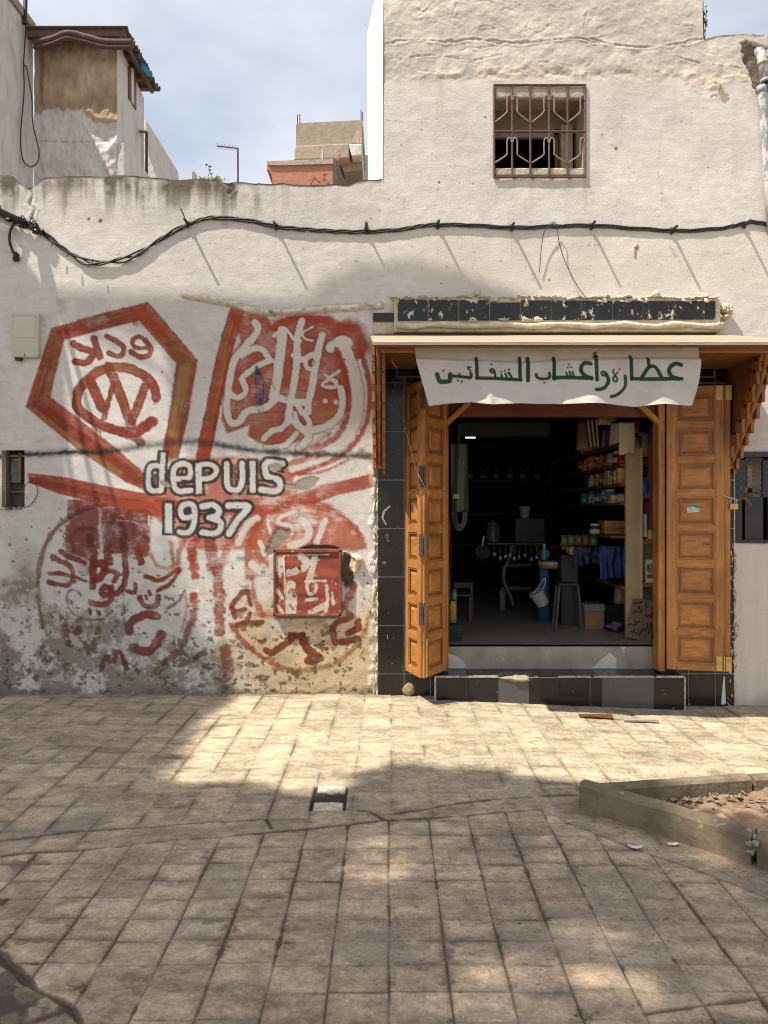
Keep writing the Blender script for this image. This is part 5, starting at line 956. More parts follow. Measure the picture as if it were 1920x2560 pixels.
# ------------------------------------------------------------------ the cloth banner
BD = D - .85
ban = thing("cloth_banner", ((1390 - CX) * BD / F, -.85, H + (CY - 1015) * BD / F), "white cloth banner with green hand-painted Arabic lettering under the canopy edge", "banner")
U_, V_ = np.meshgrid(np.linspace(0, 1, 560), np.linspace(0, 1, 130))
lx = lambda pts: (np.array([p[0] for p in pts], float), np.array([p[1] for p in pts], float))
def interp(pts, t): a, b = lx(pts); return np.interp(t, a, b)
xl = interp([(0, 1037), (.25, 1040), (1, 1072)], V_); xr = interp([(0, 1741), (.04, 1747), (.3, 1751), (.6, 1746), (1, 1728)], V_)
yt = 864 + 2 * U_; yb = interp([(0, 1016), (.02, 1014), (.07, 1010), (.16, 1008), (.235, 1015), (.35, 1010), (.5, 1013), (.66, 1011), (.78, 1019), (.88, 1013), (.985, 1016), (1, 1014)], U_)
BX = xl + (xr - xl) * U_; BY = yt + (yb - yt) * V_
BC = np.ones(U_.shape + (3,), np.float32) * np.array([.53, .50, .465]); BH = np.zeros(U_.shape, np.float32)
K = Canvas(BX, BY, BC, BH, False)
K.C *= (1 + .045 * K.n4 + .025 * K.n2)[..., None]
stn = sst(.25, .7, fbm(BX / 60, BY / 40, 91, 4)) * .35; K.C = K.C * (1 - stn[..., None]) + np.array([.40, .35, .29]) * stn[..., None]
GRN = (.008, .050, .019); gk = dict(soft=1.3, alpha=.98, wear=.03, jit=.35, var=.12)
K.T(1020, 850, 4.1475)
for p, wd in [([(302, 362), (322, 425), (350, 436), (415, 434), (432, 418), (434, 365)], 38), ([(434, 376), (520, 384), (600, 394), (646, 396), (650, 362)], 26), ([(528, 362), (528, 385)], 20), ([(648, 290), (622, 288), (618, 306), (644, 322), (640, 340)], 15), ([(706, 192), (712, 405)], 30), ([(708, 402), (800, 406), (900, 410), (1000, 412), (1100, 418), (1165, 420)], 28),
              ([(888, 330), (868, 312), (846, 326), (862, 348), (890, 345), (898, 400)], 20), ([(1040, 350), (1068, 398)], 20), ([(1002, 356), (1022, 402)], 17), ([(960, 366), (970, 404)], 16), ([(1155, 192), (1158, 422)], 31), ([(1240, 196), (1238, 424)], 34), ([(1322, 362), (1338, 398), (1400, 410), (1456, 396), (1460, 350)], 24), ([(1508, 192), (1510, 412)], 28)]:
    K.stroke(p, wd * 1.22 + 2, GRN, smooth=len(p) > 4, **gk)
for p in [(365, 322), (514, 426), (555, 437), (626, 296), (860, 262), (957, 340), (997, 326), (1040, 312), (1405, 450)]: K.dot(p, 11, (.02, .04, .02), **gk)
K.T(1380, 850, 4.1475)
for p, wd in [([(15, 194), (15, 408)], 30), ([(10, 400), (100, 396), (200, 400), (300, 406), (396, 410)], 31), ([(136, 346), (152, 390)], 17), ([(170, 336), (184, 390)], 17), ([(202, 336), (214, 390)], 17), ([(386, 254), (330, 246), (292, 285), (294, 340), (335, 385), (390, 404)], 33), ([(447, 172), (452, 422)], 32), ([(456, 130), (432, 142), (440, 160), (460, 160)], 13), ([(420, 180), (474, 174)], 13),
              ([(545, 352), (520, 336), (498, 352), (514, 374), (548, 366)], 19), ([(548, 360), (572, 430), (540, 492), (500, 518), (438, 527)], 30), ([(642, 372), (622, 410), (636, 436), (660, 430), (662, 405), (642, 372)], 17), ([(620, 334), (642, 368)], 14), ([(670, 342), (646, 368)], 14), ([(745, 378), (746, 478), (700, 545), (650, 580), (594, 598)], 27), ([(812, 176), (818, 410)], 30), ([(815, 406), (950, 412), (1100, 414), (1200, 412), (1330, 408)], 31), ([(985, 194), (994, 290)], 27), ([(912, 404), (960, 330), (1000, 284), (1055, 290), (1098, 360), (1122, 410)], 31), ([(1326, 264), (1270, 250), (1212, 288), (1196, 340), (1230, 390), (1300, 410)], 35)]:
    K.stroke(p, wd * 1.22 + 2, GRN, smooth=len(p) > 4, **gk)
for p in [(166, 260), (156, 294), (189, 290), (626, 314), (689, 310)]: K.dot(p, 10, (.02, .04, .02), **gk)
fold = interp([(0, 52), (.2, 62), (.38, 70), (.5, 60), (.75, 52), (1, 50)], U_)             # the crease along the cloth (px below its top)
dq = (BY - yt) - fold * .66
bump_ = .020 * sst(-10, 8, dq) + .010 * np.exp(-(dq / 5) ** 2)
vf = sum(a * np.exp(-((BX - c) / s_) ** 2) for c, s_, a in ((1100, 8, .007), (1222, 10, -.009), (1300, 30, .006), (1397, 7, .006), (1480, 30, -.006), (1578, 9, .008), (1650, 25, -.006), (1080, 10, .008)))
BYo = -.850 - bump_ + vf * (.35 + V_) + .004 * fbm(BX / 45, BY / 30, 95, 3) - .035 * V_ ** 2 + .02 * np.sin(U_ * 19) * V_ ** 2 + .03 * (np.abs(U_ - .5) * 2) ** 6 * V_
wxb = (BX - CX) * BD / F; wzb = H + (CY - BY) * BD / F
grid_mesh("cloth", wxb[::-1], BYo[::-1], wzb[::-1], K.C[::-1], paintmat("cotton_cloth", .9, .15, 220, .001, .04, 30), ban)
nl = MB()
for x in [1043, 1098, 1145, 1189, 1242, 1286, 1338, 1398, 1456, 1514, 1575, 1631, 1678, 1729]: nl.lathe([(.0085, -.004), (.0085, .003), (.003, .005)], ((x - CX) * BD / F, -.862, H + (CY - 866 - rng.uniform(-1.5, 2)) * BD / F), 8, Matrix.Rotation(R(90), 3, 'X'))
nl.build("nail", M_BLKPL, ban)

# padlock on its string
pl = thing("padlock", W(1834, 1275, 5.80), "brass padlock hanging on a string beside the right-hand door leaf", "padlock")
a = W(1834, 1266, 5.80); MB().box(a.x - .032, a.x + .032, a.y - .012, a.y + .012, a.z - .024, a.z + .022).build("body", M_BRASS, pl, bevel=.004)
MB().tube(crv([(a.x - .02, a.y, a.z + .02), (a.x - .02, a.y, a.z + .05), (a.x + .0, a.y, a.z + .062), (a.x + .02, a.y, a.z + .05), (a.x + .02, a.y, a.z + .02)], 4), .0055, 7).build("shackle", M_STEEL, pl, smooth=True)
b = W(1806, 1237, 5.80); MB().tube(crv([b, W(1820, 1243, 5.79), (a.x + .01, a.y - .01, a.z + .058), W(1846, 1252, 5.80)], 5), .0042, 6).build("string", mat("cord", (.5, .47, .42), (.35, .32, .28), .9, 60), pl)
MB().tube(crv([W(1850, 1247, 5.86), W(1862, 1246, 5.84), W(1872, 1256, 5.83), W(1876, 1264, 5.86)], 5), [.010] * 16, 7).build("rope_end", mat("orange_rope", (.30, .10, .04), (.18, .06, .03), .8, 60), pl)
# thin wire hooked across the left door leaves
dw = MB().tube(crv([W(1000, 1006, 5.9), W(1012, 1070, 5.75), W(1026, 1118, 5.62), W(1040, 1172, 5.58), W(1055, 1205, 5.56), W(1072, 1236, 5.60)], 6), .0035, 5)
build_top(dw, "hanging_wire", mat("pale_wire", (.42, .33, .27), (.3, .2, .15), .6, 30), "thin pale wire slung across the left folding door", "wire")
dw = MB().tube(crv([W(979, 880, 5.5), W(981, 905, 5.5), W(992, 919, 5.5)], 5), .004, 5)
build_top(dw, "wire_end", M_WPAINT, "short white wire end dangling beside the left canopy bracket", "wire")

# ------------------------------------------------------------------ the planter
kc = gpt(1447, 2024); ke = gpt(1885, 2163); kc, ke = Vector((*kc, 0)), Vector((*ke, 0)); fd = (ke - kc).normalized(); fn = Vector((-fd.y, fd.x, 0))       # fn points into the planter
kb = W(1855, 1930, 1.395 * F / (1930 - CY)); kb.z = 0; bdv = (kb - kc).normalized(); bn = Vector((bdv.y, -bdv.x, 0))
PLN = thing("planter_border", kc, "low concrete kerb around an earth planter, meeting in a sharp corner", "planter")
M_KERB = mat("mossy_kerb", (.235, .185, .12), (.115, .09, .055), .95, 7, 7, .7, 60, dist=.006, spots=(10, .64, (.36, .31, .22)))
def kerb(a, b, n_, wd_=.085, h=.137):
    a = Vector(a); b = Vector(b); t = (b - a); l = t.length; t.normalize(); m_ = Matrix((t, n_, Vector((0, 0, 1)))).transposed().to_4x4(); m_.translation = a
    N = max(int(l / .03), 2); vs = []; fs = []; prof = [(0, -.06), (-.003, .05), (0, h - .018), (.016, h), (wd_ * .5, h + .003), (wd_ - .012, h - .002), (wd_, h - .014), (wd_, -.06)]
    for i in range(N + 1):
        x = l * i / N
        for j, (y, z) in enumerate(prof):
            q = vn(x * 14 + a.x * 9, j * 1.7 + a.y * 5, j); q2 = vn(x * 45, j * 2.1 + a.x, j + 3)
            vs.append(m_ @ Vector((x, y + (q - .5) * .006 + (q2 - .5) * .002, z + ((q - .5) * .006 + (q2 - .5) * .002) * (z > .03))))
    P = len(prof)
    for i in range(N):
        for j in range(P - 1): fs.append((i * P + j, i * P + j + 1, (i + 1) * P + j + 1, (i + 1) * P + j)[::-1])
    fs.append(tuple(range(P))); fs.append(tuple(N * P + j for j in range(P))[::-1])
    MB().add(vs, fs).build("kerb_stone", M_KERB, PLN, smooth=False)
kerb(kc - fn * 0, ke - fd * .012, fn); kerb(ke + fd * .012, ke + fd * .9, fn); kerb(ke + fd * .92, ke + fd * 1.8, fn)
l_ = (kb - kc).length
kerb(kc + bdv * .10 + fn * .0, kc + bdv * l_, bn, .08, .134); kerb(kc + bdv * (l_ + .02), kc + bdv * (l_ + .17), bn, .08, .130); kerb(kc + bdv * (l_ + .19), kc + bdv * (l_ + 1.3), bn, .08, .136)
mj = MB()
for k in range(9): mj.blob((ke.x + rng.uniform(-.01, .02), ke.y + rng.uniform(-.02, .04), .04 + k * .012), .018, .016, .014, 8, 6, .4, k)
mj.build("mortar_joint", mat("pale_mortar", (.44, .38, .27), (.25, .2, .14), .95, 40, bump=.8), PLN, smooth=True)
# soil inside
sxs = np.linspace(0, 1, 150); SU, SV = np.meshgrid(sxs, sxs)
fe = kc + fd * 1.9; be = kc + bdv * 2.6
Sx = kc.x + (fe.x - kc.x) * SU * (1 - SV) + (be.x - kc.x) * SU * SV + .0; Sy = kc.y + (fe.y - kc.y) * SU * (1 - SV) + (be.y - kc.y) * SU * SV
s1 = fbm(Sx * 4, Sy * 4, 81, 4); s2 = fbm(Sx * 22, Sy * 22, 82, 4)
Sz = .038 + .018 * s1 + .012 * s2 * sst(-.2, .4, s1 + .3) + .03 * np.exp(-((SV - .86) / .12) ** 2) * sst(.25, .5, SU)
lt_ = sst(-.15, .35, s1 + .6 * np.exp(-((SV - .84) / .14) ** 2) + .3 * s2 - .1)[..., None]
sc_ = np.array([.08, .052, .034]) * (1 - lt_) + np.array([.20, .135, .085]) * lt_; sc_ = sc_ * (1 + .3 * s2)[..., None]
tag(grid_mesh("soil", Sx, Sy, Sz, sc_, paintmat("dry_earth", .95, .6, 60, .006, .25, 50), None, smooth=False), kind="structure")
rb_ = MB(); rr = random.Random(5)
for k in range(170):
    uu = rr.uniform(.12, .75); vv = min(max(rr.gauss(.74, .10), .1), .93); x = kc.x + (fe.x - kc.x) * uu * (1 - vv) + (be.x - kc.x) * uu * vv; y = kc.y + (fe.y - kc.y) * uu * (1 - vv) + (be.y - kc.y) * uu * vv
    s_ = rr.uniform(.004, .016); rb_.blob((x, y, .05 + rr.uniform(0, .02)), s_ * rr.uniform(.8, 1.8), s_, s_ * .6, 6, 4, .5, k)
tag(rb_.build("rubble", mat("pale_rubble", (.30, .21, .135), (.17, .115, .07), .95, 60)), "scatter of small pale stones and dry clods on the planter earth", "rubble", None, "stuff")
g1 = W(1643, 1992, 3.6); gb = MB(); gb.tube([(g1.x - .025, g1.y, .085), (g1.x, g1.y, .087), (g1.x + .02, g1.y, .086), (g1.x + .03, g1.y, .086)], [.014, .015, .012, .006], 8)
build_top(gb, "plastic_bottle", mat("green_plastic", (.12, .36, .13), (.08, .25, .09), .3, 20), "small crushed green plastic bottle on the planter earth", "bottle")
# litter
def scrap(px, py, wd_, ln, ang, z, name, m, lab, cat, curl=.003):
    x, y = gpt(px, py, z); n = 7; vs = []; fs = []
    for i in range(n + 1):
        for j in range(4):
            a = (i / n - .5) * ln; b = (j / 3 - .5) * wd_ * (1 - .5 * abs(i / n - .5)); vs.append((x + a * math.cos(ang) - b * math.sin(ang), y + a * math.sin(ang) + b * math.cos(ang), z + zg(x, y) + .006 + curl * (abs(i / n - .5) * 2) ** 2 + .003 * rng.random()))
    for i in range(n):
        for j in range(3): fs.append((i * 4 + j, i * 4 + 4 + j, i * 4 + 5 + j, i * 4 + 1 + j))
    mb = MB().add(vs, fs); o = build_top(mb, name, m, lab, cat, smooth=True)
    sd = o.modifiers.new("thickness", 'SOLIDIFY'); sd.thickness = .0015; return o
M_PAPER = mat("white_paper", (.74, .73, .70), (.6, .58, .54), .8, 30)
scrap(1588, 2122, .030, .062, -.2, 0, "paper_scrap", M_PAPER, "larger curled white paper scrap by the paving seam below the planter", "litter", .008); scrap(1682, 2113, .028, .05, .1, 0, "paper_scrap", M_PAPER, "flat white paper scrap lying closest to the planter kerb", "litter")
scrap(1423, 2060, .012, .03, .5, 0, "paper_scrap", M_PAPER, "tiny white paper scrap near the planter corner", "litter"); scrap(30, 2336, .008, .015, .5, 0, "paper_scrap", M_PAPER, "tiny white paper crumb on the paving at the left edge", "litter")
lf = scrap(200, 2468, .014, .075, .55, 0, "dry_leaf", mat("dry_leaf", (.30, .23, .13), (.2, .14, .08), .8, 30), "curled dry leaf blade beside the large crack at lower left", "leaf", .012)
def plank(px0, px1, py, wd_, ang, lab, m, th=.014):
    x0, y = gpt(px0, py, -.02); x1, _ = gpt(px1, py, -.02); c = Vector(((x0 + x1) / 2, y, 0)); l = x1 - x0; c.z = zg(c.x, c.y) + .010
    mb = MB(); M_ = Matrix.Translation(c) @ Matrix.Rotation(ang, 4, 'Z'); mb.box(-l / 2, l / 2, -wd_ / 2, wd_ / 2, 0, th, M_); build_top(mb, "wood_strip", m, lab, "plank", bevel=.002)
plank(1448, 1530, 1797, .05, -.05, "short reddish wood strip lying before the step", M_WDARK); plank(1560, 1645, 1804, .035, -.03, "thin pale wood strip lying before the right end of the step", M_CEM)
pb = MB()
pb.box(-.392, -.232, gpt(0, 2017)[1], gpt(0, 1990)[1] - .01, -.022, -.008)
build_top(pb, "drain_cover", mat("dark_concrete_lid", (.040, .037, .034), (.025, .023, .021), .9, 25, bump=.6), "dark stone lid sunk in the square hole of the paving", "drain cover", bevel=.004)
def tuft(px, py, n, h, lab):
    x, y = gpt(px, py); mb = MB()
    for k in range(n):
        a = rng.uniform(0, 6.28); r0 = rng.uniform(0, .035); l = rng.uniform(.4, 1) * h; b = Vector((x + r0 * math.cos(a), y + r0 * .5 * math.sin(a), 0)); tp = b + Vector((math.cos(a) * l * .7, math.sin(a) * l * .7, l * .6)); sd = Vector((-math.sin(a), math.cos(a), 0)) * l * .18
        mid = (b + tp) / 2 + Vector((0, 0, l * .2)); mb.add([b, mid + sd, tp, mid - sd], [(0, 1, 2, 3)])
    return build_top(mb, "weed", mat("weed_green", (.075, .11, .03), (.045, .07, .02), .7, 60), lab, "weed", loc=(x, y, 0))
tuft(1450, 2548, 34, .014, "small green weed in the paving joint at the bottom edge, larger of two"); tuft(1141, 2553, 16, .010, "smaller green weed sprouting in the paving joint at the bottom edge")
# ------------------------------------------------------------------ inside the shop
FZ = RZ
_mc = {}
def pm(c, rough=.5, sc=25, v=.72):
    k = (tuple(c), rough)
    if k not in _mc: _mc[k] = mat("goods_colour", c, tuple(x * v for x in c), rough, sc, 4, .08)
    return _mc[k]
def wbox(name, px0, px1, py0, py1, d, dep, m, label, cat, parent=None, bevel=.004, group=None):
    a = W(px0, py1, d); b = W(px1, py0, d); mb = MB().box(a.x, b.x, a.y, a.y + dep, a.z, b.z)
    if parent is not None: return mb.build(name, m, parent, bevel=bevel)
    return build_top(mb, name, m, label, cat, group, bevel=bevel)
M_CARD = mat("cardboard", (.34, .20, .10), (.25, .14, .07), .85, 6, 5, .1)
M_TAN = mat("tan_paint", (.52, .40, .22), (.44, .33, .17), .6, 4, 5, .1)
M_CREAMB = mat("cream_board", (.60, .50, .33), (.54, .44, .28), .6, 4)
M_ORB = woodmat("orange_board", (.40, .17, .05), (.30, .11, .03), .5, 'X')
# shelving along the right wall, with its front post
SH = thing("shelf_unit", W(1600, 1600, 6.55), "tall shop shelving along the right wall behind a tan front post", "shelves")
a = W(1566, 1640, 6.55); b = W(1600, 1118, 6.55); MB().box(a.x, b.x, a.y, a.y + .05, FZ, b.z).build("post", M_TAN, SH, bevel=.003)
MB().box(b.x - .002, b.x + .022, a.y - .004, a.y + .05, FZ, b.z).build("post_edge", M_CREAMB, SH)
SZ = {'top': 2.13, 'second': 1.94, 'third': 1.765, 'fourth': 1.595, 'counter': 1.30, 'lowest': .85}
for nme, z in SZ.items():
    x0 = 2.06 if nme != 'counter' else 1.98; MB().box(x0, 2.60, .62, 3.6, z - .022, z).build("shelf_board", M_WDARK, SH)
for py in (1136, 1240, 1353, 1461):
    p = W(1602, py + 6, 6.60); q = W(1642, py - 6, 6.60); MB().box(p.x, q.x, p.y - .04, p.y + .25, p.z, q.z).build("side_shelf", M_ORB, SH)
p = W(1600, 1640, 6.80); q = W(1646, 1128, 6.80); MB().box(p.x, q.x, p.y, p.y + .03, FZ, q.z).build("back_panel", M_CREAMB, SH)
MB().box(2.585, 2.612, .62, 4.5, FZ, 2.9).build("wall_panel", mat("dark_panel", (.07, .055, .04), (.05, .04, .03), .8, 4), SH)
# goods on the shelves
CLR = {'red': (.40, .03, .03), 'blue': (.03, .09, .30), 'teal': (.03, .25, .28), 'yellow': (.55, .38, .06), 'white': (.60, .58, .54), 'brown': (.17, .08, .04), 'orange': (.50, .20, .05), 'green': (.09, .17, .05), 'grey': (.28, .27, .25), 'black': (.02, .02, .02), 'cream': (.52, .45, .33), 'dark red': (.17, .02, .03)}
def jar(x, y, z, r, h, c, lid, name, label, cat, group):
    t = thing(name, (x, y, z), label, cat, group)
    MB().lathe([(r * .94, 0), (r, h * .06), (r, h * .72), (r * .8, h * .84), (r * .8, h * .86)], (x, y, z), 14).build("body", pm(c, .3), t, smooth=True)
    MB().lathe([(r * .86, h * .86), (r * .86, h), (r * .8, h * 1.01)], (x, y, z), 14).build("lid", pm(lid, .45), t)
    MB().lathe([(r * 1.012, h * .22), (r * 1.012, h * .55)], (x, y, z), 14).build("paper_band", pm((.52, .48, .40), .7), t, smooth=True); return t
def carton(x, y, z, dx, dy, h, c, stripe, label, group, rot=0):
    t = thing("carton", (x, y, z), label, "box", group); M_ = Matrix.Translation((x, y, z)) @ Matrix.Rotation(rot, 4, 'Z')
    MB().box(-dx / 2, dx / 2, -dy / 2, dy / 2, 0, h, M_).build("body", pm(c, .6), t, bevel=.003)
    MB().box(-dx / 2 - .0015, dx / 2 + .0015, -dy / 2 - .0015, dy / 2 + .0015, h * .30, h * .52, M_).box(-dx / 2 - .0015, -dx / 2, -dy * .3, dy * .3, h * .62, h * .85, M_).build("printed_label", pm(stripe, .6), t); return t
def pouch(x, y, z, wd_, h, c, label, group, cat="packet", name="packet", dep=.05):
    mb = MB(); n = 10; vs = []; fs = []
    for i in range(9):
        v = i / 8; fat = math.sin(math.pi * min(1, .12 + v * .88)) ** .6 * dep * (1 - .5 * v)
        for k in range(n):
            a = 2 * math.pi * k / n; vs.append((x + wd_ / 2 * math.cos(a) * (1 - .12 * math.sin(3 * v + k)), y + fat * math.sin(a) * .8, z + h * v + .006 * math.sin(k * 2 + i)))
    for i in range(8):
        for k in range(n): fs.append((i * n + k, i * n + (k + 1) % n, (i + 1) * n + (k + 1) % n, (i + 1) * n + k))
    fs.append(tuple(range(n))[::-1]); fs.append(tuple(8 * n + k for k in range(n)))
    mb.add(vs, fs); return build_top(mb, name, pm(c, .35), label, cat, group, smooth=True)
r2 = random.Random(21); names = {'top': 'on the topmost dark shelf', 'second': 'on the second dark shelf down', 'third': 'on the third dark shelf down', 'fourth': 'on the lowest dark shelf above the counter'}
base_seq = {'top': ['white pouch .15 .20', 'white pouch .16 .22', 'brown carton .10 .18', 'cream pouch .14 .20', 'black jar .05 .14', 'grey carton .11 .16', 'yellow carton .09 .2', 'brown jar .05 .15', 'red pouch .12 .16', 'cream carton .12 .17', 'white jar .05 .15', 'brown pouch .14 .17'],
       'second': ['red pouch .13 .11', 'dark red jar .045 .13', 'grey carton .09 .12', 'green jar .05 .13', 'brown pouch .12 .13', 'orange pouch .14 .14', 'yellow jar .05 .12', 'red jar .05 .12', 'orange carton .12 .14', 'brown jar .05 .12', 'cream pouch .14 .13', 'dark red carton .1 .13'],
       'third': ['yellow carton .07 .145', 'orange carton .07 .13', 'black carton .10 .14', 'white jar .04 .11', 'cream carton .13 .14', 'green jar .05 .13', 'brown carton .09 .13', 'white carton .08 .12', 'red jar .045 .13', 'cream pouch .12 .13', 'blue carton .09 .13', 'brown jar .05 .13'],
       'fourth': ['cream pouch .16 .085', 'white carton .09 .07', 'grey carton .09 .08', 'teal jar .05 .13', 'teal carton .09 .13', 'grey jar .04 .10', 'white jar .035 .10', 'blue jar .045 .12', 'grey pouch .1 .1', 'white pouch .12 .1', 'black jar .05 .13', 'teal pouch .1 .12']}
seq = {k: [(t.rsplit(' ', 3)[1], t.rsplit(' ', 3)[0], float(t.rsplit(' ', 3)[2]), float(t.rsplit(' ', 3)[3])) for t in v] for k, v in base_seq.items()}
used = set()
for shn, items in seq.items():
    y = .70
    for i, (kd, c, wd_, h) in enumerate(items):
        z = SZ[shn] + .001; sp_ = wd_ * (2.05 if kd == 'jar' else 1.0) + .008; y += sp_ / 2
        where = names[shn]; prev = f"next to the {items[i-1][1]} {'packet' if items[i-1][0]=='pouch' else items[i-1][0]}" if i else "right behind the tan post"
        lab = f"{c} {'packet' if kd == 'pouch' else kd} {where}, {prev}"
        x = 2.135 + r2.uniform(-.015, .02); cc = CLR[c]; alt = CLR[r2.choice(['white', 'red', 'yellow', 'cream', 'blue', 'green'])]; g = f"goods {where}"
        if kd == 'jar': jar(x, y, z, wd_, h, cc, CLR[r2.choice(['white', 'black', 'red', 'grey'])], "jar", lab, "jar", g)
        elif kd == 'carton': carton(x, y, z, .12, wd_, h, cc, alt, lab, g, r2.uniform(-.15, .15))
        else: pouch(x, y, z, .14, h, cc, lab, g, dep=wd_ / 2)
        y += sp_ / 2
# things hung in front of and above the topmost shelf
for k, (px_, py_, w_, h_, c, lab) in enumerate(((1462, 1126, .16, .28, 'brown', 'large brown sack slumped at the far end above the topmost shelf'), (1490, 1118, .12, .22, 'black', 'dark bag leaning beside the brown sack above the topmost shelf'), (1520, 1062, .20, .10, 'cream', 'wide pale bundle lying flat on top of the white packets'), (1532, 1040, .16, .07, 'white', 'rolled white bag on the very top of the pile near the ceiling'))):
    p = W(px_, py_, 7.0 - .0 * k); pouch(p.x, p.y, p.z, w_, h_, CLR[c], lab, 'goods piled above the topmost dark shelf', 'bag', 'stored_bag', .07)
for k in range(3): build_top(MB().tube([W(1478 + k * 9, 1118, 6.85), W(1470 + k * 10, 1050, 6.8)], .008, 6), "wooden_stick", pm((.42, .33, .2), .6), "thin pale stick leaning against the sacks above the topmost shelf", "stick", "sticks leaning on the sacks")
# right-hand compartments beside the red cloth
def at(px, py, d): return W(px, py, d)
p = at(1608, 1131, 6.58); pouch(p.x, p.y, p.z, .10, .19, (.32, .33, .36), "clear plastic bag of goods on the top board right of the post", "goods right of the post", dep=.06)
p = at(1633, 1131, 6.56); pouch(p.x, p.y, p.z, .07, .27, (.03, .07, .28), "tall blue bag on the top board beside the red cloth", "goods right of the post", dep=.05)
p = at(1591, 1082, 6.50); pouch(p.x, p.y, p.z, .055, .115, (.45, .03, .03), "bright red packet behind the hanging white paper", "goods right of the post", dep=.03)
p = at(1594, 1119, 6.52); pouch(p.x, p.y, p.z, .07, .10, (.16, .17, .05), "olive packet below the bright red packet", "goods right of the post", dep=.03)
p = at(1610, 1236, 6.58); pouch(p.x, p.y, p.z, .12, .17, (.03, .12, .34), "blue plastic bag in the compartment right of the post", "goods right of the post", dep=.07)
p = at(1626, 1236, 6.57); pouch(p.x, p.y, p.z, .07, .19, (.30, .05, .08), "pink and red packet beside the blue plastic bag", "goods right of the post", dep=.05)
p = at(1611, 1275, 6.60); q = at(1612, 1348, 6.60)
wbox("carton", 1602, 1626, 1252, 1284, 6.60, .1, pm((.16, .05, .04), .5), "dark red carton in the compartment above the scribbled paper", "box")
NP = wbox("paper_notice", 1601, 1617, 1286, 1342, 6.57, .004, M_PAPER, "white paper notice with a column of black scribble, right of the post", "notice", bevel=0)
sc = MB()
for k in range(9):
    y = 1291 + k * 5.6; sc.tube([at(1606 + 3 * math.sin(k * 2), y, 6.565), at(1609 + 2 * math.sin(k * 3), y + 2, 6.565), at(1611 - 2 * math.sin(k), y + 5, 6.565)], .0022, 4)
sc.build("handwriting", M_BLKPL, NP)
p = at(1628, 1350, 6.58); pouch(p.x, p.y, p.z, .07, .10, (.50, .40, .05), "yellow packet beside the scribbled white paper", "goods right of the post", dep=.04)
PS = wbox("price_sheet", 1614, 1639, 1399, 1456, 6.56, .004, M_PAPER, "white sheet printed in green and red propped in the lower compartment", "poster", bevel=0)
pr = MB(); 
for (a0, b0_, a1, b1) in ((1617, 1436, 1633, 1446),): 
    e1, e2 = at(a0, b1, 6.552), at(a1, b0_, 6.552); pr.box(e1.x, e2.x, e1.y, e1.y + .002, e1.z, e2.z)
for k in range(5):
    e1, e2 = at(1624, 1412 + k * 5, 6.552), at(1632, 1409.5 + k * 5, 6.552); pr.box(e1.x, e2.x, e1.y, e1.y + .002, e1.z, e2.z)
pr.build("red_print", pm((.42, .06, .06), .7), PS)
e1 = at(1620, 1420, 6.55); MB().blob(e1, .011, .002, .034, seed=3).build("green_print", pm((.04, .17, .06), .7), PS)
def drape(name, px0, px1, py0, py1, d, m, label, cat, folds=3, amp=.025, taper=0):
    n, k = 26, 18; vs = []; fs = []
    for i in range(k + 1):
        v = i / k
        for j in range(n + 1):
            u_ = j / n; px_ = px0 + (px1 - px0) * u_ + taper * v * (.5 - u_); py_ = py0 + (py1 - py0) * v + 3 * math.sin(u_ * 5 + 1) * v; p_ = W(px_, py_, d); p_.y += amp * (math.sin(u_ * folds * 6.28 + .6 * math.sin(v * 3)) * .5 + .7 * math.sin(u_ * folds * 2.3 + v * 4) + .5 * math.sin(v * 7 - u_ * 5)) * (.4 + .6 * v) + .006 * math.sin(v * 9 + u_ * 7); vs.append(p_)
    for i in range(k):
        for j in range(n): fs.append((i * (n + 1) + j, (i + 1) * (n + 1) + j, (i + 1) * (n + 1) + j + 1, i * (n + 1) + j + 1))
    o = build_top(MB().add(vs, fs), name, m, label, cat, smooth=True); sd = o.modifiers.new("thickness", 'SOLIDIFY'); sd.thickness = .004; return o
drape("hanging_cloth", 1623, 1648, 1085, 1322, 6.25, pm((.17, .018, .03), .85), "dark red cloth hanging just inside the right door post", "cloth", 2.2, .025, 4)
drape("hanging_cloth", 1117, 1127, 1300, 1512, 6.35, pm((.13, .02, .03), .85), "narrow dark red cloth hanging behind the left door leaf", "cloth", 1.5, .015)
drape("hanging_paper", 1548, 1587, 1056, 1134, 6.42, mat("pale_paper", (.58, .52, .41), (.50, .44, .33), .85, 8), "long pale sheet of paper hanging on the post top", "paper", 1, .006)
drape("blue_tarpaulin", 1500, 1574, 1364, 1446, 6.75, pm((.008, .022, .12), .6), "crumpled blue plastic tarpaulin hanging under the orange carton", "tarpaulin", 4, .03)
drape("blue_tarpaulin", 1436, 1502, 1368, 1412, 6.9, pm((.006, .012, .05), .6), "darker blue tarpaulin hanging to the left below the packets", "tarpaulin", 3, .03)
carton(at(1529, 1366, 7.0).x, at(1529, 1366, 7.0).y, 1.305, .20, .24, .125, (.44, .19, .06), (.30, .12, .04), "orange patterned carton on the counter end above the tarpaulin", "goods on the counter")
for k, (px_, c) in enumerate(((1412, 'green'), (1430, 'green'), (1447, 'brown'), (1466, 'brown'), (1485, 'green'))):
    p = at(px_, 1364, 7.3 - k * .05); pouch(p.x, p.y, 1.305 if False else p.z, .085, .11, CLR[c], f"{c} herb bag number {'one two three four five'.split()[k]} from the left in the row on the counter".replace('number ', ''), "row of herb bags on the counter", "bag", "herb_bag", .05)
CT = wbox("counter", 1405, 1500, 1366, 1374, 7.25, .5, M_WDARK, "dark counter board carrying the row of herb bags", "counter")
KT = thing("enamel_jug", at(1431, 1388, 7.1), "small white jug standing below the herb bags", "jug")
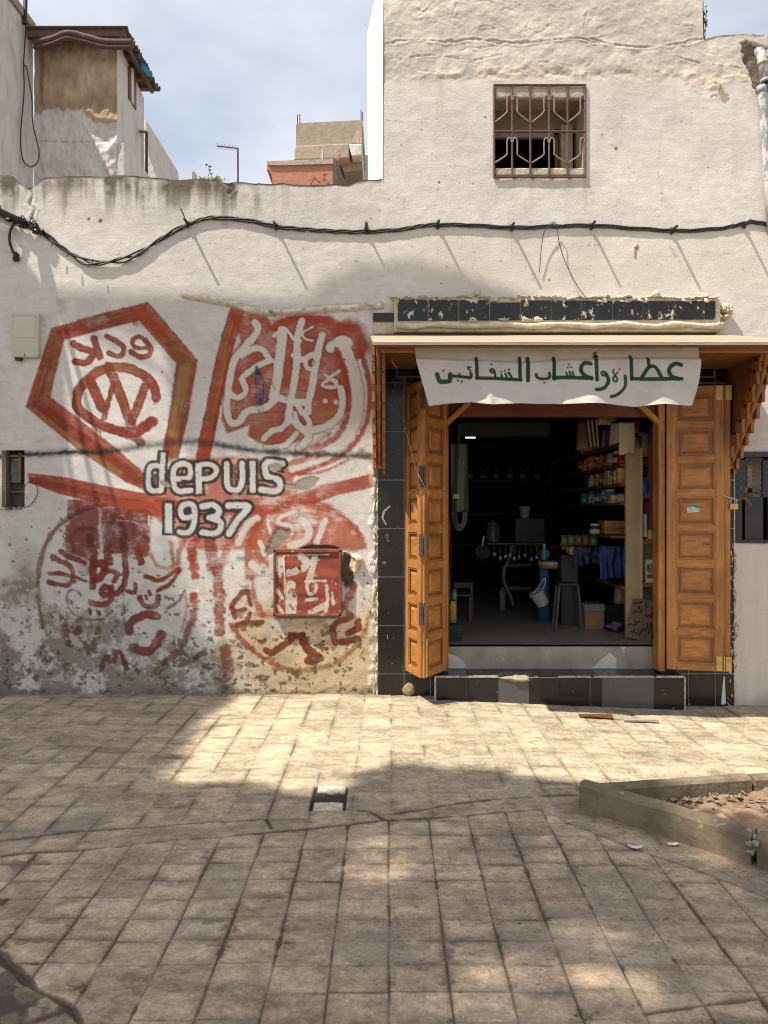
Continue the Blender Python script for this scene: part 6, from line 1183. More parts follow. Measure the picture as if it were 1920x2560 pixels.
p = at(1431, 1387, 7.1); MB().lathe([(.028, 0), (.036, .03), (.032, .06), (.024, .075)], p, 14).build("body", pm((.40, .38, .34), .4), KT, smooth=True); MB().tube(crv([(p.x - .03, p.y, p.z + .05), (p.x - .055, p.y, p.z + .045), (p.x - .04, p.y, p.z + .015)], 4), .005, 6).build("handle", pm((.40, .38, .34), .4), KT)
JB = thing("crate_shelf", at(1430, 1412, 7.2), "dark crate stack carrying the white jug under the herb bags", "crate")
p = at(1404, 1640, 7.2); q = at(1445, 1388, 7.2); MB().box(p.x, q.x, p.y, p.y + .3, FZ, q.z).build("body", M_BLKPL, JB)
jar(at(1487, 1335, 7.0).x, at(1487, 1335, 7.0).y, at(1487, 1340, 7.0).z, .05, .115, (.03, .025, .025), (.5, .5, .48), "jar", "black jar with a white lid standing above the herb bags", "jar", None)
# lower goods
bx = thing("cardboard_box", (at(1475, 1580, 7.0).x, at(1475, 1580, 7.0).y, FZ), "open brown cardboard box with a grey tray on top, on the shop floor", "box")
p = at(1463, 1578, 7.0); q = at(1511, 1530, 7.0); MB().box(p.x, q.x, p.y, p.y + .22, FZ, q.z).build("carton", M_CARD, bx, bevel=.004)
p2 = at(1440, 1578, 7.2); MB().box(p2.x, p.x - .004, p2.y - .1, p2.y + .15, FZ, q.z + .07).build("side_carton", mat("dark_cardboard", (.20, .11, .06), (.14, .08, .04), .85, 6), bx, bevel=.004)
tr_ = build_top(MB().box(p.x - .01, q.x + .005, p.y - .012, p.y + .2, q.z + .001, q.z + .075), "plastic_tray", pm((.22, .22, .22), .45), "grey plastic tray sitting on the brown cardboard box", "tray", bevel=.012)
CR = build_top(MB().box(*(lambda a, b: (a.x, b.x, a.y, a.y + .3, FZ, b.z))(at(1512, 1580, 7.15), at(1573, 1513, 7.15))), "crate", M_BLKPL, "black crate with a beige sack on top near the post", "crate", bevel=.006)
p = at(1558, 1512, 7.12); pouch(p.x, p.y + .08, p.z, .125, .21, (.36, .27, .15), "beige filled sack standing on the black crate", None, "sack", "sack", .08)
p = at(1540, 1583, 6.85); build_top(MB().blob((p.x, p.y, FZ + .05), .085, .06, .055, 14, 9, .5, 8), "plastic_bag", pm((.05, .03, .04), .3), "crumpled dark plastic bag on the floor beside the cardboard sign", "bag", smooth=True)
SG = thing("cardboard_sign", (at(1603, 1600, 6.4).x, at(1603, 1600, 6.4).y, FZ), "leaning brown cardboard sign with black handwritten Arabic words", "sign")
P_ = lambda px_, py_: W(px_, py_, 6.36 + (1608 - py_) * .0014)
MB().prism([P_(1562, 1590), P_(1626, 1608), P_(1641, 1503), P_(1584, 1496)], (0, .008, 0)).build("board", mat("brown_cardboard", (.26, .165, .095), (.19, .12, .065), .9, 8, stretch=(1, 1, 6)), SG)
iz = lambda u_, v_: P_(1400 + u_ / 5.184, 1320 + v_ / 5.184) + Vector((0, -.006, 0))
ink = MB()
for st_ in [[(1195, 1035), (1200, 1085), (1185, 1120), (1195, 1150), (1170, 1155), (1165, 1125)], [(1160, 1130), (1120, 1145), (1100, 1110)], [(1110, 960), (1120, 1040)], [(1060, 1060), (1030, 1090), (980, 1075), (950, 1105), (930, 1080)], [(1060, 950), (1000, 975), (960, 960)], [(1010, 1010), (1030, 1050)], [(1165, 1210), (1160, 1280), (1140, 1370)], [(1185, 1230), (1175, 1300)], [(1130, 1220), (1120, 1290), (1090, 1330), (1085, 1310)], [(1060, 1290), (1050, 1340), (1010, 1390)], [(1010, 1310), (990, 1360), (960, 1370)], [(960, 1300), (940, 1350), (915, 1340)], [(960, 1180), (990, 1230), (1030, 1200)], [(890, 1250), (920, 1240), (950, 1260), (990, 1240)]]:
    ink.tube([iz(*q_) for q_ in crv(st_, 4)], .0042, 5)
ink.build("handwriting", M_BLKPL, SG)
# left side: hanging straps, chair, egg crates, bags
HB = thing("hanging_bags", at(1148, 1330, 6.6), "bundle of dark grey-green plastic bags hanging left inside the doorway", "bags")
n = 10; vs = []; fs = []
for i in range(15):
    for j in range(n + 1):
        v = i / 14; u_ = j / n; q_ = at(1127 + 42 * u_ + v * 3, 1110 + 170 * v, 6.6); q_.y += .012 * math.sin(u_ * 9 + v * 2); vs.append(q_)
for i in range(14):
    for j in range(n): fs.append((i * (n + 1) + j, (i + 1) * (n + 1) + j, (i + 1) * (n + 1) + j + 1, i * (n + 1) + j + 1))
MB().add(vs, fs).build("bag_sheet", pm((.07, .075, .06), .5), HB, smooth=True)
hb2 = MB()
for k in range(4): hb2.tube(crv([at(1131 + k * 3, 1278, 6.59), at(1134 + k * 3, 1310, 6.57 - k * .01), at(1148, 1326 - k * 5, 6.57), at(1164 - k * 3, 1308, 6.58), at(1167 - k * 3, 1278, 6.6)], 5), .009, 6)
hb2.build("bag_handle", pm((.07, .075, .06), .5), HB, smooth=True)
MB().tube([at(1147, 1110, 6.6), at(1147, 1060, 6.6)], .012, 6).build("hanger", M_BLKPL, HB)
e1, e2 = at(1132, 1246, 6.575), at(1149, 1236, 6.575); TGo = MB().box(e1.x, e2.x, e1.y, e1.y + .003, e1.z, e2.z).build("price_tag", pm((.40, .50, .20), .6), HB)
tb_ = MB()
for (a0, b0_, a1, b1) in ((1136, 1239, 1137, 1244), (1139, 1239, 1143, 1240), (1139, 1243, 1143, 1244), (1145, 1239, 1146, 1244)):
    e3, e4 = at(a0, b1, 6.573), at(a1, b0_, 6.573); tb_.box(e3.x, e4.x, e3.y, e3.y + .002, e3.z, e4.z)
tb_.build("print", pm((.08, .14, .04), .6), TGo)
CHR = thing("wooden_chair", (at(1160, 1545, 7.8).x, 1.9, FZ), "plain dark wooden chair standing in the gloom on the left", "chair")
for nm_, bb in (("backrest", (1136, 1176, 1456, 1470, 7.8, .03)), ("seat", (1136, 1178, 1486, 1492, 7.55, .34)), ("leg", (1175, 1183, 1456, 1546, 7.78, .04)), ("leg", (1134, 1141, 1456, 1546, 7.78, .04)), ("leg", (1172, 1180, 1492, 1556, 7.5, .04))): wbox(nm_, *bb[:5], bb[5], mat("chair_wood", (.12, .08, .05), (.08, .05, .03), .6, 6), None, None, CHR)
EG = thing("egg_tray_stack", (at(1138, 1606, 6.32).x, at(1138, 1606, 6.32).y, FZ), "stack of grey-green moulded egg trays on the shop floor behind the left door", "egg trays")
for k in range(8):
    m_ = MB(); z = FZ + .003 + k * .017
    p = at(1119, 1606, 6.32); q = at(1155, 1606, 6.32); N_ = 10
    vs = []; fs = []
    for i in range(N_ * 2 + 1):
        for j in range(9): vs.append((p.x + (q.x - p.x) * i / (N_ * 2) + .004 * math.sin(k * 2.2), p.y + .16 * j / 8, z + (.014 if (i + j) % 2 else 0) + .003))
    for i in range(N_ * 2):
        for j in range(8): fs.append((i * 9 + j, (i + 1) * 9 + j, (i + 1) * 9 + j + 1, i * 9 + j + 1))
    o = m_.add(vs, fs).build("tray", pm((.10, .19, .16), .8), EG); sd = o.modifiers.new("thickness", 'SOLIDIFY'); sd.thickness = .004
p = at(1135, 1600, 6.62); pouch(p.x, p.y, FZ, .055, .42, (.02, .22, .12), "upright green bag behind the egg trays", None, "bag", "green_bag", .05)
p = at(1131, 1600, 6.5); pouch(p.x, p.y, FZ + .13, .07, .20, (.42, .30, .03), "yellow cloth draped over the egg trays", None, "cloth", "yellow_cloth", .04)
# bow-legged sideboard, bucket, pedestal table, flask, hanging pail
SB = thing("side_table", (at(1300, 1521, 8.5).x, at(1300, 1521, 8.5).y, FZ), "bow-legged wooden side table deep inside the shop", "table")
wbox("tabletop", 1218, 1362, 1357, 1362, 8.5, .45, mat("table_wood", (.13, .09, .06), (.08, .05, .035), .5, 6), None, None, SB)
MB().tube([at(px_, py_, 8.45) for px_, py_ in crv([(1281, 1362), (1274, 1395), (1262, 1420), (1259, 1445), (1265, 1468), (1276, 1490), (1283, 1517)], 4)], .022, 8).build("leg", mat("bow_leg_wood", (.30, .22, .13), (.22, .15, .08), .6, 8), SB, smooth=True)
MB().bar(at(1262, 1414, 8.46), at(1330, 1412, 8.46), .03, .03).bar(at(1268, 1470, 8.46), at(1328, 1471, 8.46), .03, .04).build("stretcher", mat("stretcher_wood", (.16, .12, .08), (.1, .07, .05), .6, 8), SB)
MB().tube([at(px_, py_, 8.45) for px_, py_ in crv([(1345, 1362), (1350, 1400), (1360, 1440), (1352, 1480), (1345, 1517)], 4)], .020, 8).build("leg", M_WDARK, SB, smooth=True)
CBN = wbox("cabinet", 1288, 1362, 1296, 1357, 8.6, .3, M_BLKPL, "black box cabinet on the side table carrying the pale tub", "cabinet")
TB_ = thing("plastic_tub", at(1312, 1296, 8.6), "pale plastic tub on top of the black cabinet", "tub")
p = at(1312, 1296, 8.7); MB().lathe([(.052, .001), (.064, .12), (.07, .122), (.07, .138), (.066, .14)], p, 18).build("body", pm((.42, .38, .32), .5), TB_, smooth=False)
p_m = MB(); e1, e2 = at(1303, 1286, 8.63), at(1321, 1276, 8.63)
TBL = thing("pedestal_table", (at(1380, 1555, 7.5).x, at(1380, 1555, 7.5).y, FZ), "small round-topped table with a light rim and blue draped foot", "table")
p = at(1380, 1414, 7.5); MB().lathe([(.13, -.02), (.135, .0), (.135, .012)], p, 26).build("tabletop", pm((.36, .19, .08), .5), TBL); MB().lathe([(.142, .012), (.142, .045), (.135, .047)], p, 26).build("rim", pm((.50, .44, .33), .5), TBL)
p0 = at(1360, 1555, 7.5); MB().lathe([(.065, 0), (.06, .2), (.05, .40), (.055, p.z - FZ - .02)], (p0.x, p0.y, FZ), 14).build("draped_foot", pm((.03, .13, .24), .6), TBL, smooth=True)
MB().bar(at(1412, 1494, 7.45), at(1390, 1568, 7.35), .02, .02).bar(at(1395, 1470, 7.6), at(1412, 1560, 7.6), .02, .02).build("leg", M_STEEL, TBL)
FL = thing("flask", p, "small blue vacuum flask standing on the round table", "flask"); p1 = at(1360, 1400, 7.48)
MB().lathe([(.030, 0), (.034, .01), (.034, .10), (.022, .12)], p1, 14).build("body", pm((.04, .22, .34), .3), FL, smooth=True); MB().lathe([(.018, .12), (.016, .165)], p1, 10).build("cap", M_STEEL, FL); MB().tube(crv([(p1.x + .032, p1.y, p1.z + .1), (p1.x + .05, p1.y, p1.z + .07), (p1.x + .034, p1.y, p1.z + .02)], 4), .004, 6).build("handle", M_STEEL, FL)
PA = thing("hanging_pail", at(1349, 1495, 7.2), "white plastic pail hanging tilted by its handle from the round table", "pail"); p = at(1349, 1495, 7.2)
Mr = Matrix.Rotation(R(-32), 3, 'Y') @ Matrix.Rotation(R(8), 3, 'X')
MB().lathe([(.060, -.07), (.072, .055), (.077, .056), (.077, .072), (.072, .073)], p, 20, Mr).build("body", pm((.52, .50, .45), .45), PA)
MB().tube(crv([p + Mr @ Vector((.076, 0, .06)), p + Vector((.055, -.01, .16)), p + Vector((.045, 0, .19)), p + Vector((.0, .01, .12)), p + Mr @ Vector((-.06, 0, .06))], 5), .004, 6).build("handle", M_WPAINT, PA)
UT = thing("hanging_utensils", at(1300, 1385, 8.2), "cluster of small metal utensils hanging under the side table top", "utensils")
ut = MB()
for k in range(9): q_ = at(1236 + k * 13, 1366, 8.25); ut.tube([q_, q_ + Vector((.012 * math.sin(k), 0, -.06 - .06 * ((k * 37 % 10) / 10)))], .005, 5); ut.blob(q_ + Vector((.012 * math.sin(k), 0, -.09 - .06 * ((k * 37 % 10) / 10))), .022, .01, .028, seed=k)
ut.build("utensil", M_STEEL, UT, smooth=True)
BTg = thing("water_bottles", at(1256, 1525, 8.3), "ridged clear plastic bottle on the floor beside the side table", "bottle")
p = at(1256, 1525, 8.3); MB().lathe([(.035 + .004 * (k % 2), .004 + k * .022) for k in range(10)] + [(.014, .24), (.014, .26)], (p.x, p.y, FZ), 12).build("body", pm((.22, .23, .24), .2), BTg)
KE = thing("metal_canister", at(1232, 1357, 8.5), "dull metal canister with a lid on the left end of the side table", "canister")
p = at(1232, 1357, 8.65); MB().lathe([(.075, .002), (.08, .02), (.08, .20), (.07, .215)], p, 18).build("body", pm((.12, .12, .115), .35), KE, smooth=True); MB().lathe([(.076, .215), (.06, .235), (.015, .24), (.012, .26)], p, 16).build("lid", pm((.2, .2, .19), .35), KE)
SL = thing("folding_stool", (at(1420, 1560, 7.1).x, at(1420, 1560, 7.1).y, FZ), "dark folding stool in front of the crate stack", "stool")
q = at(1418, 1440, 7.15); MB().box(q.x - .10, q.x + .10, q.y - .08, q.y + .08, .80, .83).build("seat", M_BLKPL, SL, bevel=.005); MB().bar((q.x - .09, q.y - .06, .80), (q.x - .13, q.y - .09, FZ), .02, .02).bar((q.x + .09, q.y - .06, .80), (q.x + .12, q.y - .09, FZ), .02, .02).bar((q.x - .09, q.y + .06, .80), (q.x - .12, q.y + .09, FZ), .02, .02).bar((q.x + .09, q.y + .06, .80), (q.x + .12, q.y + .09, FZ), .02, .02).build("leg", mat('dark_steel', (.10, .10, .10), (.06, .06, .06), .5, 20), SL)
PT = thing("cooking_pot", at(1210, 1380, 8.3), "small dim cooking pot hanging at the left end of the side table", "pot")
p = at(1205, 1385, 8.3); MB().lathe([(.05, -.05), (.075, -.03), (.08, .05), (.084, .052)], p, 18, Matrix.Rotation(R(60), 3, 'X')).build("body", pm((.09, .09, .085), .3), PT); MB().bar(p + Vector((0, 0, .07)), p + Vector((.02, 0, .20)), .014, .008).build("handle", M_STEEL, PT)
# dim jars and bowls on the back wall shelf, lamp
BS = thing("back_shelf", W(1300, 1300, 10.5), "long dim wall shelf at the back of the shop", "shelf")
MB().box(.2, 2.4, 4.9, 5.2, 1.95, 1.975).box(.2, 2.4, 4.9, 5.2, 1.45, 1.475).box(.2, 2.4, 4.9, 5.2, 1.0, 1.025).build("board", M_WDARK, BS); MB().box(.2, .23, 4.9, 5.2, FZ, 2.3).box(2.37, 2.4, 4.9, 5.2, FZ, 2.3).build("upright", M_WDARK, BS)
for k in range(10):
    jar(.4 + k * .2, 5.02, 1.976, .05, .14, CLR['brown'], CLR['grey'], "jar", "dim brown jar standing in the row on the back shelf", "jar", "row of jars on the back shelf")
LP = thing("ceiling_lamp", W(1176, 1094, 7.6), "small lit strip lamp glowing near the ceiling on the left", "lamp")
p = W(1176, 1094, 7.6); MB().tube([p + Vector((-.05, 0, 0)), p + Vector((.05, 0, 0))], .007, 8).build("tube", mat("lit_tube", (.9, .95, .9), None, .4, 5, bump=0, emit=((.85, 1, .92), 2.0)), LP); MB().box(p.x - .07, p.x + .07, p.y - .02, p.y + .02, p.z + .014, p.z + .04).build("housing", M_BLKPL, LP); MB().tube([p + Vector((0, 0, .04)), (p.x, p.y, 2.95)], .004, 5).build("cord", M_BLKPL, LP)
# ------------------------------------------------------------------ houses behind
def farmat(name, base, dirt, amount=.5, sc=.5, bump=.4):
    m, t, p = nodes(name); N = t.nodes.new; l = t.links.new; p.inputs['Roughness'].default_value = .92
    tc = N('ShaderNodeTexCoord'); mp = N('ShaderNodeMapping'); mp.inputs['Scale'].default_value = (sc * 3, sc * 3, sc); l(tc.outputs['Object'], mp.inputs[0])
    n = N('ShaderNodeTexNoise'); n.inputs['Scale'].default_value = 3; n.inputs['Detail'].default_value = 9; n.inputs['Roughness'].default_value = .65; l(mp.outputs[0], n.inputs['Vector'])
    r = N('ShaderNodeValToRGB'); e = r.color_ramp.elements; e[0].position = .62 - amount * .45; e[1].position = .75; e[0].color = (*base, 1); e[1].color = (*dirt, 1); l(n.outputs['Fac'], r.inputs[0]); l(r.outputs['Color'], p.inputs['Base Color'])
    n2 = N('ShaderNodeTexNoise'); n2.inputs['Scale'].default_value = 5; n2.inputs['Detail'].default_value = 8; l(tc.outputs['Object'], n2.inputs['Vector']); b = N('ShaderNodeBump'); b.inputs['Strength'].default_value = bump; b.inputs['Distance'].default_value = .05; l(n2.outputs['Fac'], b.inputs['Height']); l(b.outputs[0], p.inputs['Normal'])
    return m
M_WHITEW = farmat("whitewashed_wall", (.64, .61, .56), (.50, .45, .38), .35)
M_BEIGEW = farmat("stained_beige_wall", (.66, .63, .57), (.44, .39, .32), .38)
# tall house at the left edge: its side wall runs away from the street
xl_ = (83 - CX) * 16.0 / F
TH = thing("tall_house", (xl_, 4, 0), "tall pale stained house at the far left edge with a hanging wire", "house")
zt = W(83, 80, 16).z
MB().box(xl_ - 6, xl_, 3.0, 10.02, -.5, zt).build("wall", M_BEIGEW, TH)
MB().box(xl_ - 6.1, xl_ + .05, 2.9, 10.04, zt, zt + .18).build("parapet", farmat("mouldy_parapet", (.36, .31, .23), (.20, .17, .12), .6), TH)
wq = W(4, 100, 13.0); MB().box(xl_ - .03, xl_ + .012, 6.7, 7.25, 8.2, 9.6).build("window", M_BLACK, TH)
cw = MB(); cx_ = xl_ + .06
def onw(px_, py_): d = (xl_ + .06) * F / (px_ - CX); return W(px_, py_, d)
cw.tube([onw(*q) for q in crv([(63, -12), (64, 55), (62, 110), (59, 160), (60, 230), (53, 310), (52, 370), (60, 405), (78, 418)], 5)] , .013, 5)
cw.tube([onw(62, 60), onw(64, -25)], .05, 6)
p_lo = [W(px_, py_, 15.6) for px_, py_ in crv([(78, 418), (92, 408), (98, 382), (90, 345), (81, 300), (80, 250), (72, 200), (66, 168), (60, 162)], 5)]
cw.tube(p_lo, .013, 5); cw.build("wall_wire", M_BLKPL, TH)
# brown-topped house with the rusty tin roof
d0 = 16.0; hx0_ = (84 - CX) * d0 / F; hx1_ = (293 - CX) * d0 / F; y0_ = d0 - D; y1_ = 17.75 - D
RH = thing("tin_roofed_house", ((hx0_ + hx1_) / 2, y0_, 0), "narrow house, brown above and whitewashed below, under a rusty tin roof", "house")
zr = W(0, 98, d0).z; zb_ = W(0, 292, d0).z
nz2 = 330; nx2 = 170; hxs = np.linspace(hx0_, hx1_, nx2); hzs = np.linspace(-.45, zr, nz2); HX, HZ = np.meshgrid(hxs, hzs); hpx = CX + HX * F / d0; hpy = CY - (HZ - H) * F / d0
m1 = fbm(HX * 1.6, HZ * 1.2, 101, 5); m2 = fbm(HX * 6, HZ * 5, 103, 5); m3 = fbm(HX * 9, HZ * .9, 105, 4)
edge_ = 278 + 14 * np.clip((hpx - 200) / 30, 0, 1) + 12 * np.clip((hpx - 230) / 20, 0, 1) + 7 * m2 + 9 * m3
topm = sst(3, -3, hpy - edge_)[..., None]
hc = np.array([.64, .60, .56]) * (1 + .10 * m1 + .06 * m2)[..., None]; hc = hc * (1 - topm) + (np.array([.47, .37, .245]) * (1 + .22 * m1 + .14 * m2)[..., None]) * topm
lowb = topm * sst(235, 262, hpy)[..., None] * .6; hc = hc * (1 - lowb) + (np.array([.37, .27, .16]) * (1 + .3 * m3)[..., None]) * lowb
pip = np.exp(-((hpx - 103) / 7) ** 2) * np.clip(.6 + .8 * m3, 0, 1) * sst(300, 200, hpy) * .8 + np.exp(-((hpx - 104) / 6) ** 2) * .22 * (hpy < 430); pip = np.clip(pip, 0, .85)[..., None]; hc = hc * (1 - pip) + np.array([.17, .125, .08]) * pip
ck = (np.clip(1 - np.abs(hpy - 354 - 3 * m2) / 2.2, 0, 1) * .6 + np.clip(1 - np.abs(hpy - 244 - 3 * m2) / 1.6, 0, 1) * .5)[..., None]; hc = hc * (1 - ck) + np.array([.3, .24, .18]) * ck
grid_mesh("front_wall", HX, y0_ - .05 * m1 - .03 * m2 + .04 * ck[..., 0], HZ, hc, paintmat("old_render", .92, .5, 8, .03, .1, 6), RH)
sd_ = MB(); wt0, wt1 = (hx1_ * F / (322 - CX)) , 0
def onside(px_, py_): d = hx1_ * F / (px_ - CX); return Vector((hx1_, d - D, H + (CY - py_) * d / F))
A0 = onside(293.5, 112); A1 = onside(370, 292); zs_ = A1.z
sd_.add([(hx1_, y0_, -.45), (hx1_, y1_, -.45), (hx1_, y1_, zr - .3), (hx1_, y0_, zr)], [(0, 1, 2, 3)]); sd_.build("side_wall", M_WHITEW, RH)
w0, w1 = onside(319, 165), onside(338, 180); w2, w3_ = onside(338, 275), onside(320, 245)
MB().prism([w0 + Vector((.03, 0, 0)), w1 + Vector((.03, 0, 0)), w2 + Vector((.03, 0, 0)), w3_ + Vector((.03, 0, 0))], (-.2, 0, 0)).build("side_window", M_WDARK, RH)
MB().prism([w0.lerp(w1, .25) + Vector((.05, 0, 0)), w0.lerp(w1, .55) + Vector((.05, 0, 0)), w3_.lerp(w2, .55) + Vector((.05, 0, 0)), w3_.lerp(w2, .25) + Vector((.05, 0, 0))], (-.06, 0, 0)).build("shutter_slat", M_BEIGEW, RH)
rf = MB(); n = 60; xa, xb = hx0_ - .05, W(330, 0, d0).x; zf = W(0, 80, d0 - .2).z; vs = []; fs = []
for i in range(n + 1):
    y = y0_ - .35 + (y1_ + .25 - y0_ + .35) * i / n
    for j in range(13):
        x = xa + (xb - xa) * j / 12 + (rng.uniform(-.03, .03) if j == 12 else 0); vs.append((x, y, zf + .035 * math.sin(i * 1.9) - .10 * (x - xa) * .0 - .02 * i / n))
for i in range(n):
    for j in range(12): fs.append((i * 13 + j, (i + 1) * 13 + j, (i + 1) * 13 + j + 1, i * 13 + j + 1))
rf.add(vs, fs); M_TIN = farmat("rusty_tin", (.19, .14, .10), (.11, .07, .055), .7, 1.0)
RFO = rf.build("tin_roof", M_TIN, RH); sd = RFO.modifiers.new("t", 'SOLIDIFY'); sd.thickness = .03
bm_ = MB(); bm_.bar((xa, y0_ - .25, zf - .10), (xb - .05, y0_ - .25, zf - .08), .12, .14); 
for k in range(5): y = y0_ + .1 + k * .40; bm_.bar((hx1_ - .3, y, zf - .09), (xb, y, zf - .09), .07, .10)
bm_.bar((xb - .12, y0_ - .3, zf - .16), (xb - .12, y1_, zf - .18), .07, .07)
bm_.build("roof_beam", farmat("dark_timber", (.15, .10, .075), (.08, .05, .04), .6, 1), RH)
tp = MB(); cvp = crv([W(86, 108, d0 - .3), W(130, 98, d0 - .4), W(168, 84, d0 - .45), W(210, 92, d0 - .4), W(262, 105, d0 - .35), W(330, 106, d0 - .3)], 6); tp.tube(cvp, .07, 7); tp.tube([Vector(q) - Vector((0, 0, .10)) for q in cvp], .05, 6); tp.build("maroon_tarpaulin", farmat("maroon_cloth", (.13, .075, .065), (.085, .05, .042), .5, 1), RH, smooth=True)
lp = MB().box(hx1_ - .02, W(314, 0, d0).x, y0_ + .0, y0_ + 1.8, -.45, W(0, 355, d0).z); lp.build("low_annex", M_WHITEW, RH, bevel=.04)
MB().tube([onside(356, 330) + Vector((.1, 0, 0)), onside(356, 445) + Vector((.1, 0, 0))], .035, 6).tube([onside(340, 329) + Vector((.1, 0, 0)), onside(356, 330) + Vector((.1, 0, 0))], .03, 6).build("waste_pipe", M_IRON, RH)
bt = MB(); p = W(350, 152, 16.7); q = W(383, 187, 16.8); bt.add([p, W(366, 166, 16.7), q, W(370, 192, 16.8), W(356, 172, 16.7)], [(0, 1, 2, 3, 4)]); o = build_top(bt, "blue_sheet", pm((.02, .36, .58), .5), "scrap of bright blue plastic sheet snagged on the tin roof edge", "plastic sheet"); s_ = o.modifiers.new("t", 'SOLIDIFY'); s_.thickness = .02
WG = thing("white_gable", (W(360, 440, 19.6).x, 13.8, 0), "sliver of white sloping house side beyond the tin-roofed house", "house")
MB().prism([W(365, 300, 19.6), W(372, 390, 19.6), W(392, 447, 19.6), W(392, 600, 19.6), W(300, 600, 19.6), W(300, 300, 19.6)], (0, 3, 0)).build("wall", M_WHITEW, WG)
# red block hut and the raw concrete house
d1 = 22.0; a = W(668, 402, d1); b = W(830, 402, d1)
RB_ = thing("red_hut", ((a.x + b.x) / 2, d1 - D, 0), "low brick-red rooftop hut with a small painted arrow mark", "hut")
M_REDB = farmat("red_block", (.50, .20, .115), (.38, .25, .18), .45, .8)
MB().prism([W(668, 403, d1), W(832, 397, d1), W(832, 640, d1), W(682, 640, d1), W(681, 440, d1), W(672, 424, d1), W(667, 424, d1)], (0, 2.2, 0)).build("wall", M_REDB, RB_)
MB().prism([W(666, 403, d1 - .05), W(833, 397, d1 - .05), W(833, 409, d1 - .05), W(700, 413, d1 - .05), W(670, 412, d1 - .05)], (0, 2.3, 0)).build("coping", farmat("worn_cement", (.45, .39, .32), (.40, .26, .19), .5, .8), RB_)
mk = MB().tube([W(777, 462, d1 - .06), W(786, 443, d1 - .06), W(801, 458, d1 - .06)], .018, 5)
for y in (437, 448): mk.tube([W(811 + 2.5 * math.cos(t), y + 3 * math.sin(t), d1 - .06) for t in [k * 6.2832 / 10 for k in range(11)]], .012, 4)
mk.build("painted_mark", M_BLKPL, RB_)
MB().prism([W(833, 398, d1), W(840, 396, d1 + .4), W(866, 462, d1 + .4), W(866, 640, d1 + .4), W(833, 640, d1)], (0, 1.5, 0)).build("side_wall", farmat("brown_render", (.27, .21, .16), (.18, .14, .10), .5, 1), RB_)
d2 = 25.0; CH_ = thing("concrete_house", (W(820, 400, d2).x, d2 - D, 0), "raw grey concrete rooftop storey with rusty bars sticking up", "house")
M_CONC = farmat("raw_concrete", (.36, .30, .225), (.27, .22, .16), .5, .6)
MB().prism([W(740, 311, d2), W(744, 308, d2), W(907, 300, d2), W(908, 362, d2), W(740, 366, d2)], (0, 4, 0)).build("upper_wall", M_CONC, CH_)
MB().prism([W(735, 368, d2 - .4), W(742, 363, d2 - .4), W(872, 357, d2 - .4), W(874, 396, d2 - .4), W(735, 401, d2 - .4)], (0, 3, 0)).build("balcony_wall", farmat("balcony_concrete", (.40, .34, .26), (.32, .27, .2), .5, .6), CH_, bevel=.05)
MB().prism([W(871, 359, d2 - .42), W(906, 358, d2 - .42), W(905, 388, d2 - .42), W(880, 391, d2 - .42)], (0, 3, 0)).build("white_patch", M_WHITEW, CH_, bevel=.04)
MB().prism([W(880, 355, d2 - .03), W(886, 338, d2 - .03), W(893, 318, d2 - .03), W(905, 313, d2 - .03), W(906, 358, d2 - .03)], (0, .1, 0)).build("broken_corner", farmat("broken_block", (.50, .40, .30), (.28, .18, .12), .6, 2), CH_)
MB().prism([W(846, 394, d2), W(906, 390, d2), W(904, 424, d2), W(860, 431, d2)], (0, 3, 0)).build("lower_wall", farmat("block_wall", (.33, .27, .205), (.24, .19, .14), .6, 1.2), CH_)
MB().prism([W(735, 401, d2 + .1), W(850, 396, d2 + .1), W(850, 640, d2 + .1), W(735, 640, d2 + .1)], (0, 3, 0)).build("base_wall", M_CONC, CH_)
MB().prism([W(804, 376, d2 - .42), W(808, 376, d2 - .42), W(808, 398, d2 - .42), W(804, 398, d2 - .42)], (0, .03, 0)).build("white_plumb_line", M_WHITEW, CH_)
bars = MB()
for px_, y0b, y1b in ((744, 312, 287), (750, 311, 285), (903, 303, 275), (907, 303, 281)): bars.tube([W(px_, y0b, d2 + .2), W(px_ - .5, y1b, d2 + .2)], .018, 5)
bars.build("rebar", M_IRON, CH_)
WW = thing("white_house", (W(900, 430, 27).x, 21, 0), "white house wall peeping out beside the tall building's corner", "house")
MB().prism([W(865, 433, 27), W(903, 428, 27), W(905, 390, 27), W(935, 384, 27), W(990, 384, 27), W(990, 640, 27), W(865, 640, 27)], (0, 3, 0)).build("wall", M_WHITEW, WW)
os_ = MB().prism([W(833, 402, d1 + .5), W(842, 388, d1 + .5), W(848, 383, d1 + .5), W(852, 385, d1 + .5), W(848, 396, d1 + .5), W(840, 411, d1 + .5)], (0, .06, 0)); build_top(os_, "orange_panel", pm((.50, .22, .07), .5), "pointed orange panel leaning upright behind the red hut", "panel", bevel=.01)
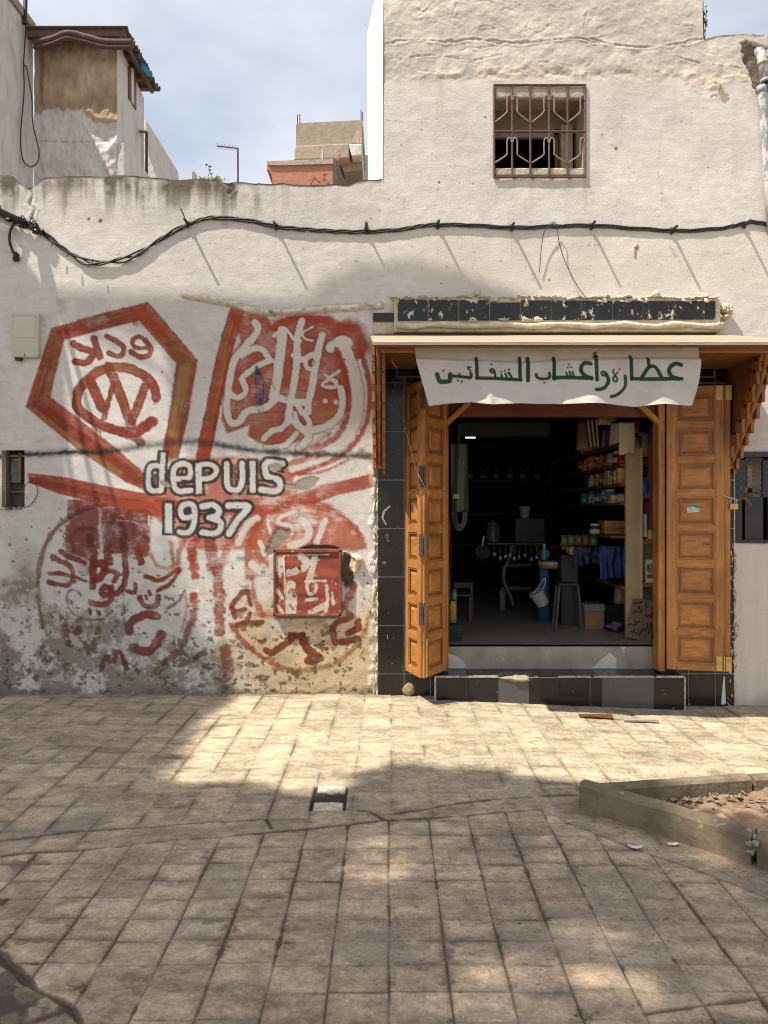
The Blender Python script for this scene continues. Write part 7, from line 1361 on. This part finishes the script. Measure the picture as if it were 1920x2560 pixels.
# antenna, stick and weeds over the low wall
AN = thing("television_antenna", W(595, 450, 14), "thin television antenna on a pole above the low wall", "antenna")
MB().tube([W(595, 470, 14), W(594.5, 370, 14)], .017, 6).build("mast", M_IRON, AN); MB().tube([W(542, 365, 14), W(596, 371, 14)], .012, 5).build("boom", M_IRON, AN)
el = MB()
for k in range(8): p = W(545 + k * 6.5, 365.5 + k * .7, 14); el.tube([p + Vector((-.01, -.12, 0)), p + Vector((.01, .12, 0))], .005, 4)
el.build("element", M_STEEL, AN)
build_top(MB().prism([W(480, 455, 6.3), W(480, 430, 6.3), W(485, 427, 6.3), W(488, 432, 6.3), W(490, 455, 6.3)], (0, .05, 0)), "broken_post", M_CEM, "small broken stub of post standing on the low wall", "post")
def sprig(base, h, n, spread, lab, m, name, cat):
    mb = MB(); b = Vector(base)
    for k in range(n):
        t = b + Vector((rng.uniform(-spread, spread), rng.uniform(-.05, .05), h * rng.uniform(.5, 1))); mid = b.lerp(t, .5) + Vector((rng.uniform(-.02, .02), 0, .02)); mb.tube([b + Vector((rng.uniform(-.02, .02), 0, 0)), mid, t], [.003, .002, .0012], 4)
        for j in range(5):
            q = mid.lerp(t, rng.random()); a = rng.uniform(0, 6.28); l = rng.uniform(.012, .03); v = Vector((math.cos(a) * l, rng.uniform(-l, l) * .5, math.sin(a) * l)); s_ = Vector((-v.z, 0, v.x)) * .35; mb.add([q, q + v * .5 + s_, q + v, q + v * .5 - s_], [(0, 1, 2, 3)])
    return build_top(mb, name, m, lab, cat, loc=tuple(b))
M_DRYW = mat("dry_weed", (.30, .25, .13), (.2, .18, .08), .8, 60); M_DGW = mat("dark_weed", (.05, .07, .03), (.035, .04, .02), .8, 60)
sprig((xpx(524), .08, zpx(452)), .065, 26, .12, "pale dry weeds growing on top of the low wall", M_DRYW, "weed", "weed")
sprig((xpx(516), .08, zpx(450)), .16, 2, .01, "single dark upright stalk rising from the low wall weeds", M_DGW, "stalk", "weed")
sprig((xpx(1765), .05, zpx(100)), .36, 9, .035, "thin dark wild plant growing up the corner of the tall wall at upper right", M_DGW, "wild_plant", "plant")
# ------------------------------------------------------------------ the street tree that shades the square (it stands outside the frame, crown shaped to its shade)
TR = thing("unseen_tree", (-6.6, -5.2, 0), "large leafy street tree whose crown shades the square and the wall", "tree")
M_BARK = mat("bark", (.17, .13, .09), (.09, .07, .05), .95, 12, 7, .9, stretch=(1, 1, .3), dist=.03)
br_ = MB(); hub = Vector((-6.9, -5.2, 7.0)); br_.tube([(-6.6, -5.2, -.1), (-6.6, -5.2, .5), (-6.7, -5.25, 3.5), hub], [.42, .34, .28, .22], 12)
rt = random.Random(17); cl = []
def shade_clump(gx, gy, h):                                # a twig cluster whose shadow falls near (gx, gy) on the ground
    cl.append(Vector((gx - .5 * h, gy - KY * h, h)))
def wall_clump(px_, py_, h):
    x, z = xpx(px_), zpx(py_); cl.append(Vector((x - .5 * (h - z), -KY * (h - z), h)))
yb_ = lambda gx: -1.86 + .10 * math.sin(gx * 3.1) + .07 * math.sin(gx * 7.3 + 1) + (.16 if .0 < gx < .7 else 0)
def ground_clumps(n, inside):
    k = 0
    while k < n:
        gx = rt.uniform(-4.2, 2.6); gy = rt.uniform(-6.2, 0.2)
        if not inside(gx, gy): continue
        if gx > 1.25 and gy > -2.75: continue
        if any((gx - a) ** 2 + ((gy - b) * .8) ** 2 < (c + .13) ** 2 for a, b, c in ((-1.0, -2.0, .14), (-.78, -2.22, .13), (-.12, -2.72, .12), (.72, -3.45, .16), (.10, -3.75, .13), (-.42, -2.06, .10))): continue
        shade_clump(gx, gy, rt.uniform(10.5, 13.5)); k += 1
ground_clumps(1500, lambda x, y: y < yb_(x) - .20)
ground_clumps(900, lambda x, y: x < -1.50 - .04 * math.sin(y * 5) and y > -1.95)
ground_clumps(170, lambda x, y: -1.80 < x < -1.50 and y > -1.9)
ground_clumps(240, lambda x, y: yb_(x) - .45 < y < yb_(x) - .17)
cl1 = cl
CLOUD = [(408, 770), (418, 748), (440, 740), (470, 736), (520, 732), (560, 745), (600, 752), (690, 752), (760, 745), (800, 716), (822, 690), (860, 676), (880, 660), (930, 652), (960, 660), (1000, 646), (1050, 648), (1085, 668), (1120, 664), (1170, 684), (1200, 700), (1240, 716), (1290, 730), (1340, 745)]
ca = [(c[0], c[1]) for c in CLOUD]
fr = []                                                     # fronds: flat leaflets whose shade lies on the wall
while len(fr) < 9000:
    px_ = rt.uniform(405, 1345); top_ = np.interp(px_, [c[0] for c in ca], [c[1] for c in ca]); py_ = top_ + 4 + 420 * rt.random()
    if rt.random() < sst(1000, 1160, py_): continue
    if px_ < 408 + (py_ - 740) * .12: continue
    h = rt.uniform(6.9, 7.7); z = zpx(py_); fr.append((xpx(px_) - .5 * (h - z), -KY * (h - z), h))
while len(fr) < 11500:
    py_ = rt.uniform(575, 1150); px_ = rt.uniform(-140, 30) + (py_ - 600) * .16
    if px_ > 60 + (py_ - 600) * .2: continue
    h = rt.uniform(6.9, 7.7); z = zpx(py_); fr.append((xpx(px_) - .5 * (h - z), -KY * (h - z), h))
def foliage(cl, base, parent, per, sd=.13):
    cc = np.array([tuple(c) for c in cl]); lv = np.concatenate([c + np.clip(nrng.normal(0, sd, (per, 3)) * np.array([1, .75, .75]), -.24, .24) for c in cc])
    n = len(lv); s_ = nrng.uniform(.05, .09, n)[:, None]
    a = nrng.normal(size=(n, 3)); a /= np.linalg.norm(a, axis=1)[:, None]; b = np.cross(a, nrng.normal(size=(n, 3))); b /= np.linalg.norm(b, axis=1)[:, None]
    V4 = np.stack([lv - a * s_, lv + b * s_ * .55, lv + a * s_, lv - b * s_ * .55], 1).reshape(-1, 3) - np.array(base)
    me = bpy.data.meshes.new("crown"); me.vertices.add(len(V4)); me.vertices.foreach_set('co', V4.astype(np.float32).reshape(-1)); me.loops.add(len(V4)); me.loops.foreach_set('vertex_index', np.arange(len(V4), dtype=np.int32)); me.polygons.add(n); me.polygons.foreach_set('loop_start', (np.arange(n) * 4).astype(np.int32)); me.polygons.foreach_set('loop_total', np.full(n, 4, np.int32)); me.update(calc_edges=True)
    link("crown", me, M_LEAF, parent)
M_LEAF = mat("leaves", (.085, .12, .035), (.05, .08, .022), .6, 3)
foliage(cl1, (-6.6, -5.2, 0), TR, 38)
ed = []                                                     # single leaves added along the rim to firm up the ground shade's edge
while len(ed) < 9000:
    h = rt.uniform(10.5, 13.5)
    if len(ed) % 2: gx, gy = rt.uniform(-2.5, -1.42), rt.uniform(-1.95, .12)
    else:
        gx = rt.uniform(-2.2, 1.2); gy = yb_(gx) - rt.uniform(.04, .55)
    ed.append(Vector((gx - .5 * h, gy - KY * h, h)))
foliage(ed, (-6.6, -5.2, 0), TR, 1, .001)
for i in range(0, len(cl1), 16):                            # limbs reach out to the clusters
    c = Vector(cl1[i]); m1_ = hub.lerp(c, .5) + Vector((0, 0, .9)); br_.tube([hub, hub.lerp(m1_, .5) + Vector((0, 0, .3)), m1_, c], [.09, .06, .035, .012], 5)
br_.build("trunk", M_BARK, TR, smooth=True)
TR2 = thing("unseen_tree", (-4.5, -.85, 0), "slimmer unseen tree beyond the left edge, added to shade the wall", "tree")  # added caster: its thin leaflets are laid out to throw the wall's humped shade
fa = np.array(fr); n = len(fa); ang = nrng.normal(0, .10, n); hl = nrng.uniform(.04, .075, n); hw = nrng.uniform(.006, .011, n); tl = nrng.normal(0, .25, n)
da = np.stack([np.cos(ang), np.sin(ang) * .15, tl], 1) * hl[:, None]; db = np.stack([0 * hw, hw, hw * .0], 1)
V4 = np.stack([fa - da, fa + db, fa + da, fa - db], 1).reshape(-1, 3) - np.array((-4.5, -.85, 0))
me = bpy.data.meshes.new("crown"); me.vertices.add(len(V4)); me.vertices.foreach_set('co', V4.astype(np.float32).reshape(-1)); me.loops.add(len(V4)); me.loops.foreach_set('vertex_index', np.arange(len(V4), dtype=np.int32)); me.polygons.add(n); me.polygons.foreach_set('loop_start', (np.arange(n) * 4).astype(np.int32)); me.polygons.foreach_set('loop_total', np.full(n, 4, np.int32)); me.update(calc_edges=True)
link("crown", me, M_LEAF, TR2)
hub = Vector((-4.4, -.80, 6.4)); br_ = MB(); br_.tube([(-4.5, -.85, -.1), (-4.48, -.85, .5), (-4.5, -.82, 3.5), hub], [.2, .15, .12, .09], 10)
for i in range(0, 9000, 900):
    c = Vector(fr[i]); c.y -= .02; m1_ = hub.lerp(c, .5) + Vector((0, -.03, .15)); br_.tube([hub, m1_, c], [.025, .014, .005], 5)
br_.build("trunk", M_BARK, TR2, smooth=True)
